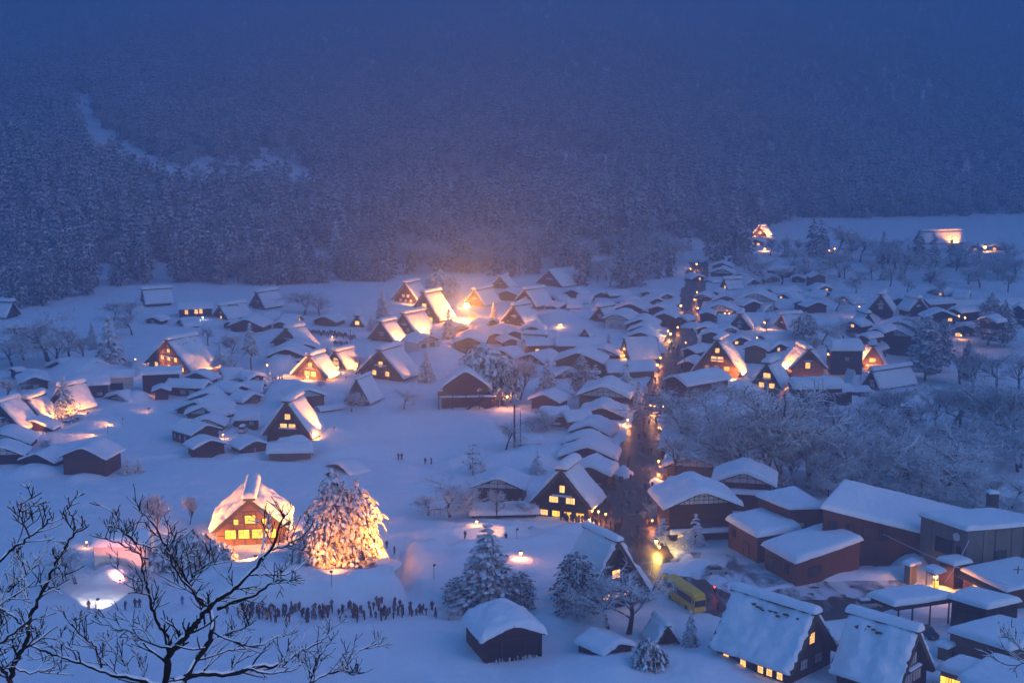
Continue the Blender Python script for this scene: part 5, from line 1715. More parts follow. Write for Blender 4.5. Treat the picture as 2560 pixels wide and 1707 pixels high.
# lamps: globe on a post, or hung under an eave
LAMP = {}
def lamp(label, u, v, vb=None, power=60, rad=.22, col=(1.0, .38, .08), m='lamp', name='street_lamp', group='small lamps of the village', light=True):
    P = ground(u, vb or v + 14)
    z = z_for(P, v)
    gz = surf(P.x, P.y)
    hh = max(.8, z - gz)
    r = thing(name, label, 'lamp', (P.x, P.y, gz - .2), 0, group)
    g = MB()
    g.tube([(0, 0, 0), (0, 0, hh)], [.06, .05], 6)
    g.build('post', M['metal'], r)
    g = MB()
    g.lathe([(rad * .3, -rad), (rad * .8, -rad * .6), (rad, 0), (rad * .8, rad * .6), (rad * .3, rad)], 10, (0, 0, hh + .2))
    b = g.build('bulb', M[m], r)
    g = MB()
    g.lathe([(rad * 1.3, rad * .95), (rad * .7, rad * 1.5), (.03, rad * 1.8)], 10, (0, 0, hh + .2))
    g.build('shade', M['metal'], b)
    if light:
        ld = bpy.data.lights.new('lamp_light', 'POINT')
        ld.energy, ld.color, ld.shadow_soft_size = power * (SPOW if name == 'shop_lantern' else LPOW), col, rad
        lo = bpy.data.objects.new('glow', ld)
        lo.parent = r
        lo.location = (0, -rad * 1.3, hh + .1)
        COL.objects.link(lo)
    return r
OR = (1.0, .32, .10)
for a in [
    ('orange lamp on a lit post at the edge of the open field', 1268, 991, 1022, 500, .32, OR),
    ('orange lamp on a tall lit post right of the dark conifer', 1302, 1382, 1412, 320, .3, OR),
    ('lamp on a post at the left of the long snow bank', 1192, 1306, 1330, 120, .26),
    ('white lamp before the long dark lodge', 507, 793, 800, 40, .24, (.8, .9, 1), 'lampwhite'),
    ('bright lamp before the tiny hut', 584, 802, 818, 240, .3),
    ('lamp at the corner of the white walled house', 334, 925, 945, 40, .2),
    ('lamp on the eave of the little metal roofed shed', 388, 976, 992, 60, .22, OR),
    ('lamp post on the path to the brightest house', 669, 912, 950, 120, .24),
    ('bulb under the porch of the brightest house', 769, 941, 950, 260, .34),
    ('bulb on the wall between the two brightest houses', 845, 918, 930, 260, .36),
    ('lamp beside the queue on the slope', 831, 842, 850, 60, .22),
    ('left one of the twin lamps under the frosted pines', 1285, 876, 888, 140, .28),
    ('right one of the twin lamps under the frosted pines', 1297, 876, 888, 140, .28),
    ('left one of the paired lamps on the white slope', 1397, 817, 824, 90, .22),
    ('right one of the paired lamps on the white slope', 1403, 817, 824, 90, .22),
    ('upper lamp on the corner of the grid gable house left of the slab roof', 1560, 872, 895, 120, .24),
    ('lower lamp on the corner of the grid gable house left of the slab roof', 1560, 888, 900, 120, .26),
    ('lamp in the yard of the dim thatched houses', 1911, 806, 822, 360, .4),
    ('lamp over the path behind the plain box house', 1892, 844, 860, 90, .22),
    ('orange ball lamp left of the giant snow cushion house', 2070, 885, 915, 320, .36, OR),
    ('lamp post above the frosted grove', 2147, 767, 795, 160, .26),
    ('lower lamp beside the lamp post above the frosted grove', 2154, 777, 792, 60, .2, OR),
    ('left lamp of the lit shopfront house', 2396, 790, 803, 320, .36),
    ('right lamp of the lit shopfront house', 2412, 794, 805, 260, .34),
    ('lamp at the porch of the dark gable left of the cedars', 2402, 838, 848, 160, .3),
    ('left lantern on the half timbered lamp house', 1812, 783, 798, 60, .22),
    ('right lantern on the half timbered lamp house', 1823, 783, 798, 60, .22),
    ('far lamp at the head of the street', 1741, 660, 672, 260, .4),
    ('yellow lamp over the lit sign of the small lodge', 2337, 1440, 1474, 900, .42),
    ('lamp on the corner of the house near the red storehouse', 217, 1354, 1368, 60, .18),
    ('far bright lamp in the cluster of lights at the right', 2462, 618, 628, 1500, .8),
    ('far lamp on the left of the cluster of lights at the right', 2432, 612, 622, 500, .5),
    ('far lamp on the right of the cluster of lights at the right', 2490, 612, 624, 500, .5),
    ('far lamp below the valley mouth house, left one', 1887, 590, 600, 700, .5),
    ('far lamp below the valley mouth house, right one', 1912, 622, 628, 600, .5),
    ('left far lamp before the dark trees', 2073, 626, 634, 200, .4),
    ('right far lamp before the dark trees', 2086, 622, 632, 200, .4),
    ('yellow lamp on the wall of the shop house where the street widens', 1640, 1352, 1372, 460, .34, (1, .6, .12)),
    ('lower yellow lamp on the wall of the shop house where the street widens', 1648, 1366, 1380, 320, .28, (1, .6, .12)),
    ('lamp in the yard left of the big dark farmhouse', 558, 1086, 1096, 60, .2),
    ('lamp at the feet of the frosted pines right of the dazzling light', 1190, 795, 802, 500, .5),
]:
    lamp(a[0], a[1], a[2], a[3], a[4], a[5], *(a[6:]))
for i, (u, v, vb, pw, rad, c) in enumerate([
    (1726, 672, 682, 60, .3, None), (1736, 749, 760, 80, .3, OR), (1744, 770, 780, 120, .34, OR), (1702, 764, 776, 160, .4, OR), (1690, 790, 802, 120, .34, None),
    (1694, 818, 828, 70, .26, None), (1676, 834, 846, 200, .36, (1, .7, .3)), (1670, 827, 842, 100, .28, None), (1663, 840, 852, 60, .22, OR), (1652, 866, 882, 200, .34, OR),
    (1651, 894, 908, 120, .28, OR), (1643, 912, 928, 330, .4, OR), (1633, 928, 942, 200, .32, OR), (1742, 730, 742, 60, .24, None), (1714, 856, 872, 40, .2, (.9, .9, 1)),
    (1569, 1049, 1064, 160, .24, None), (1626, 1013, 1028, 160, .22, None), (1636, 1015, 1028, 160, .22, None), (1658, 1015, 1030, 160, .22, None), (1678, 1012, 1028, 200, .24, None),
    (1646, 1069, 1082, 60, .16, None), (1646, 1152, 1172, 240, .22, OR), (1650, 1166, 1178, 120, .2, OR), (1646, 1190, 1204, 120, .2, None), (1480, 1276, 1300, 200, .22, None), (1496, 1278, 1302, 200, .22, None),
    (1514, 1284, 1306, 120, .2, None), (1630, 1300, 1316, 100, .18, OR), (1562, 1006, 1024, 50, .16, None)]):
    lamp('warm shopfront lantern at the edge of the busy street', u, v, vb, pw, rad, c or (1.0, .38, .08), 'lamp', 'shop_lantern', 'lanterns along the street')
lamp('red signal lamp in front of the signboard left of the street', 1606, 988, 1010, 60, .2, (1, .05, .04), 'lampred', 'signal_lamp')
lamp('red light baton lamp at the roadside behind the coach', 1786, 1466, 1484, 8, .16, (1, .05, .04), 'lampred', 'signal_lamp')

# the lit square sign under the porch lamp
p = on_ground(2338, 1476)
g = MB()
g.box(-.45, .45, -.12, .12, .4, 1.5)
o = g.build('lit_sign_box', M['litbright'])
o.location = p
tag(o, 'glowing yellow sign box under the small porch', 'sign')

# poles
def pole(label, u, v, vb, r=.14, name='utility_pole', arm=True):
    P = ground(u, vb)
    h = z_for(P, v) - P.z
    t = thing(name, label, 'pole', (P.x, P.y, surf(P.x, P.y) - .3))
    g = MB()
    g.tube([(0, 0, 0), (0, 0, h + .3)], [r, r * .7], 8)
    g.build('shaft', M['brown'], t)
    if arm:
        g = MB()
        g.bar((-.9, 0, h - .3), (.9, 0, h - .3), .1)
        g.build('crossarm', M['metal'], t)
    return t, Vector((P.x, P.y, P.z + h))
pole('thick bare utility pole at the right of the open field', 1286, 1018, 1126, .28, arm=False)
pole('thin pole beside the thick bare one', 1301, 1030, 1122, .12, arm=False)
pole('pole before the buried garage of the big dark farmhouse', 781, 1080, 1140, .1, arm=False)
pole('pole on the left of the glowing queue slope', 877, 822, 866, .12)
pole('pole in front of the big white half timbered house', 1888, 704, 748, .12)
pole('pole left of the street lamp row near the blazing house', 1711, 858, 930, .12)
pole('thin pole before the lumpy blazing house', 2151, 905, 952, .1, arm=False)
pole('thin pole in front of the small lit house in the snow', 2117, 895, 922, .1)
pole('post at the end of the bungalow in the right corner', 2540, 1418, 1500, .14)
pole('pole beside the gabled shed', 1330, 994, 1028, .1, arm=False)
# signboard
P = on_ground(1612, 996)
t = thing('signboard', 'blank white signboard on a post left of the street', 'sign', P)
g = MB()
g.box(-.09, .09, -.09, .09, -.5, 3.5)
g.build('post', M['metal'], t)
g = MB()
g.box(-.8, .8, -.2, -.1, 2.2, 4.2)
g.build('board', M['plaster'], t)
# wires over the car park
def wire(label, a, b, sag):
    pts = [Vector(a).lerp(Vector(b), k / 14) - Vector((0, 0, sag * 4 * (k / 14) * (1 - k / 14))) for k in range(15)]
    g = MB()
    g.tube(pts, [.05] * 15, 5)
    tag(g.build('cable', M['twig']), label, 'cable')
wire('snow coated cable slanting from the red hall to the bungalow', at_z(2197, 1328, 6.4), at_z(2520, 1462, 4.6), .6)
wire('second snow coated cable below the concrete wall', at_z(2424, 1348, 8.0), at_z(2362, 1456, 4.8), .4)

# ------------------------------------------------------------------ people
def person_mesh(name, joints, edges, rad):
    me = bpy.data.meshes.new('tmp')
    me.from_pydata([Vector(j) for j in joints], edges, [])
    o = bpy.data.objects.new('tmp', me)
    COL.objects.link(o)
    m = o.modifiers.new('s', 'SKIN')
    m.use_smooth_shade = True
    o.modifiers.new('d', 'SUBSURF').levels = 1
    bm = bmesh.new()
    bm.from_mesh(me)
    lay = bm.verts.layers.skin.verify()
    bm.verts.ensure_lookup_table()
    for v, r in zip(bm.verts, rad):
        v[lay].radius = (r, r) if not isinstance(r, tuple) else r
    bm.verts[0][lay].use_root = True
    bm.to_mesh(me)
    bm.free()
    dg = bpy.context.evaluated_depsgraph_get()
    out = bpy.data.meshes.new_from_object(o.evaluated_get(dg))
    out.name = name
    bpy.data.objects.remove(o)
    out.materials.clear()
    for k in ('trousers', 'trousers', 'skin', 'hair'):
        out.materials.append(M[k])
    for p in out.polygons:
        c = p.center
        arm_end = abs(c.x) > .2 and c.z < .86 or (c.y < -.36 and c.z > 1.0)
        if c.z > 1.45:
            p.material_index = 2 if (c.y < -.075 and 1.5 < c.z < 1.64) else 3
        elif c.z < .62:
            p.material_index = 1
        elif arm_end:
            p.material_index = 2
        else:
            p.material_index = 0
    return out
#        pelvis        waist        chest        neck        head        crown
SPINE = [(0, 0, .92), (0, 0, 1.08), (0, 0, 1.30), (0, 0, 1.47), (0, -.02, 1.58), (0, 0, 1.69)]
def legs(dx, step):
    return [(dx, -.02, .50), (dx, 0, .10), (dx, -.13 - step, .05), (-dx, .02 + step, .50), (-dx, .05 + step * 2, .10), (-dx, -.08 + step * 2, .05)]
def pose(kind):
    J = list(SPINE)
    step = .12 if kind == 'walk' else 0.0
    J += legs(.12, step)
    sh = [(.19, 0, 1.38), (-.19, 0, 1.38)]
    if kind == 'photo':
        ar = [(.30, -.12, 1.22), (.12, -.34, 1.46), (-.30, -.12, 1.22), (-.12, -.34, 1.46)]
    elif kind == 'pocket':
        ar = [(.32, .05, 1.14), (.22, -.10, .94), (-.32, .05, 1.14), (-.22, -.10, .94)]
    else:
        ar = [(.29, .0, 1.12), (.27, -.08, .86), (-.29, .03, 1.12), (-.27, -.02, .86)]
    J += [sh[0], ar[0], ar[1], sh[1], ar[2], ar[3]]
    E = [(0, 1), (1, 2), (2, 3), (3, 4), (4, 5), (0, 6), (6, 7), (7, 8), (0, 9), (9, 10), (10, 11), (2, 12), (12, 13), (13, 14), (2, 15), (15, 16), (16, 17)]
    Rr = [(.20, .16), (.20, .16), (.21, .16), (.075, .075), (.115, .125), (.085, .09), .10, .065, .06, .10, .065, .06, .10, .075, .045, .10, .075, .045]
    return person_mesh('person_body', J, E, Rr)
PM = {k: pose(k) for k in ('stand', 'photo', 'pocket', 'walk')}
COATS = {}
def coat(name, c):
    if name not in COATS:
        COATS[name] = mat('coat_' + name, c, .8, var=.1, scale=4)
    return COATS[name]
DARKS = [('black', (.012, .012, .016)), ('navy', (.015, .022, .06)), ('charcoal', (.04, .04, .045)), ('dark_brown', (.045, .028, .02)), ('grey', (.10, .10, .11))]
BR = {'red': (.42, .03, .03), 'yellow': (.5, .34, .03), 'orange': (.55, .13, .02), 'pink': (.5, .16, .22), 'white': (.6, .6, .6), 'beige': (.34, .25, .16), 'blue': (.04, .13, .42), 'teal': (.03, .22, .22), 'lime': (.32, .4, .04)}
g = MB()
g.box(-.17, .17, .10, .30, 1.0, 1.42)
PACK = g.mesh('backpack', M['metal'])
def person(p, label, group, cname='black', ccol=(.012, .012, .016), kind='stand', rz=0.0, sc=1.0, pack=False):
    o = link('person', PM[kind], None, (p.x, p.y, p.z), rz, sc)
    tag(o, label, 'person', group)
    o.material_slots[0].link = 'OBJECT'
    o.material_slots[0].material = coat(cname, ccol)
    if pack:
        link('backpack', PACK, o)
    return o
rr_ = random.Random(11)
named = {3: ('red', 'photo'), 9: ('lime', 'stand'), 14: ('yellow', 'photo'), 20: ('orange', 'pocket'), 27: ('pink', 'stand'), 33: ('white', 'stand'), 40: ('beige', 'stand'),
         46: ('blue', 'photo'), 52: ('red', 'stand'), 58: ('teal', 'pocket'), 63: ('beige', 'pocket'), 70: ('white', 'photo')}
GQ = 'people watching from the trodden path'
rows3 = [(1523, 568, 1000), (1533, 585, 1080), (1543, 600, 1090)]
n_ = 0
for k in range(138):
    v0, ua, ub = rows3[k % 3]
    u = ua + (ub - ua) * min(1, max(0, (k // 3 + rr_.gauss(.5, 1.3)) / 46))
    if u > 930 and k % 3 == 0:
        v0 -= 6
    v = v0 + rr_.uniform(-8, 8) - max(0, (u - 900) * .075)
    p = on_ground(u, v)
    p.z -= .12
    if k in named:
        c, kd = named[k]
        person(p, 'person in a %s coat in the crowd on the trodden path, %s' % (c + (' puffy' if k > 45 else ''), {'photo': 'taking a picture', 'stand': 'standing', 'pocket': 'hands pocketed'}[kd]),
               GQ, c, BR[c], kd, math.pi + rr_.uniform(-.5, .5), rr_.uniform(.95, 1.08), False)
    else:
        c, cc = rr_.choice(DARKS)
        person(p, 'person in a dark winter coat among the crowd on the trodden path', GQ, c, cc, rr_.choice(['stand', 'walk', 'photo', 'pocket']), math.pi + rr_.uniform(-1.6, 1.6), rr_.uniform(.78, 1.12), rr_.random() < .3)
for lb, u, v, c, kd in [('person in a dark coat alone at the right end of the crowd', 1160, 1522, 'black', 'stand'), ('person in a brown red coat at the far left path', 222, 1521, 'orange', 'stand'),
                        ('person in a beige coat beside the white pool of light', 240, 1521, 'beige', 'stand'), ('person in a black coat raising a camera at the left path', 313, 1520, 'navy', 'photo'),
                        ('person in a charcoal coat left of a pair on the left path', 338, 1513, 'charcoal', 'stand'), ('person in a dark brown coat, right of a pair on the left path', 349, 1513, 'dark_brown', 'stand'),
                        ('person in a navy coat behind the black branches, left', 395, 1508, 'navy', 'stand'), ('person in a blue coat behind the black branches, right', 456, 1507, 'blue', 'stand'),
                        ('person in an orange jacket on the field path', 1078, 1156, 'orange', 'pocket'), ('person in a dark coat left of the orange jacket', 1063, 1156, 'black', 'walk'),
                        ('left one of two dark walkers on the field path', 996, 1147, 'black', 'walk'), ('right one of two dark walkers on the field path', 1004, 1147, 'charcoal', 'walk'),
                        ('person in a brown coat on the steps right of the huge pine, left one', 967, 1373, 'dark_brown', 'stand'), ('person on the steps right of the huge pine, right one', 986, 1376, 'charcoal', 'stand'),
                        ('person with dark clothes behind the top of the dark conifer, left', 1163, 1362, 'dark_brown', 'walk'), ('lone person waist deep behind the snow bank', 1265, 1350, 'black', 'stand'),
                        ('person at the roadside behind the coach holding a red light', 1787, 1479, 'charcoal', 'stand'), ('second person at the roadside behind the coach', 1802, 1487, 'grey', 'stand'),
                        ('person in a dark coat in front of the coach', 1794, 1520, 'black', 'walk')]:
    cc = dict(DARKS).get(c) or BR[c]
    person(on_ground(u, v), lb, 'people out on the snow paths', c, cc, kd, rr_.uniform(2, 4.3), rr_.uniform(.97, 1.06))
# street crowd
for k in range(122):
    t = rr_.random() ** .8
    i = min(8, int(t * 9))
    a, b = ROAD[i], ROAD[i + 1]
    q = a.lerp(b, rr_.random())
    wv = ROAD_HW[i] * .85
    if rr_.random() < .30 and i < 7:
        continue
    p = Vector((q.x + rr_.uniform(-wv, wv), q.y, -.1))
    p.z = max(-.1, surf(p.x, p.y))
    c, cc = rr_.choice(DARKS + [('dark_brown', (.045, .028, .02)), ('maroon', (.09, .02, .02)), ('tan', (.16, .09, .05)), ('umber', (.09, .05, .03))])
    person(p, 'person in dark winter clothes walking on the wet village street', 'people walking on the street', c, cc, rr_.choice(['walk', 'walk', 'stand', 'pocket']), rr_.choice([0, math.pi]) + rr_.uniform(-.5, .5), rr_.uniform(.92, 1.08), rr_.random() < .3)
for k in range(22):
    t = k / 21
    p = on_ground(1405 + 85 * t + rr_.uniform(-3, 3), 1302 + 16 * t + rr_.uniform(-2, 2))
    p.z += .1
    c, cc = rr_.choice(DARKS)
    person(p, 'person in dark winter clothes queuing before the lit restaurant windows', 'people queuing at the restaurant', c, cc, 'stand', rr_.uniform(0, 6), rr_.uniform(.92, 1.06))
for k in range(16):
    p = on_ground(rr_.uniform(1505, 1600), rr_.uniform(1300, 1375))
    p.z = max(p.z, -.1)
    c, cc = rr_.choice(DARKS)
    person(p, 'person in dark winter clothes at the street corner by the restaurant', 'people at the street corner', c, cc, rr_.choice(['walk', 'stand']), rr_.uniform(0, 6), rr_.uniform(.92, 1.06))
FQ = MB()
def far_person(p, sc):
    me = PM['stand']
    a = rr_.uniform(0, 6.28)
    c, n_ = math.cos(a), math.sin(a)
    FQ.add([(p.x + sc * (v.co.x * c - v.co.y * n_), p.y + sc * (v.co.x * n_ + v.co.y * c), p.z + sc * v.co.z) for v in me.vertices], [tuple(f.vertices) for f in me.polygons])
for k in range(46):
    t = k / 45
    far_person(on_ground(758 + 130 * t, 834 + 14 * t + rr_.uniform(-2.5, 2.5)), rr_.uniform(.95, 1.1))
for k in range(9):
    far_person(on_ground(835 + 4.2 * k + rr_.uniform(-1, 1), 866 + rr_.uniform(-3, 1)), rr_.uniform(.95, 1.1))
for k in range(30):
    t = k / 29
    far_person(on_ground(1344 + 78 * t, 793 - 9 * t + rr_.uniform(-1.5, 1.5)), rr_.uniform(.95, 1.1))
tag(FQ.build('distant_queue', M['trousers'], smooth=True), 'distant queues of people in dark clothes on the far slopes', None, None, 'stuff')
for k, (u, v, c) in enumerate([(682, 952, 'navy'), (688, 952, 'blue'), (699, 951, 'red'), (706, 950, 'charcoal')]):
    person(on_ground(u, v), 'person in a %s coat on the path to the brightest house' % c, 'people before the brightest house', c, dict(DARKS).get(c) or BR[c], 'stand', rr_.uniform(0, 6), 1.0)
# the pool of torch light on the snow
p, t = on_ground(246, 1528), on_ground(250, 1492)
p.z += 2.0
flood('white work light making a bright oval on the snow', p, t, 420, 66, col=(1, .86, .66), blend=.2)
# ------------------------------------------------------------------ trees
def pad(g, c, u, s, a, b, rng, hump=.28, mi=0):
    """a leaf-sized tuft: a bent, jagged little plate with a hump of snow"""
    up = Vector((0, 0, 1))
    n = 6
    ring = []
    for k in range(n):
        t = 6.283 * (k + rng.uniform(-.25, .25)) / n
        q = c + u * (a * math.cos(t) * rng.uniform(.65, 1.2)) + s * (b * math.sin(t) * rng.uniform(.65, 1.2)) - up * (rng.uniform(.05, .35) * a)
        ring.append(q)
    top = c + up * hump * a * rng.uniform(.6, 1.3)
    bot = c - up * .3 * a
    g.add([top] + ring + [bot], [(0, 1 + k, 1 + (k + 1) % n) for k in range(n)] + [(n + 1, 1 + (k + 1) % n, 1 + k) for k in range(n)], mi)

def conifer(seed, H=12.0, R=3.0, levels=13, nb=8, np_=4, droop=.45, psz=.55, z0=.12, prof='cone', hump=.3, gaps=.08, trunk_r=.22):
    rng = random.Random(seed)
    cr, tr = MB(), MB()
    lean = (rng.uniform(-.02, .02), rng.uniform(-.02, .02))
    tr.tube([(lean[0] * H * t, lean[1] * H * t, H * t) for t in (0, .3, .6, .97)], [trunk_r, trunk_r * .75, trunk_r * .45, .03], 6)
    for i in range(levels):
        t = (i + rng.uniform(-.2, .2)) / (levels - 1) if i else 0
        t = max(0, min(1, t))
        z = H * (z0 + (1 - z0) * t)
        if prof == 'cone':
            rr = R * (1 - t) ** .85 + .12
        elif prof == 'dome':
            rr = R * math.sqrt(max(0, 1 - t ** 3.2)) * (.80 + .25 * math.sin(t * 2.9)) + .2
        elif prof == 'column':
            rr = R * (1 - t ** 2.2) ** .8 * (.6 + .4 * min(1, t * 5)) + .12
        else:
            rr = R * (1 - abs(t - .45) * 1.3) + .3
        k = max(3, int(nb * (.55 + .6 * rr / R)))
        a0 = rng.random() * 6.283
        for j in range(k):
            if rng.random() < gaps:
                continue
            az = a0 + 6.283 * (j + rng.uniform(-.3, .3)) / k
            L = rr * rng.uniform(.68, 1.12)
            d = Vector((math.cos(az), math.sin(az), 0))
            s = Vector((-d.y, d.x, 0))
            dr = droop * rng.uniform(.6, 1.4)
            pn = max(2, int(np_ * (.5 + .6 * L / R)))
            for q in range(pn):
                f = (q + .6) / pn
                if f < .18 and rr > 1:
                    continue
                base = Vector((lean[0] * z, lean[1] * z, z)) + d * (L * f) + Vector((0, 0, -dr * L * f * f + .10 * L * f))
                wv = L * .26 * (1 - .35 * f)
                for sd in ((-1, 1) if L > 1.2 * psz else (0,)):
                    c = base + s * (sd * wv * rng.uniform(.25, 1.0)) + Vector((0, 0, rng.uniform(-.12, .12)))
                    u = (d * rng.uniform(.7, 1) + s * sd * .4 + Vector((0, 0, -dr * 1.1 * f))).normalized()
                    pad(cr, c, u, s, psz * rng.uniform(.7, 1.25), psz * .6 * rng.uniform(.7, 1.25), rng, hump)
    pad(cr, Vector((lean[0] * H, lean[1] * H, H)), Vector((1, 0, 0)), Vector((0, 1, 0)), .25, .25, rng, 1.4)
    return cr, tr

def broadleaf(seed, H=8.0, spread=1.0, trunk=.2, twigs=4, first=.22, up=.35, thick=1.0, limbs=5, minr=.022):
    rng = random.Random(seed)
    g = MB()
    def grow(p, d, L, r, lev):
        n = 3 if lev < 3 else 2
        pts, rad = [p], [r]
        for i in range(n):
            d = (d + Vector((rng.uniform(-.28, .28), rng.uniform(-.28, .28), rng.uniform(-.10, .22) if lev < 3 else rng.uniform(-.22, .15)))).normalized()
            p = p + d * (L / n)
            pts.append(p)
            rad.append(max(minr * .7, r * (1 - .45 * (i + 1) / n)))
        g.tube(pts, rad, 5 if lev < 2 else 3, 1 if lev < 3 else 0, cap=False)
        if lev >= 4:
            return
        k = (limbs, 5, 6, twigs)[lev]
        for j in range(k):
            f = rng.uniform(.35, 1.0) if lev else rng.uniform(first + .25, 1.0)
            i = min(n - 1, int(f * n))
            q = pts[i].lerp(pts[i + 1], f * n - i)
            ax = Vector((rng.gauss(0, 1), rng.gauss(0, 1), rng.gauss(0, .55))).normalized()
            nd = (d * .55 + ax * .75 * spread + Vector((0, 0, up * (.8 if lev < 2 else .3)))).normalized()
            grow(q, nd, L * rng.uniform(.52, .78), max(minr, r * .55), lev + 1)
    grow(Vector((0, 0, 0)), Vector((rng.uniform(-.1, .1), rng.uniform(-.1, .1), 1)), H * .45, trunk * thick, 0)
    zm = max(v[2] for v in g.v)
    k = H / zm
    g.v = [(x * k, y * k, z * k) for x, y, z in g.v]
    return g

PROTO = {}
def proto_conifer(key, needle='needle', **kw):
    cr, tr = conifer(**kw)
    PROTO[key] = (cr.mesh('crown', M[needle]), tr.mesh('trunk', M['bark']), kw.get('H', 12.0))
def proto_leaf(key, **kw):
    g = broadleaf(**kw)
    PROTO[key] = (g.mesh('branches', [M['twig'], M['limb']]), None, kw.get('H', 8.0))

M['pine_lit'] = snow_on('lit_tinted_pine_snow', (0.06, 0.04, 0.015), 0.28, 0.35, nscale=1.2, nstr=0.9)  # needles under the snow tinted warm, floodlight gold put into their colour
_c1, _t1 = conifer(seed=1, H=18.5, R=6.6, levels=14, nb=11, np_=8, droop=.85, psz=.74, z0=.05, prof='dome', hump=.4, gaps=.22, trunk_r=.4)
_c2, _t2 = conifer(seed=41, H=16.2, R=6.2, levels=13, nb=11, np_=8, droop=.85, psz=.74, z0=.03, prof='dome', hump=.4, gaps=.22, trunk_r=.3)
_c3, _t3 = conifer(seed=42, H=11, R=6.0, levels=9, nb=11, np_=8, droop=.7, psz=.72, z0=.02, prof='dome', hump=.4, gaps=.2, trunk_r=.25)
for _c, _t, _x, _y in ((_c2, _t2, 4.2, .5), (_c3, _t3, -3.2, -1.2)):
    _c1.add([(x + _x, y + _y, z) for x, y, z in _c.v], _c.f)
    _t1.add([(x + _x, y + _y, z) for x, y, z in _t.v], _t.f)
PROTO['bigpine'] = (_c1.mesh('crown', M['pine_lit']), _t1.mesh('trunk', M['bark']), 19)
proto_conifer('fir_a', 'needledark', seed=2, H=16, R=5.0, levels=17, nb=11, np_=6, droop=.30, psz=.62, z0=.06, prof='cone', hump=.3)
proto_conifer('fir_b', 'needledark', seed=3, H=12, R=4.6, levels=13, nb=10, np_=6, droop=.22, psz=.55, z0=.10, prof='dome', hump=.3, gaps=.2)
proto_conifer('spruce_a', 'needle', seed=4, H=13, R=3.6, levels=16, nb=9, np_=4, droop=.5, psz=.62, z0=.14, prof='cone', hump=.4)
proto_conifer('spruce_b', 'needle', seed=5, H=11, R=3.2, levels=12, nb=8, np_=4, droop=.6, psz=.7, z0=.08, prof='cone', hump=.45, gaps=.15)
proto_conifer('cedar', 'needledark', seed=6, H=19, R=3.8, levels=20, nb=9, np_=4, droop=.4, psz=.75, z0=.15, prof='column', hump=.3, gaps=.12)
proto_conifer('pine_tall', 'needle', seed=7, H=14, R=3.0, levels=9, nb=7, np_=4, droop=.5, psz=.8, z0=.40, prof='cone', hump=.45, gaps=.2)
proto_conifer('pine_round', 'needle', seed=8, H=9, R=5.2, levels=8, nb=9, np_=5, droop=.35, psz=.95, z0=.30, prof='dome', hump=.5, gaps=.18, trunk_r=.3)
proto_conifer('garden_pine', 'needle', seed=9, H=7.5, R=2.6, levels=6, nb=6, np_=4, droop=.25, psz=.5, z0=.25, prof='mid', hump=.4, gaps=.25, trunk_r=.12)
proto_conifer('small_fir', 'needle', seed=10, H=5.5, R=2.2, levels=9, nb=8, np_=4, droop=.3, psz=.4, z0=.05, prof='cone', hump=.3)
proto_conifer('bush', 'pine_lit', seed=12, H=3.4, R=3.0, levels=7, nb=10, np_=4, droop=.35, psz=.6, z0=.05, prof='dome', hump=.6, gaps=.05)
for i in range(4):
    proto_conifer('far%d' % i, 'needlefar', seed=20 + i, H=20, R=4.2 + .3 * i, levels=10, nb=6, np_=3, droop=.5, psz=1.25, z0=.12, prof='cone' if i % 2 else 'column', hump=.4, gaps=.12, trunk_r=.3)
proto_leaf('bare_a', seed=31, H=9, spread=1.25, trunk=.22, twigs=6, up=.15)
proto_leaf('bare_b', seed=32, H=10, spread=1.0, trunk=.25, twigs=6, up=.3)
proto_leaf('bare_c', seed=33, H=14, spread=1.2, trunk=.40, twigs=6, up=.22, limbs=7, minr=.03)
proto_leaf('bare_d', seed=34, H=7, spread=.8, trunk=.14, twigs=6, up=.55, limbs=6)
proto_leaf('shrub', seed=35, H=4, spread=1.1, trunk=.09, twigs=4, up=.4, first=.0, limbs=8)

def tree(key, u, vtop, vb, label, group, name=None, cat='tree', wide=1.0, rz=None, sink=.2, P=None):
    rng = random.Random(int(u * 7 + vb))
    P = P or on_ground(u, vb)
    h = max(1.5, z_for(P, vtop) - P.z)
    cm, tm, H = PROTO[key]
    s = h / H
    rz = rng.random() * 6.28 if rz is None else rz
    nm = name or {'b': 'bare_tree', 's': 'snowy_spruce', 'p': 'snowy_pine'}.get(key[0], 'snowy_fir')
    r = thing(nm, label, cat, (P.x, P.y, P.z - sink), rz, group)
    r.scale = (s * wide, s * wide, s)
    link('crown' if tm else 'branches', cm, r)
    if tm:
        link('trunk', tm, r)
    return r

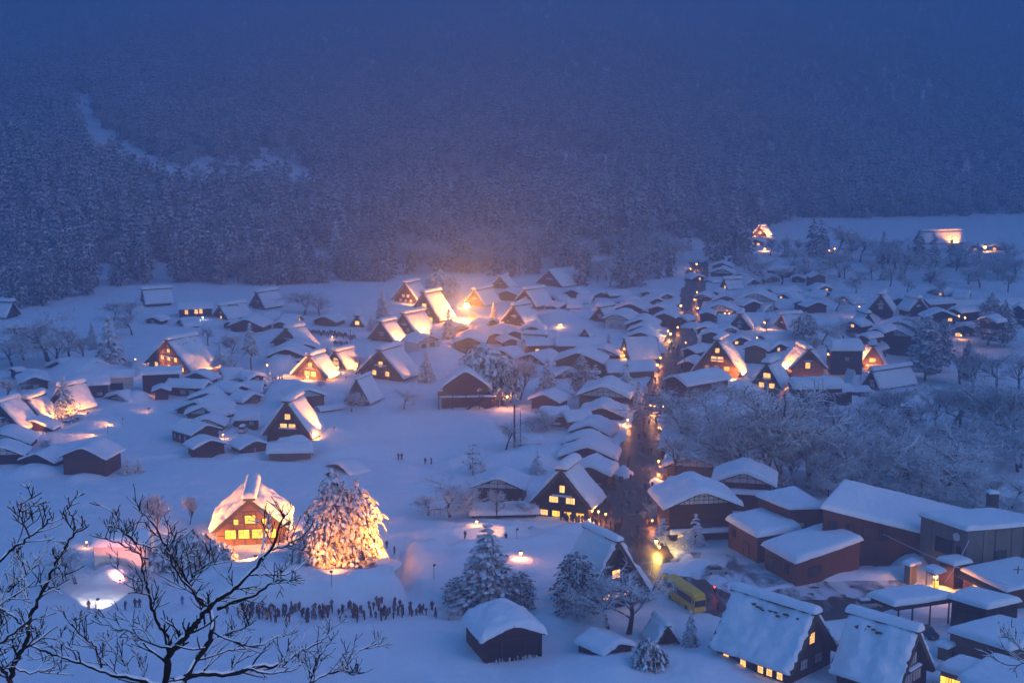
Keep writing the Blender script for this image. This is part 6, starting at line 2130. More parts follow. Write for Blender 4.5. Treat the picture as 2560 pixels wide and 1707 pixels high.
GV = 'snow laden village trees'
tree('bigpine', 838, 1163, 1428, 'huge floodlit pine heavy with snow beside the main lit house', None, 'snow_laden_pine', wide=.95, rz=0.15)
for a in [
    ('fir_a', 1218, 1312, 1512, 'tall dark blue conifer in the centre foreground', 1.6),
    ('fir_b', 1302, 1425, 1515, 'lower spreading conifer against the right side of the tall dark blue one', 1.15),
    ('fir_b', 1140, 1440, 1512, 'low conifer skirt at the left foot of the tall dark blue one', 1.2),
    ('fir_b', 1440, 1376, 1556, 'loose blue conifer left of the frosted bare tree in the foreground', 1.0),
    ('bare_b', 1572, 1385, 1585, 'fine frosted bare tree in front of the big snow slope roof house', 1.5),
    ('bare_a', 1520, 1410, 1578, 'second frosted bare tree beside the fine one, nearer the blue conifer', 1.2),
    ('spruce_a', 166, 938, 1052, 'floodlit spruce at the left glowing gold', 1.15),
    ('spruce_b', 275, 790, 905, 'snowy spruce on the slope left of the three tier farmhouse', 1.35),
    ('spruce_a', 232, 805, 872, 'slim dark spruce left of the snowy slope spruce', .9),
    ('pine_tall', 628, 808, 926, 'tall thin pine between the lit snowy trees and the path', 1.0),
    ('pine_tall', 552, 860, 935, 'left of the two lit snowy pines near the three tier farmhouse', 1.5),
    ('spruce_b', 577, 872, 942, 'right of the two lit snowy pines near the three tier farmhouse', 1.1),
    ('bare_a', 575, 822, 905, 'round bare tree behind the two lit snowy pines', 1.2),
    ('spruce_a', 958, 722, 808, 'slim snowy spruce left of the hilltop houses', 1.1),
    ('spruce_b', 930, 787, 826, 'little snowy spruce at the foot of the hilltop', 1.2),
    ('pine_round', 1103, 676, 740, 'big cloud shaped snowy pine behind the hilltop houses', 1.3),
    ('spruce_b', 1123, 772, 846, 'frosted spruce below the dazzling floodlight', 1.1),
    ('spruce_b', 1066, 876, 955, 'stacked white spruce right of the tall dark farmhouse', 1.2),
    ('garden_pine', 683, 930, 975, 'dark garden pine at the path bend', 1.1),
    ('small_fir', 820, 862, 888, 'small fir between the two brightest houses and the queue', 1.0),
    ('bare_a', 890, 875, 935, 'lit frosted bare tree between the two big lit houses', 1.2),
    ('pine_round', 1210, 862, 1000, 'clouded snowy pine in front of the wooden deck house', 1.05),
    ('fir_b', 1138, 922, 1000, 'dark snowy conifer left of the wooden deck house', 1.2),
    ('pine_round', 1255, 900, 1010, 'snowy pine over the stair of the wooden deck house', .7),
    ('bare_d', 1300, 882, 1000, 'tall pale bare tree above the orange street lamp', 1.1),
    ('spruce_b', 1368, 895, 985, 'frosted spruce right of the pale bare tree', 1.25),
    ('cedar', 1452, 885, 992, 'dark blue column conifer before the big two storey house', 1.5),
    ('small_fir', 1488, 912, 972, 'small fir right of the dark blue column conifer', 1.1),
    ('spruce_b', 1562, 905, 1005, 'drooping snowy spruce beside the street', 1.3),
    ('spruce_b', 1594, 950, 1020, 'lower drooping spruce close to the signboard', .9),
    ('small_fir', 1521, 832, 872, 'small fir behind the row left of the slab roof', 1.3),
    ('bare_a', 1205, 855, 900, 'frosted bare tree in front of the wide brown house', 1.3),
    ('bare_a', 1265, 1042, 1128, 'frosted bare tree behind the thick utility pole', 1.1),
    ('shrub', 1330, 1030, 1078, 'frosted thicket right of the thick utility pole', 1.7),
    ('shrub', 1370, 1020, 1075, 'frosted thicket below the square snow block roof', 1.6),
    ('garden_pine', 1182, 1110, 1188, 'thin dark pine standing alone in the open snow', 1.0),
    ('garden_pine', 1208, 1145, 1186, 'small ragged pine leaning beside the thin dark one', 1.2),
    ('small_fir', 1344, 1126, 1182, 'small fir alone on the snow above the restaurant', 1.2),
    ('bare_a', 1125, 1180, 1292, 'left frosted cherry tree in front of the broad dark house', 1.35),
    ('bare_a', 1185, 1196, 1296, 'middle frosted cherry tree in front of the broad dark house', 1.1),
    ('bare_b', 1245, 1202, 1296, 'right frosted cherry tree in front of the broad dark house', 1.0),
    ('bare_a', 1070, 1228, 1288, 'outermost left frosted cherry tree', 1.1),
    ('shrub', 1316, 1240, 1288, 'frosted shrub against the restaurant wall', 1.5),
    ('bare_d', 395, 1222, 1335, 'bare tree lit orange from below behind the black branches', 1.1),
    ('bare_d', 475, 1230, 1312, 'slim bare tree on the snow left of the main lit house', .8),
    ('bare_a', 190, 1344, 1460, 'frosted bare tree left of the pink lit storehouse', 1.3),
    ('shrub', 335, 1400, 1478, 'pale frosted shrub in front of the pink lit storehouse', 1.0),
    ('bush', 430, 1355, 1418, 'rounded snow loaded bush, leftmost below the main lit house', 1.15),
    ('bush', 488, 1330, 1420, 'tallest rounded snow loaded bush below the main lit house', 1.0),
    ('bush', 540, 1352, 1422, 'golden lit rounded bush right under the main lit house', 1.1),
    ('bush', 575, 1372, 1432, 'snow loaded bush nearest the gable of the main lit house', .9),
    ('bush', 826, 1408, 1436, 'low bush at the foot of the huge pine', 1.2),
    ('bush', 780, 1402, 1432, 'low bush at the left foot of the huge pine', 1.1),
    ('shrub', 268, 1085, 1130, 'snowy shrub beside the lit left edge field', .9),
    ('small_fir', 318, 1138, 1182, 'pair of snowy shrubs right of the tall red brown barn, left', 1.4),
    ('small_fir', 345, 1140, 1180, 'pair of snowy shrubs right of the tall red brown barn, right', 1.3),
    ('bare_a', 12, 930, 1010, 'frosted bare tree at the left edge above the mushroom capped house', 1.3),
    ('shrub', 10, 1040, 1082, 'dark frosted shrub at the left edge on the glowing slope', 1.3),
    ('bare_a', 880, 965, 1030, 'frosted bare tree left of the unlit thatched storehouse', 1.0),
    ('bare_a', 1010, 962, 1022, 'frosted bare tree in front of the annex of the tall dark farmhouse', 1.3),
    ('shrub', 800, 945, 975, 'snowy shrub below the porch of the brightest house', 1.2),
    ('shrub', 112, 1090, 1130, 'lit shrub in front of the mushroom capped house', .8),
    ('bare_a', 1120, 1512, 1548, 'small frosted bare bush left of the open fronted hut', 1.6),
    ('bush', 1620, 1600, 1690, 'snow heaped rounded bush right of the half sunk hut', .85),
    ('spruce_b', 1725, 1524, 1614, 'small dark snowy spruce before the coach', 1.0),
    ('small_fir', 1658, 1296, 1352, 'dark garden tree with snow at the shop house front, left', 1.5),
    ('small_fir', 1738, 1284, 1362, 'dark garden fir with snow at the shop house front, right', 1.0),
    ('small_fir', 1712, 1322, 1368, 'round snowy garden bush at the shop house front', 1.9),
    ('shrub', 1628, 1248, 1295, 'frosted shrub lit pink at the street corner', 1.4),
    ('shrub', 1648, 1150, 1190, 'frosted shrub lit orange beside the brown walled grid gable house', 1.0),
    ('small_fir', 1858, 1428, 1462, 'tiny fir in the car park snow', .8),
    ('shrub', 1985, 1462, 1492, 'bare shrub at the edge of the car park', 1.2),
    ('bare_a', 1765, 955, 1045, 'gnarled frosted tree at the edge of the ravine, left', 1.1),
    ('shrub', 2345, 1690, 1735, 'frosted shrub in front of the nearest white paper windows', .8),
    ('bush', 1845, 908, 930, 'snow capped bush right of the blazing farmhouse', 1.0),
    ('bare_b', 1915, 776, 835, 'lit bare tree beside the lamp in the dim yard', .7),
    ('pine_round', 2010, 780, 850, 'frosted pine in the middle grove, left', .9),
    ('bare_a', 2055, 800, 862, 'frosted bare tree in the middle grove, centre', 1.4),
    ('bare_a', 2110, 790, 850, 'frosted bare tree in the middle grove, right', 1.4),
    ('bare_a', 2090, 735, 780, 'pale round bare tree behind the middle grove', 1.5),
    ('pine_round', 2035, 835, 868, 'small frosted pine below the middle grove', 1.0),
    ('bare_a', 2300, 770, 815, 'frosted bare tree before the far right thatched house', 1.3),
    ('spruce_a', 1235, 752, 800, 'frosted spruce right of the dazzling floodlight', .9),
    ('shrub', 1190, 776, 806, 'shrub blazing under the dazzling floodlight', 1.2),
    ('cedar', 2312, 790, 952, 'broad snowy cedar at the right, front of a pair', 1.55),
    ('cedar', 2352, 798, 930, 'narrow cedar right behind the broad snowy one', 1.1),
    ('cedar', 2470, 732, 862, 'tall dark cedar at the far right, left of a pair', 1.65),
    ('cedar', 2512, 750, 868, 'tall dark cedar at the far right, right of a pair', 1.4),
    ('spruce_a', 840, 555, 676, 'tall snow plastered spruce rising above the forest edge', .9),
    ('bare_a', 760, 716, 788, 'round white frosted tree at the forest edge', 1.9),
    ('bare_b', 800, 726, 790, 'second white frosted tree at the forest edge', 1.4),
    ('bare_a', 120, 770, 905, 'broad frosted bare tree on the left slope', 1.5),
    ('bare_b', 60, 800, 900, 'frosted bare tree on the left slope near the edge', 1.1),
    ('bare_b', 175, 790, 900, 'frosted bare tree on the left slope beside the dark spruce', 1.2),
    ('bare_a', 88, 800, 872, 'frosted thicket tree on the left slope above the humped roofs', 1.5),
    ('bare_b', 145, 812, 918, 'frosted thicket tree on the left slope, lowest one', 1.3),
    ('bare_a', 30, 830, 915, 'frosted thicket tree on the left slope at the frame edge', 1.5),
    ('bare_b', 205, 815, 910, 'frosted thicket tree left of the slim dark spruce', 1.2),
    ('bare_a', 265, 880, 912, 'low frosted tree under the snowy slope spruce', 1.3),
    ('bare_a', 285, 745, 800, 'hazy frosted tree on the slope below the dark pines', 1.5),
    ('bare_b', 325, 735, 800, 'hazy frosted tree left of the side on thatched house', 1.2),
    ('bare_a', 330, 770, 838, 'frosted bare tree above the lit three tier farmhouse', 1.2),
    ('shrub', 318, 895, 925, 'white frosted shrub left of the three tier farmhouse', 1.0),
    ('bare_b', 520, 800, 866, 'thin bare tree behind the three tier farmhouse', .9),
]:
    k, u, vt, vb, lb = a[:5]
    nm = {'bush': 'snowy_bush', 'shrub': 'frosted_shrub'}.get(k)
    tree(k, u, vt, vb, lb[0].lower() + lb[1:], GV, nm, 'bush' if nm else 'tree', wide=a[5])

# the ravine at the right: frosted bare trees and dark conifers
rr_ = random.Random(77)
GR = 'frosted trees in the ravine'
tree('bare_c', 1905, 940, 1215, 'largest gnarled frosted tree in the ravine, dark forked trunk', GR, wide=1.25, rz=.6)
tree('bare_c', 1962, 1012, 1230, 'wide frosted tree right in front of the largest gnarled one', GR, wide=1.2, rz=2.4)
for u, vt, vb, k, wd in [(1840, 985, 1195, 'bare_b', 1.2), (1790, 1000, 1120, 'bare_a', 1.3), (1870, 1040, 1225, 'bare_a', 1.2), (2020, 1030, 1220, 'bare_a', 1.3), (2070, 1060, 1205, 'bare_b', 1.1),
                         (2130, 1080, 1210, 'bare_a', 1.3), (2180, 1100, 1222, 'bare_b', 1.2), (2240, 1120, 1228, 'bare_a', 1.3), (2300, 1135, 1240, 'bare_b', 1.2), (2360, 1140, 1245, 'bare_a', 1.4), (2420, 1165, 1252, 'bare_a', 1.3),
                         (2480, 1180, 1262, 'bare_b', 1.2), (2530, 1190, 1270, 'bare_a', 1.3), (2100, 1145, 1235, 'bare_a', 1.4), (2040, 1130, 1228, 'bare_d', 1.2), (1990, 1120, 1215, 'bare_d', 1.2),
                         (2210, 985, 1060, 'bare_b', 1.1), (2250, 960, 1075, 'bare_a', 1.1), (2295, 985, 1090, 'bare_b', 1.2), (2340, 950, 1080, 'bare_b', .9), (2392, 930, 1085, 'bare_b', 1.1), (2440, 960, 1100, 'bare_a', 1.1), (2500, 930, 1110, 'bare_b', 1.0),
                         (2545, 950, 1120, 'bare_a', 1.2), (2180, 1010, 1115, 'bare_a', 1.2), (2225, 1040, 1140, 'bare_a', 1.0), (2330, 1040, 1160, 'bare_a', 1.2), (2390, 1050, 1150, 'bare_b', 1.0), (2450, 1030, 1150, 'bare_b', 1.1),
                         (2280, 1050, 1160, 'bare_a', 1.1), (2120, 1030, 1080, 'shrub', 1.5), (1935, 1150, 1225, 'shrub', 1.6), (2070, 1180, 1240, 'shrub', 1.6), (2160, 1170, 1240, 'shrub', 1.6), (2260, 1185, 1250, 'shrub', 1.6), (2350, 1200, 1262, 'shrub', 1.6),
                         (2440, 1215, 1275, 'shrub', 1.6), (2520, 1230, 1285, 'shrub', 1.6), (2400, 870, 960, 'bare_b', 1.0), (2435, 880, 990, 'bare_d', .8), (2490, 880, 980, 'bare_a', 1.1), (2545, 870, 980, 'bare_b', 1.1), (1730, 1010, 1050, 'shrub', 1.4), (1815, 960, 1030, 'bare_a', 1.2)] + [(2201, 1092, 1211, 'bare_a', 1.4), (2389, 1056, 1181, 'bare_a', 1.5), (2545, 1079, 1180, 'bare_a', 1.3), (2447, 1061, 1180, 'bare_b', 1.4), (2520, 999, 1098, 'bare_a', 1.6), (2347, 1074, 1159, 'bare_a', 1.3), (2382, 966, 1070, 'bare_a', 1.6), (2217, 1058, 1181, 'bare_b', 1.6), (2551, 1059, 1169, 'bare_b', 1.7), (2148, 1062, 1153, 'bare_a', 1.3), (2191, 998, 1126, 'bare_b', 1.6), (2517, 1026, 1137, 'bare_b', 1.5), (2353, 1098, 1209, 'bare_a', 1.7), (2429, 965, 1067, 'bare_a', 1.5), (2247, 1077, 1198, 'bare_a', 1.6), (2188, 1101, 1222, 'bare_b', 1.3), (2112, 1058, 1183, 'bare_b', 1.2), (2489, 966, 1077, 'bare_a', 1.2), (2298, 1074, 1166, 'bare_a', 1.5), (2469, 962, 1071, 'bare_b', 1.5), (2552, 1014, 1131, 'bare_a', 1.7), (2238, 972, 1061, 'bare_a', 1.5), (2096, 999, 1110, 'bare_b', 1.5), (2159, 1149, 1236, 'bare_b', 1.4), (2150, 1047, 1156, 'bare_b', 1.6), (2277, 1101, 1224, 'bare_a', 1.5), (1949, 1042, 1159, 'bare_a', 1.6), (1913, 1033, 1156, 'bare_b', 1.4), (1695, 1069, 1196, 'bare_b', 1.2), (2005, 1031, 1124, 'bare_b', 1.4), (2037, 1052, 1180, 'bare_b', 1.5), (1701, 972, 1105, 'bare_a', 1.6), (1818, 1097, 1206, 'bare_b', 1.3), (1784, 1032, 1170, 'bare_b', 1.5), (1825, 1026, 1166, 'bare_b', 1.2), (1703, 1014, 1123, 'bare_a', 1.5), (1827, 1041, 1151, 'bare_a', 1.5), (2022, 1018, 1114, 'bare_b', 1.6)]:
    tree(k, u, vt - (16 if k.startswith('bare') else 0), vb, 'frosted bare tree in the ravine right of the street' if k != 'shrub' else 'frosted shrub in the ravine right of the street', GR, 'frosted_shrub' if k == 'shrub' else None, 'bush' if k == 'shrub' else 'tree', wide=wd)
for u, vt, vb, k, wd in [(2415, 850, 965, 'cedar', .9), (2262, 1010, 1100, 'fir_b', .9), (2200, 1080, 1150, 'fir_b', 1.0), (2380, 1075, 1130, 'fir_b', 1.2), (2290, 1090, 1160, 'fir_b', .9)]:
    tree(k, u, vt, vb, 'dark snowy conifer among the bare trees of the ravine', GR, wide=wd)

# far trees in front of the valley fields
GF = 'dim trees before the far fields'
for u, vt, vb, k in [(1870, 540, 640, 'far0'), (1835, 520, 660, 'far2'), (1790, 540, 655, 'far1'), (1850, 560, 665, 'far3'), (1925, 585, 640, 'bare_a'), (1960, 580, 640, 'bare_b'), (1990, 590, 640, 'bare_a'),
                     (2030, 545, 640, 'far0'), (2052, 550, 645, 'far2'), (2092, 550, 645, 'bare_a'), (2130, 560, 650, 'bare_b'), (2150, 575, 655, 'bare_a'), (2205, 578, 660, 'far1'), (2232, 590, 660, 'bare_a'), (2296, 576, 672, 'far2'),
                     (2375, 590, 668, 'far3'), (2390, 600, 680, 'bare_b'), (2260, 610, 690, 'bare_a'), (2330, 620, 690, 'bare_a'), (2180, 640, 700, 'bare_a'), (2225, 650, 715, 'bare_b'), (2450, 650, 720, 'bare_a'), (2520, 660, 730, 'bare_b'),
                     (1980, 610, 668, 'bare_a'), (2110, 640, 700, 'bare_b'), (2140, 680, 735, 'bare_a'), (2360, 690, 745, 'bare_a'), (2270, 680, 740, 'bare_b')]:
    tree(k, u, vt, vb, 'hazy tree standing before the far white fields', GF)

# ------------------------------------------------------------------ the forest
GE = 'snow plastered conifers along the foot of the mountain'
EDGE = [(0, 782), (90, 775), (180, 745), (250, 735), (330, 716), (420, 712), (520, 716), (620, 716), (700, 716), (780, 712), (860, 708), (950, 706), (1050, 690), (1120, 684), (1200, 690), (1290, 700), (1340, 694),
        (1420, 715), (1500, 722), (1580, 726), (1660, 715), (1720, 655), (1760, 655), (1840, 640), (1860, 620)]
rr_ = random.Random(5)
nf = 0
HOUSE_PTS = [(H[0].location.x, H[0].location.y) for H in HOUSES.values()]
while nf < 290:
    row = rr_.random() ** 1.6
    u = rr_.uniform(-20, 1880)
    v = lerp_tab(EDGE, u) - 4 - row * 85
    p = ground(u, v)
    if any(abs(p.x - a) < 9 and -26 < p.y - b < 20 for a, b in HOUSE_PTS):
        if rr_.random() < .93:
            continue
    if 1690 < u < 1760 and v > 640:
        continue
    k = rr_.choice(['far0', 'far1', 'far2', 'far3'] + (['bare_b', 'bare_a'] if 1050 < u < 1700 or rr_.random() < .2 else []))
    hh = rr_.uniform(13, 21) * (.7 if k.startswith('bare') else 1) * (1.12 if u < 700 else .92)
    p.z = surf(p.x, p.y)
    cm, tm, H = PROTO[k]
    s = hh / H
    o = thing('forest_conifer' if tm else 'forest_bare_tree', 'snow plastered conifer at the foot of the forested mountain' if tm else 'frosted bare tree at the foot of the forested mountain', 'tree', (p.x, p.y, p.z - .4), rr_.random() * 6.28, GE)
    o.scale = (s, s, s)
    link('crown' if tm else 'branches', cm, o)
    if tm:
        link('trunk', tm, o)
    nf += 1

rr_ = random.Random(31)
for _ in range(46):
    u = rr_.uniform(1840, 2540)
    vb = rr_.uniform(640, 712)
    tree(rr_.choice(['bare_a', 'bare_b', 'bare_b', 'far1', 'far3']), u, vb - rr_.uniform(45, 75), vb, 'hazy tree standing before the far white fields', GF, wide=rr_.uniform(1.1, 1.6))
for _ in range(60):
    u = rr_.uniform(990, 1690)
    vb = rr_.uniform(612, 690)
    tree(rr_.choice(['bare_a', 'bare_b', 'bare_c']), u, vb - rr_.uniform(55, 90), vb, 'frosted bare tree at the foot of the forested mountain', GE, 'forest_bare_tree', wide=rr_.uniform(1.1, 1.6))
src = bpy.data.collections.new('forest_kinds')
for i, k in enumerate(['far0', 'far1', 'far2', 'far3', 'far0', 'bare_b', 'bare_c', 'bare_a']):
    if k.startswith('far'):
        cr, tr = conifer(seed=60 + i, H=18, R=4.2, levels=8, nb=6, np_=3, droop=.5, psz=1.5, z0=.10, prof='cone' if i % 2 else 'column', hump=.4, gaps=.1, trunk_r=.3)
        cr.add(tr.v, tr.f, 1)
        me = cr.mesh('far_conifer', [M['needlefar'], M['bark']])
    else:
        me = PROTO[k][0]
    src.objects.link(bpy.data.objects.new('far_tree_kind', me))
pts = []
rr_ = random.Random(9)
for _ in range(150000):
    k = rr_.uniform(-.47, .47)
    y = 560 + 2700 * rr_.random() ** 1.15
    x = k * y
    f = lerp_tab(FOOT, k)
    if y < f + 40 - 36 * sm(.11, .17, k):
        continue
    # pale avalanche run on the left mountain
    z = base_z(x, y)
    dep = y * CP - (z - CAMZ) * SP
    u = 1280 + FPX * x / dep
    v = 853.5 - FPX * (y * SP + (z - CAMZ) * CP) / dep
    cu = lerp_tab([(240, 200), (330, 230), (400, 320), (450, 420), (500, 520)], v)
    if 235 < v < 500 and abs(u - cu) < 26 + 45 * sm(280, 420, v) and rr_.random() < .97:
        continue
    dens = .5 + .9 * nz(x * .010, y * .006, 4) + .5 * nz(x * .03, y * .02, 7)
    if rr_.random() > max(.12 + .75 * dens, .42 * sm(900, 1300, y)):
        continue
    pts.append((x, y, z + 18 * 0 - .3 + (land(x, y) - z)))
me = bpy.data.meshes.new('forest_points')
me.from_pydata(pts[:62000], [], [])
fo = bpy.data.objects.new('mountain_forest', me)
COL.objects.link(fo)
tag(fo, 'dense snowy forest covering the mountain, fading into haze', None, None, 'stuff')
ng = bpy.data.node_groups.new('scatter_trees', 'GeometryNodeTree')
ng.interface.new_socket('Geometry', in_out='INPUT', socket_type='NodeSocketGeometry')
ng.interface.new_socket('Geometry', in_out='OUTPUT', socket_type='NodeSocketGeometry')
N, Lk = ng.nodes, ng.links
gi, go = N.new('NodeGroupInput'), N.new('NodeGroupOutput')
ip = N.new('GeometryNodeInstanceOnPoints')
ci = N.new('GeometryNodeCollectionInfo')
ci.inputs['Collection'].default_value = src
ci.inputs['Separate Children'].default_value = True
ci.inputs['Reset Children'].default_value = True
ip.inputs['Pick Instance'].default_value = True
r1 = N.new('FunctionNodeRandomValue')
r1.data_type = 'FLOAT_VECTOR'
r1.inputs[0].default_value = (-.05, -.05, 0)
r1.inputs[1].default_value = (.05, .05, 6.28)
r2 = N.new('FunctionNodeRandomValue')
r2.inputs[2].default_value = .38
r2.inputs[3].default_value = 1.2
Lk.new(gi.outputs[0], ip.inputs['Points'])
Lk.new(ci.outputs[0], ip.inputs['Instance'])
Lk.new(r1.outputs[0], ip.inputs['Rotation'])
Lk.new(r2.outputs[1], ip.inputs['Scale'])
Lk.new(ip.outputs[0], go.inputs[0])
md = fo.modifiers.new('scatter', 'NODES')
md.node_group = ng
print('forest', len(pts))
# ------------------------------------------------------------------ the black branches close to the camera
def cpx(cx, cy):
    return cx / 2.735, 1134 + cy / 2.735

def at_depth(u, v, d):
    r = ray_dir(u, v)
    return Vector((0, 0, CAMZ)) + r * d

def smooth(pts, n=3):
    """Catmull-Rom through the traced points"""
    out = []
    for i in range(len(pts) - 1):
        p0, p1, p2, p3 = pts[max(0, i - 1)], pts[i], pts[i + 1], pts[min(len(pts) - 1, i + 2)]
        for k in range(n):
            t = k / n
            out.append(0.5 * ((2 * p1) + (p2 - p0) * t + (2 * p0 - 5 * p1 + 4 * p2 - p3) * t * t + (3 * p1 - p0 - 3 * p2 + p3) * t ** 3))
    out.append(pts[-1])
    return out

def near_tree(label, limbs, base_d, seed, root_pts):
    rng = random.Random(seed)
    foot = root_pts[0]
    root = thing('bare_foreground_tree', label, 'tree', foot, 0, 'black branches in the foreground')
    br, sn = MB(), MB()
    rel = lambda p: p - foot
    def snow_along(pts, rad):
        """a loaf of snow lying along the top of a branch"""
        run, rr = [], []
        for i in range(len(pts)):
            d = pts[min(i + 1, len(pts) - 1)] - pts[max(0, i - 1)]
            flat = math.hypot(d.x, d.y) / max(1e-6, d.length)
            ok = flat > .36 and rng.random() > .04
            if ok:
                k = (.55 + .5 * flat) * rng.uniform(.75, 1.15)
                hgt = rad[i] * k * .75 + .0012
                run.append(pts[i] + Vector((0, 0, rad[i] * .75 + hgt * .35)))
                rr.append(hgt)
            if (not ok or i == len(pts) - 1) and run:
                if len(run) > 1:
                    rr[0] *= .35
                    rr[-1] *= .35
                    sn.tube([rel(q) for q in run], rr, 6)
                run, rr = [], []
    def branch(pts, r0, r1):
        n = len(pts)
        rad = [r0 + (r1 - r0) * (i / (n - 1)) for i in range(n)]
        br.tube([rel(p) for p in pts], [r * rng.uniform(.88, 1.12) for r in rad], 7 if r0 > .02 else 5)
        snow_along(pts, rad)
        return rad
    def twig(p, d, L, r, lev, axis):
        n = 4 if lev == 0 else 3
        pts = [p]
        for i in range(n):
            d = (d + Vector((rng.uniform(-.25, .25), rng.uniform(-.25, .25), rng.uniform(-.06, .20)))).normalized()
            p = p + d * (L / n) * rng.uniform(.8, 1.2)
            pts.append(p)
        branch(pts, r, max(.0036, r * .55))
        if lev < 2:
            for k in range(rng.choice([1, 2, 2, 3]) if lev == 0 else rng.choice([0, 1, 1, 2])):
                i = rng.randint(1, n - 1)
                sd = rng.choice([-1, 1])
                s = Vector((-d.z, rng.uniform(-.5, .5), d.x)) * sd
                nd = (d * .7 + s * .6 + Vector((0, 0, .18))).normalized()
                twig(pts[i], nd, L * rng.uniform(.4, .75), max(.0042, r * .7), lev + 1, axis)
    for spec in limbs:
        pl, r0, r1 = spec[:3]
        dens = spec[3] if len(spec) > 3 else 1.0
        d0 = base_d + (spec[4] if len(spec) > 4 else rng.uniform(-.8, .8))
        d1 = d0 + rng.uniform(-1.2, 1.2)
        P = [at_depth(*cpx(x, y), d0 + (d1 - d0) * i / max(1, len(pl) - 1)) for i, (x, y) in enumerate(pl)]
        S = smooth(P, 4)
        jit = [q + Vector((rng.uniform(-1, 1), rng.uniform(-1, 1), rng.uniform(-1, 1))) * .012 for q in S]
        jit[0] = S[0]
        r0, r1 = r0 * .70, max(.005, r1 * .85)
        branch(jit, r0, r1)
        Ln = sum((b - a).length for a, b in zip(S, S[1:]))
        k = int(Ln / .125 * dens)
        for j in range(k):
            i = rng.randint(max(1, int(len(S) * .15)), len(S) - 2)
            d = (S[i + 1] - S[i - 1]).normalized()
            sd = 1 if (j % 2) else -1
            s = Vector((-d.z, rng.uniform(-.6, .6), d.x)) * sd
            nd = (d * .65 + s * .65 + Vector((0, 0, .22))).normalized()
            f = i / len(S)
            twig(S[i], nd, rng.uniform(.13, .36) * (1.15 - .5 * f), max(.0050, (r0 + (r1 - r0) * f) * .5), 0, d)
    for pts, ra, rb in [(root_pts, .09, .05)]:
        branch(smooth(pts, 4), ra, rb)
    br.build('branches', M['black_bark'], root, smooth=True)
    tag(sn.build('branch_snow', M['snow'], root, smooth=True), kind='stuff')
    return root

D = 13.0
T1 = at_depth(*cpx(1130, 1567), D)
foot1 = Vector((T1.x - .15, T1.y + .4, 0))
foot1.z = surf(foot1.x, foot1.y) - .3
LIMBS = [
    ([(1110, 1700), (1130, 1567), (1150, 1400), (1185, 1330), (1250, 1270), (1330, 1180), (1370, 1110), (1430, 1060), (1500, 990), (1600, 925), (1720, 800), (1850, 655), (1900, 540), (1945, 410)], .050, .011, .9, 0),
    ([(1490, 1060), (1600, 1010), (1750, 960), (1870, 872), (1960, 862), (2065, 850)], .026, .006, 1.1, 0),
    ([(1720, 830), (1850, 825), (1980, 812), (2105, 735)], .014, .005, 1),
    ([(1850, 660), (1960, 622), (2080, 560), (2140, 465)], .012, .004, 1),
    ([(1800, 720), (1790, 640), (1830, 560), (1850, 470)], .009, .004, .9),
    ([(1430, 1060), (1350, 1000), (1290, 880), (1230, 790), (1170, 700), (1115, 600), (1060, 500), (980, 408)], .024, .006, 1, .2),
    ([(1115, 600), (1050, 640), (960, 620), (880, 560), (870, 520), (885, 465)], .010, .004, 1),
    ([(1010, 720), (960, 690), (880, 650), (780, 600), (668, 568)], .011, .004, 1),
    ([(1180, 1330), (1150, 1250), (1085, 1170), (1040, 1060), (1020, 950), (992, 870), (968, 760), (955, 640)], .028, .007, 1, .3),
    ([(992, 870), (880, 850), (820, 800), (778, 760)], .010, .004, 1),
    ([(1025, 965), (950, 950), (880, 945)], .009, .004, 1),
    ([(1100, 1600), (1000, 1560), (900, 1530), (720, 1500), (560, 1430), (430, 1390), (280, 1340), (165, 1290)], .030, .008, 1.1, -.3),
    ([(690, 1490), (680, 1400), (640, 1300), (560, 1250), (488, 1165)], .014, .004, 1),
    ([(430, 1390), (380, 1330), (300, 1290), (215, 1255)], .011, .004, 1.1),
    ([(560, 1430), (520, 1350), (440, 1310), (400, 1240)], .010, .004, 1),
    ([(1150, 1600), (1250, 1540), (1380, 1500), (1560, 1505), (1700, 1470), (1840, 1450), (1930, 1440), (1990, 1390), (2090, 1330), (2190, 1290), (2275, 1175)], .042, .007, 1, .5),
    ([(1700, 1470), (1830, 1500), (1980, 1480), (2060, 1440)], .014, .004, 1),
    ([(1440, 1060), (1450, 1180), (1425, 1300), (1335, 1420), (1260, 1560), (1240, 1640)], .030, .034, .8, .2),
    ([(1400, 1030), (1330, 960), (1240, 850), (1165, 720), (1130, 640), (1160, 560)], .016, .004, .9),
    ([(1170, 1330), (1040, 1300), (900, 1220), (780, 1190), (620, 1130)], .018, .005, 1.1),
    ([(1420, 1290), (1560, 1220), (1680, 1180), (1745, 1135)], .014, .004, 1.1),
    ([(1330, 1420), (1480, 1370), (1640, 1330), (1800, 1300), (1960, 1220)], .014, .004, 1),
    ([(900, 1530), (840, 1420), (760, 1330), (740, 1240)], .012, .004, 1),
    ([(1000, 1560), (960, 1450), (940, 1340), (980, 1240)], .013, .004, 1),
    ([(1600, 925), (1560, 850), (1580, 740), (1550, 650)], .010, .004, .8),
    ([(1290, 880), (1340, 800), (1420, 760)], .009, .004, .8),
]
near_tree('bare black tree with snow on its limbs close to the camera, lower left', LIMBS, D, 3, [foot1, foot1 + Vector((.1, -.1, (T1.z - foot1.z) * .5)), at_depth(*cpx(1110, 1700), D)])
D2 = 11.5
T2 = at_depth(*cpx(70, 1567), D2)
foot2 = Vector((T2.x, T2.y + .3, 0))
foot2.z = surf(foot2.x, foot2.y) - .3
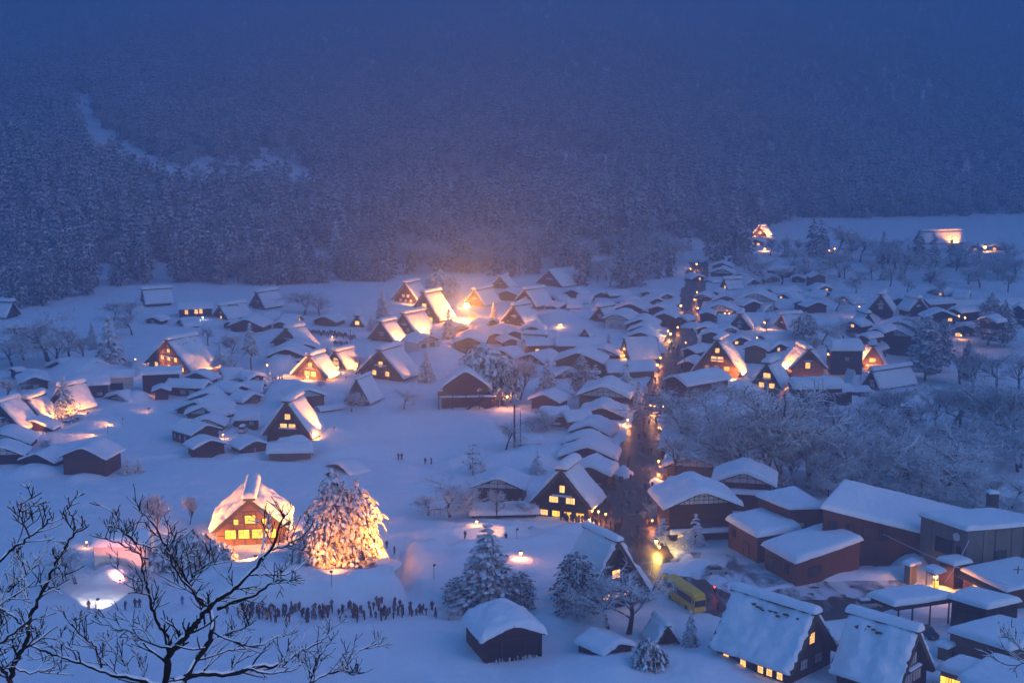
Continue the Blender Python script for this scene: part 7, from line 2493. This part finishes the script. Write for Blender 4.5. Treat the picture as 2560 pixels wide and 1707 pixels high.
LIMBS2 = [
    ([(60, 1700), (70, 1567), (95, 1440), (150, 1350), (185, 1270), (205, 1130), (260, 1010), (330, 870), (372, 770), (440, 640), (500, 560), (575, 488)], .036, .005, .9, 0),
    ([(500, 560), (512, 480), (480, 410), (455, 350)], .009, .004, .7),
    ([(-120, 800), (0, 735), (90, 640), (180, 590), (270, 520), (345, 440), (345, 390)], .020, .005, 1, .4),
    ([(200, 575), (165, 490), (150, 400), (140, 335)], .010, .004, .8),
    ([(-100, 1040), (0, 975), (80, 910), (190, 820), (275, 745)], .018, .005, 1.1, .2),
    ([(-60, 1020), (40, 1080), (110, 1130), (195, 1200)], .012, .009, 1),
    ([(300, 940), (390, 900), (470, 855)], .009, .004, 1),
    ([(200, 1120), (170, 980), (150, 860), (120, 740)], .011, .004, 1),
    ([(-80, 1330), (0, 1290), (130, 1200), (205, 1130)], .015, .010, 1),
    ([(70, 1567), (20, 1480), (-60, 1400)], .02, .014, 1),
    ([(-80, 1180), (0, 1060), (60, 1000)], .011, .004, 1),
    ([(95, 1440), (190, 1500), (300, 1480), (420, 1420)], .012, .004, 1),
]
near_tree('bare black tree reaching in from the left edge of the frame', LIMBS2, D2, 8, [foot2, foot2 + Vector((0, -.1, (T2.z - foot2.z) * .5)), at_depth(*cpx(60, 1700), D2)])
D3 = 14.0
LIMBS3 = [
    ([(2160, 1720), (2130, 1600), (2120, 1530), (2180, 1400), (2240, 1300), (2310, 1205)], .016, .004, 1, 0),
    ([(2130, 1560), (2250, 1500), (2352, 1470), (2440, 1360), (2510, 1320), (2610, 1310)], .014, .004, 1, 0),
    ([(2352, 1470), (2420, 1510), (2490, 1490)], .009, .004, 1),
    ([(2130, 1600), (2090, 1480), (2060, 1400)], .009, .004, 1),
]
T3 = at_depth(*cpx(2160, 1720), D3)
foot3 = Vector((T3.x, T3.y + .2, 0))
foot3.z = surf(foot3.x, foot3.y) - .3
near_tree('slender bare sapling in the foreground right of the black tree', LIMBS3, D3, 12, [foot3, foot3 + Vector((0, 0, (T3.z - foot3.z) * .5)), T3])
# twigs of one more tree in the lower right corner
D4 = 16.0
def pxl(pts):
    return [((u) * 2.735, (v - 1134) * 2.735) for u, v in pts]
LIMBS4 = [
    (pxl([(2620, 1650), (2560, 1626), (2530, 1600), (2500, 1590)]), .014, .004, 1.2, 0),
    (pxl([(2600, 1640), (2570, 1655), (2520, 1660), (2480, 1640)]), .010, .003, 1.1, 0),
]
T4 = at_depth(2640, 1665, D4)
foot4 = Vector((T4.x + .3, T4.y + .2, 0))
foot4.z = surf(foot4.x, foot4.y) - .3
near_tree('few bare twigs poking in from the lower right edge of the frame', LIMBS4, D4, 15, [foot4, foot4 + Vector((0, 0, (T4.z - foot4.z) * .5)), T4])
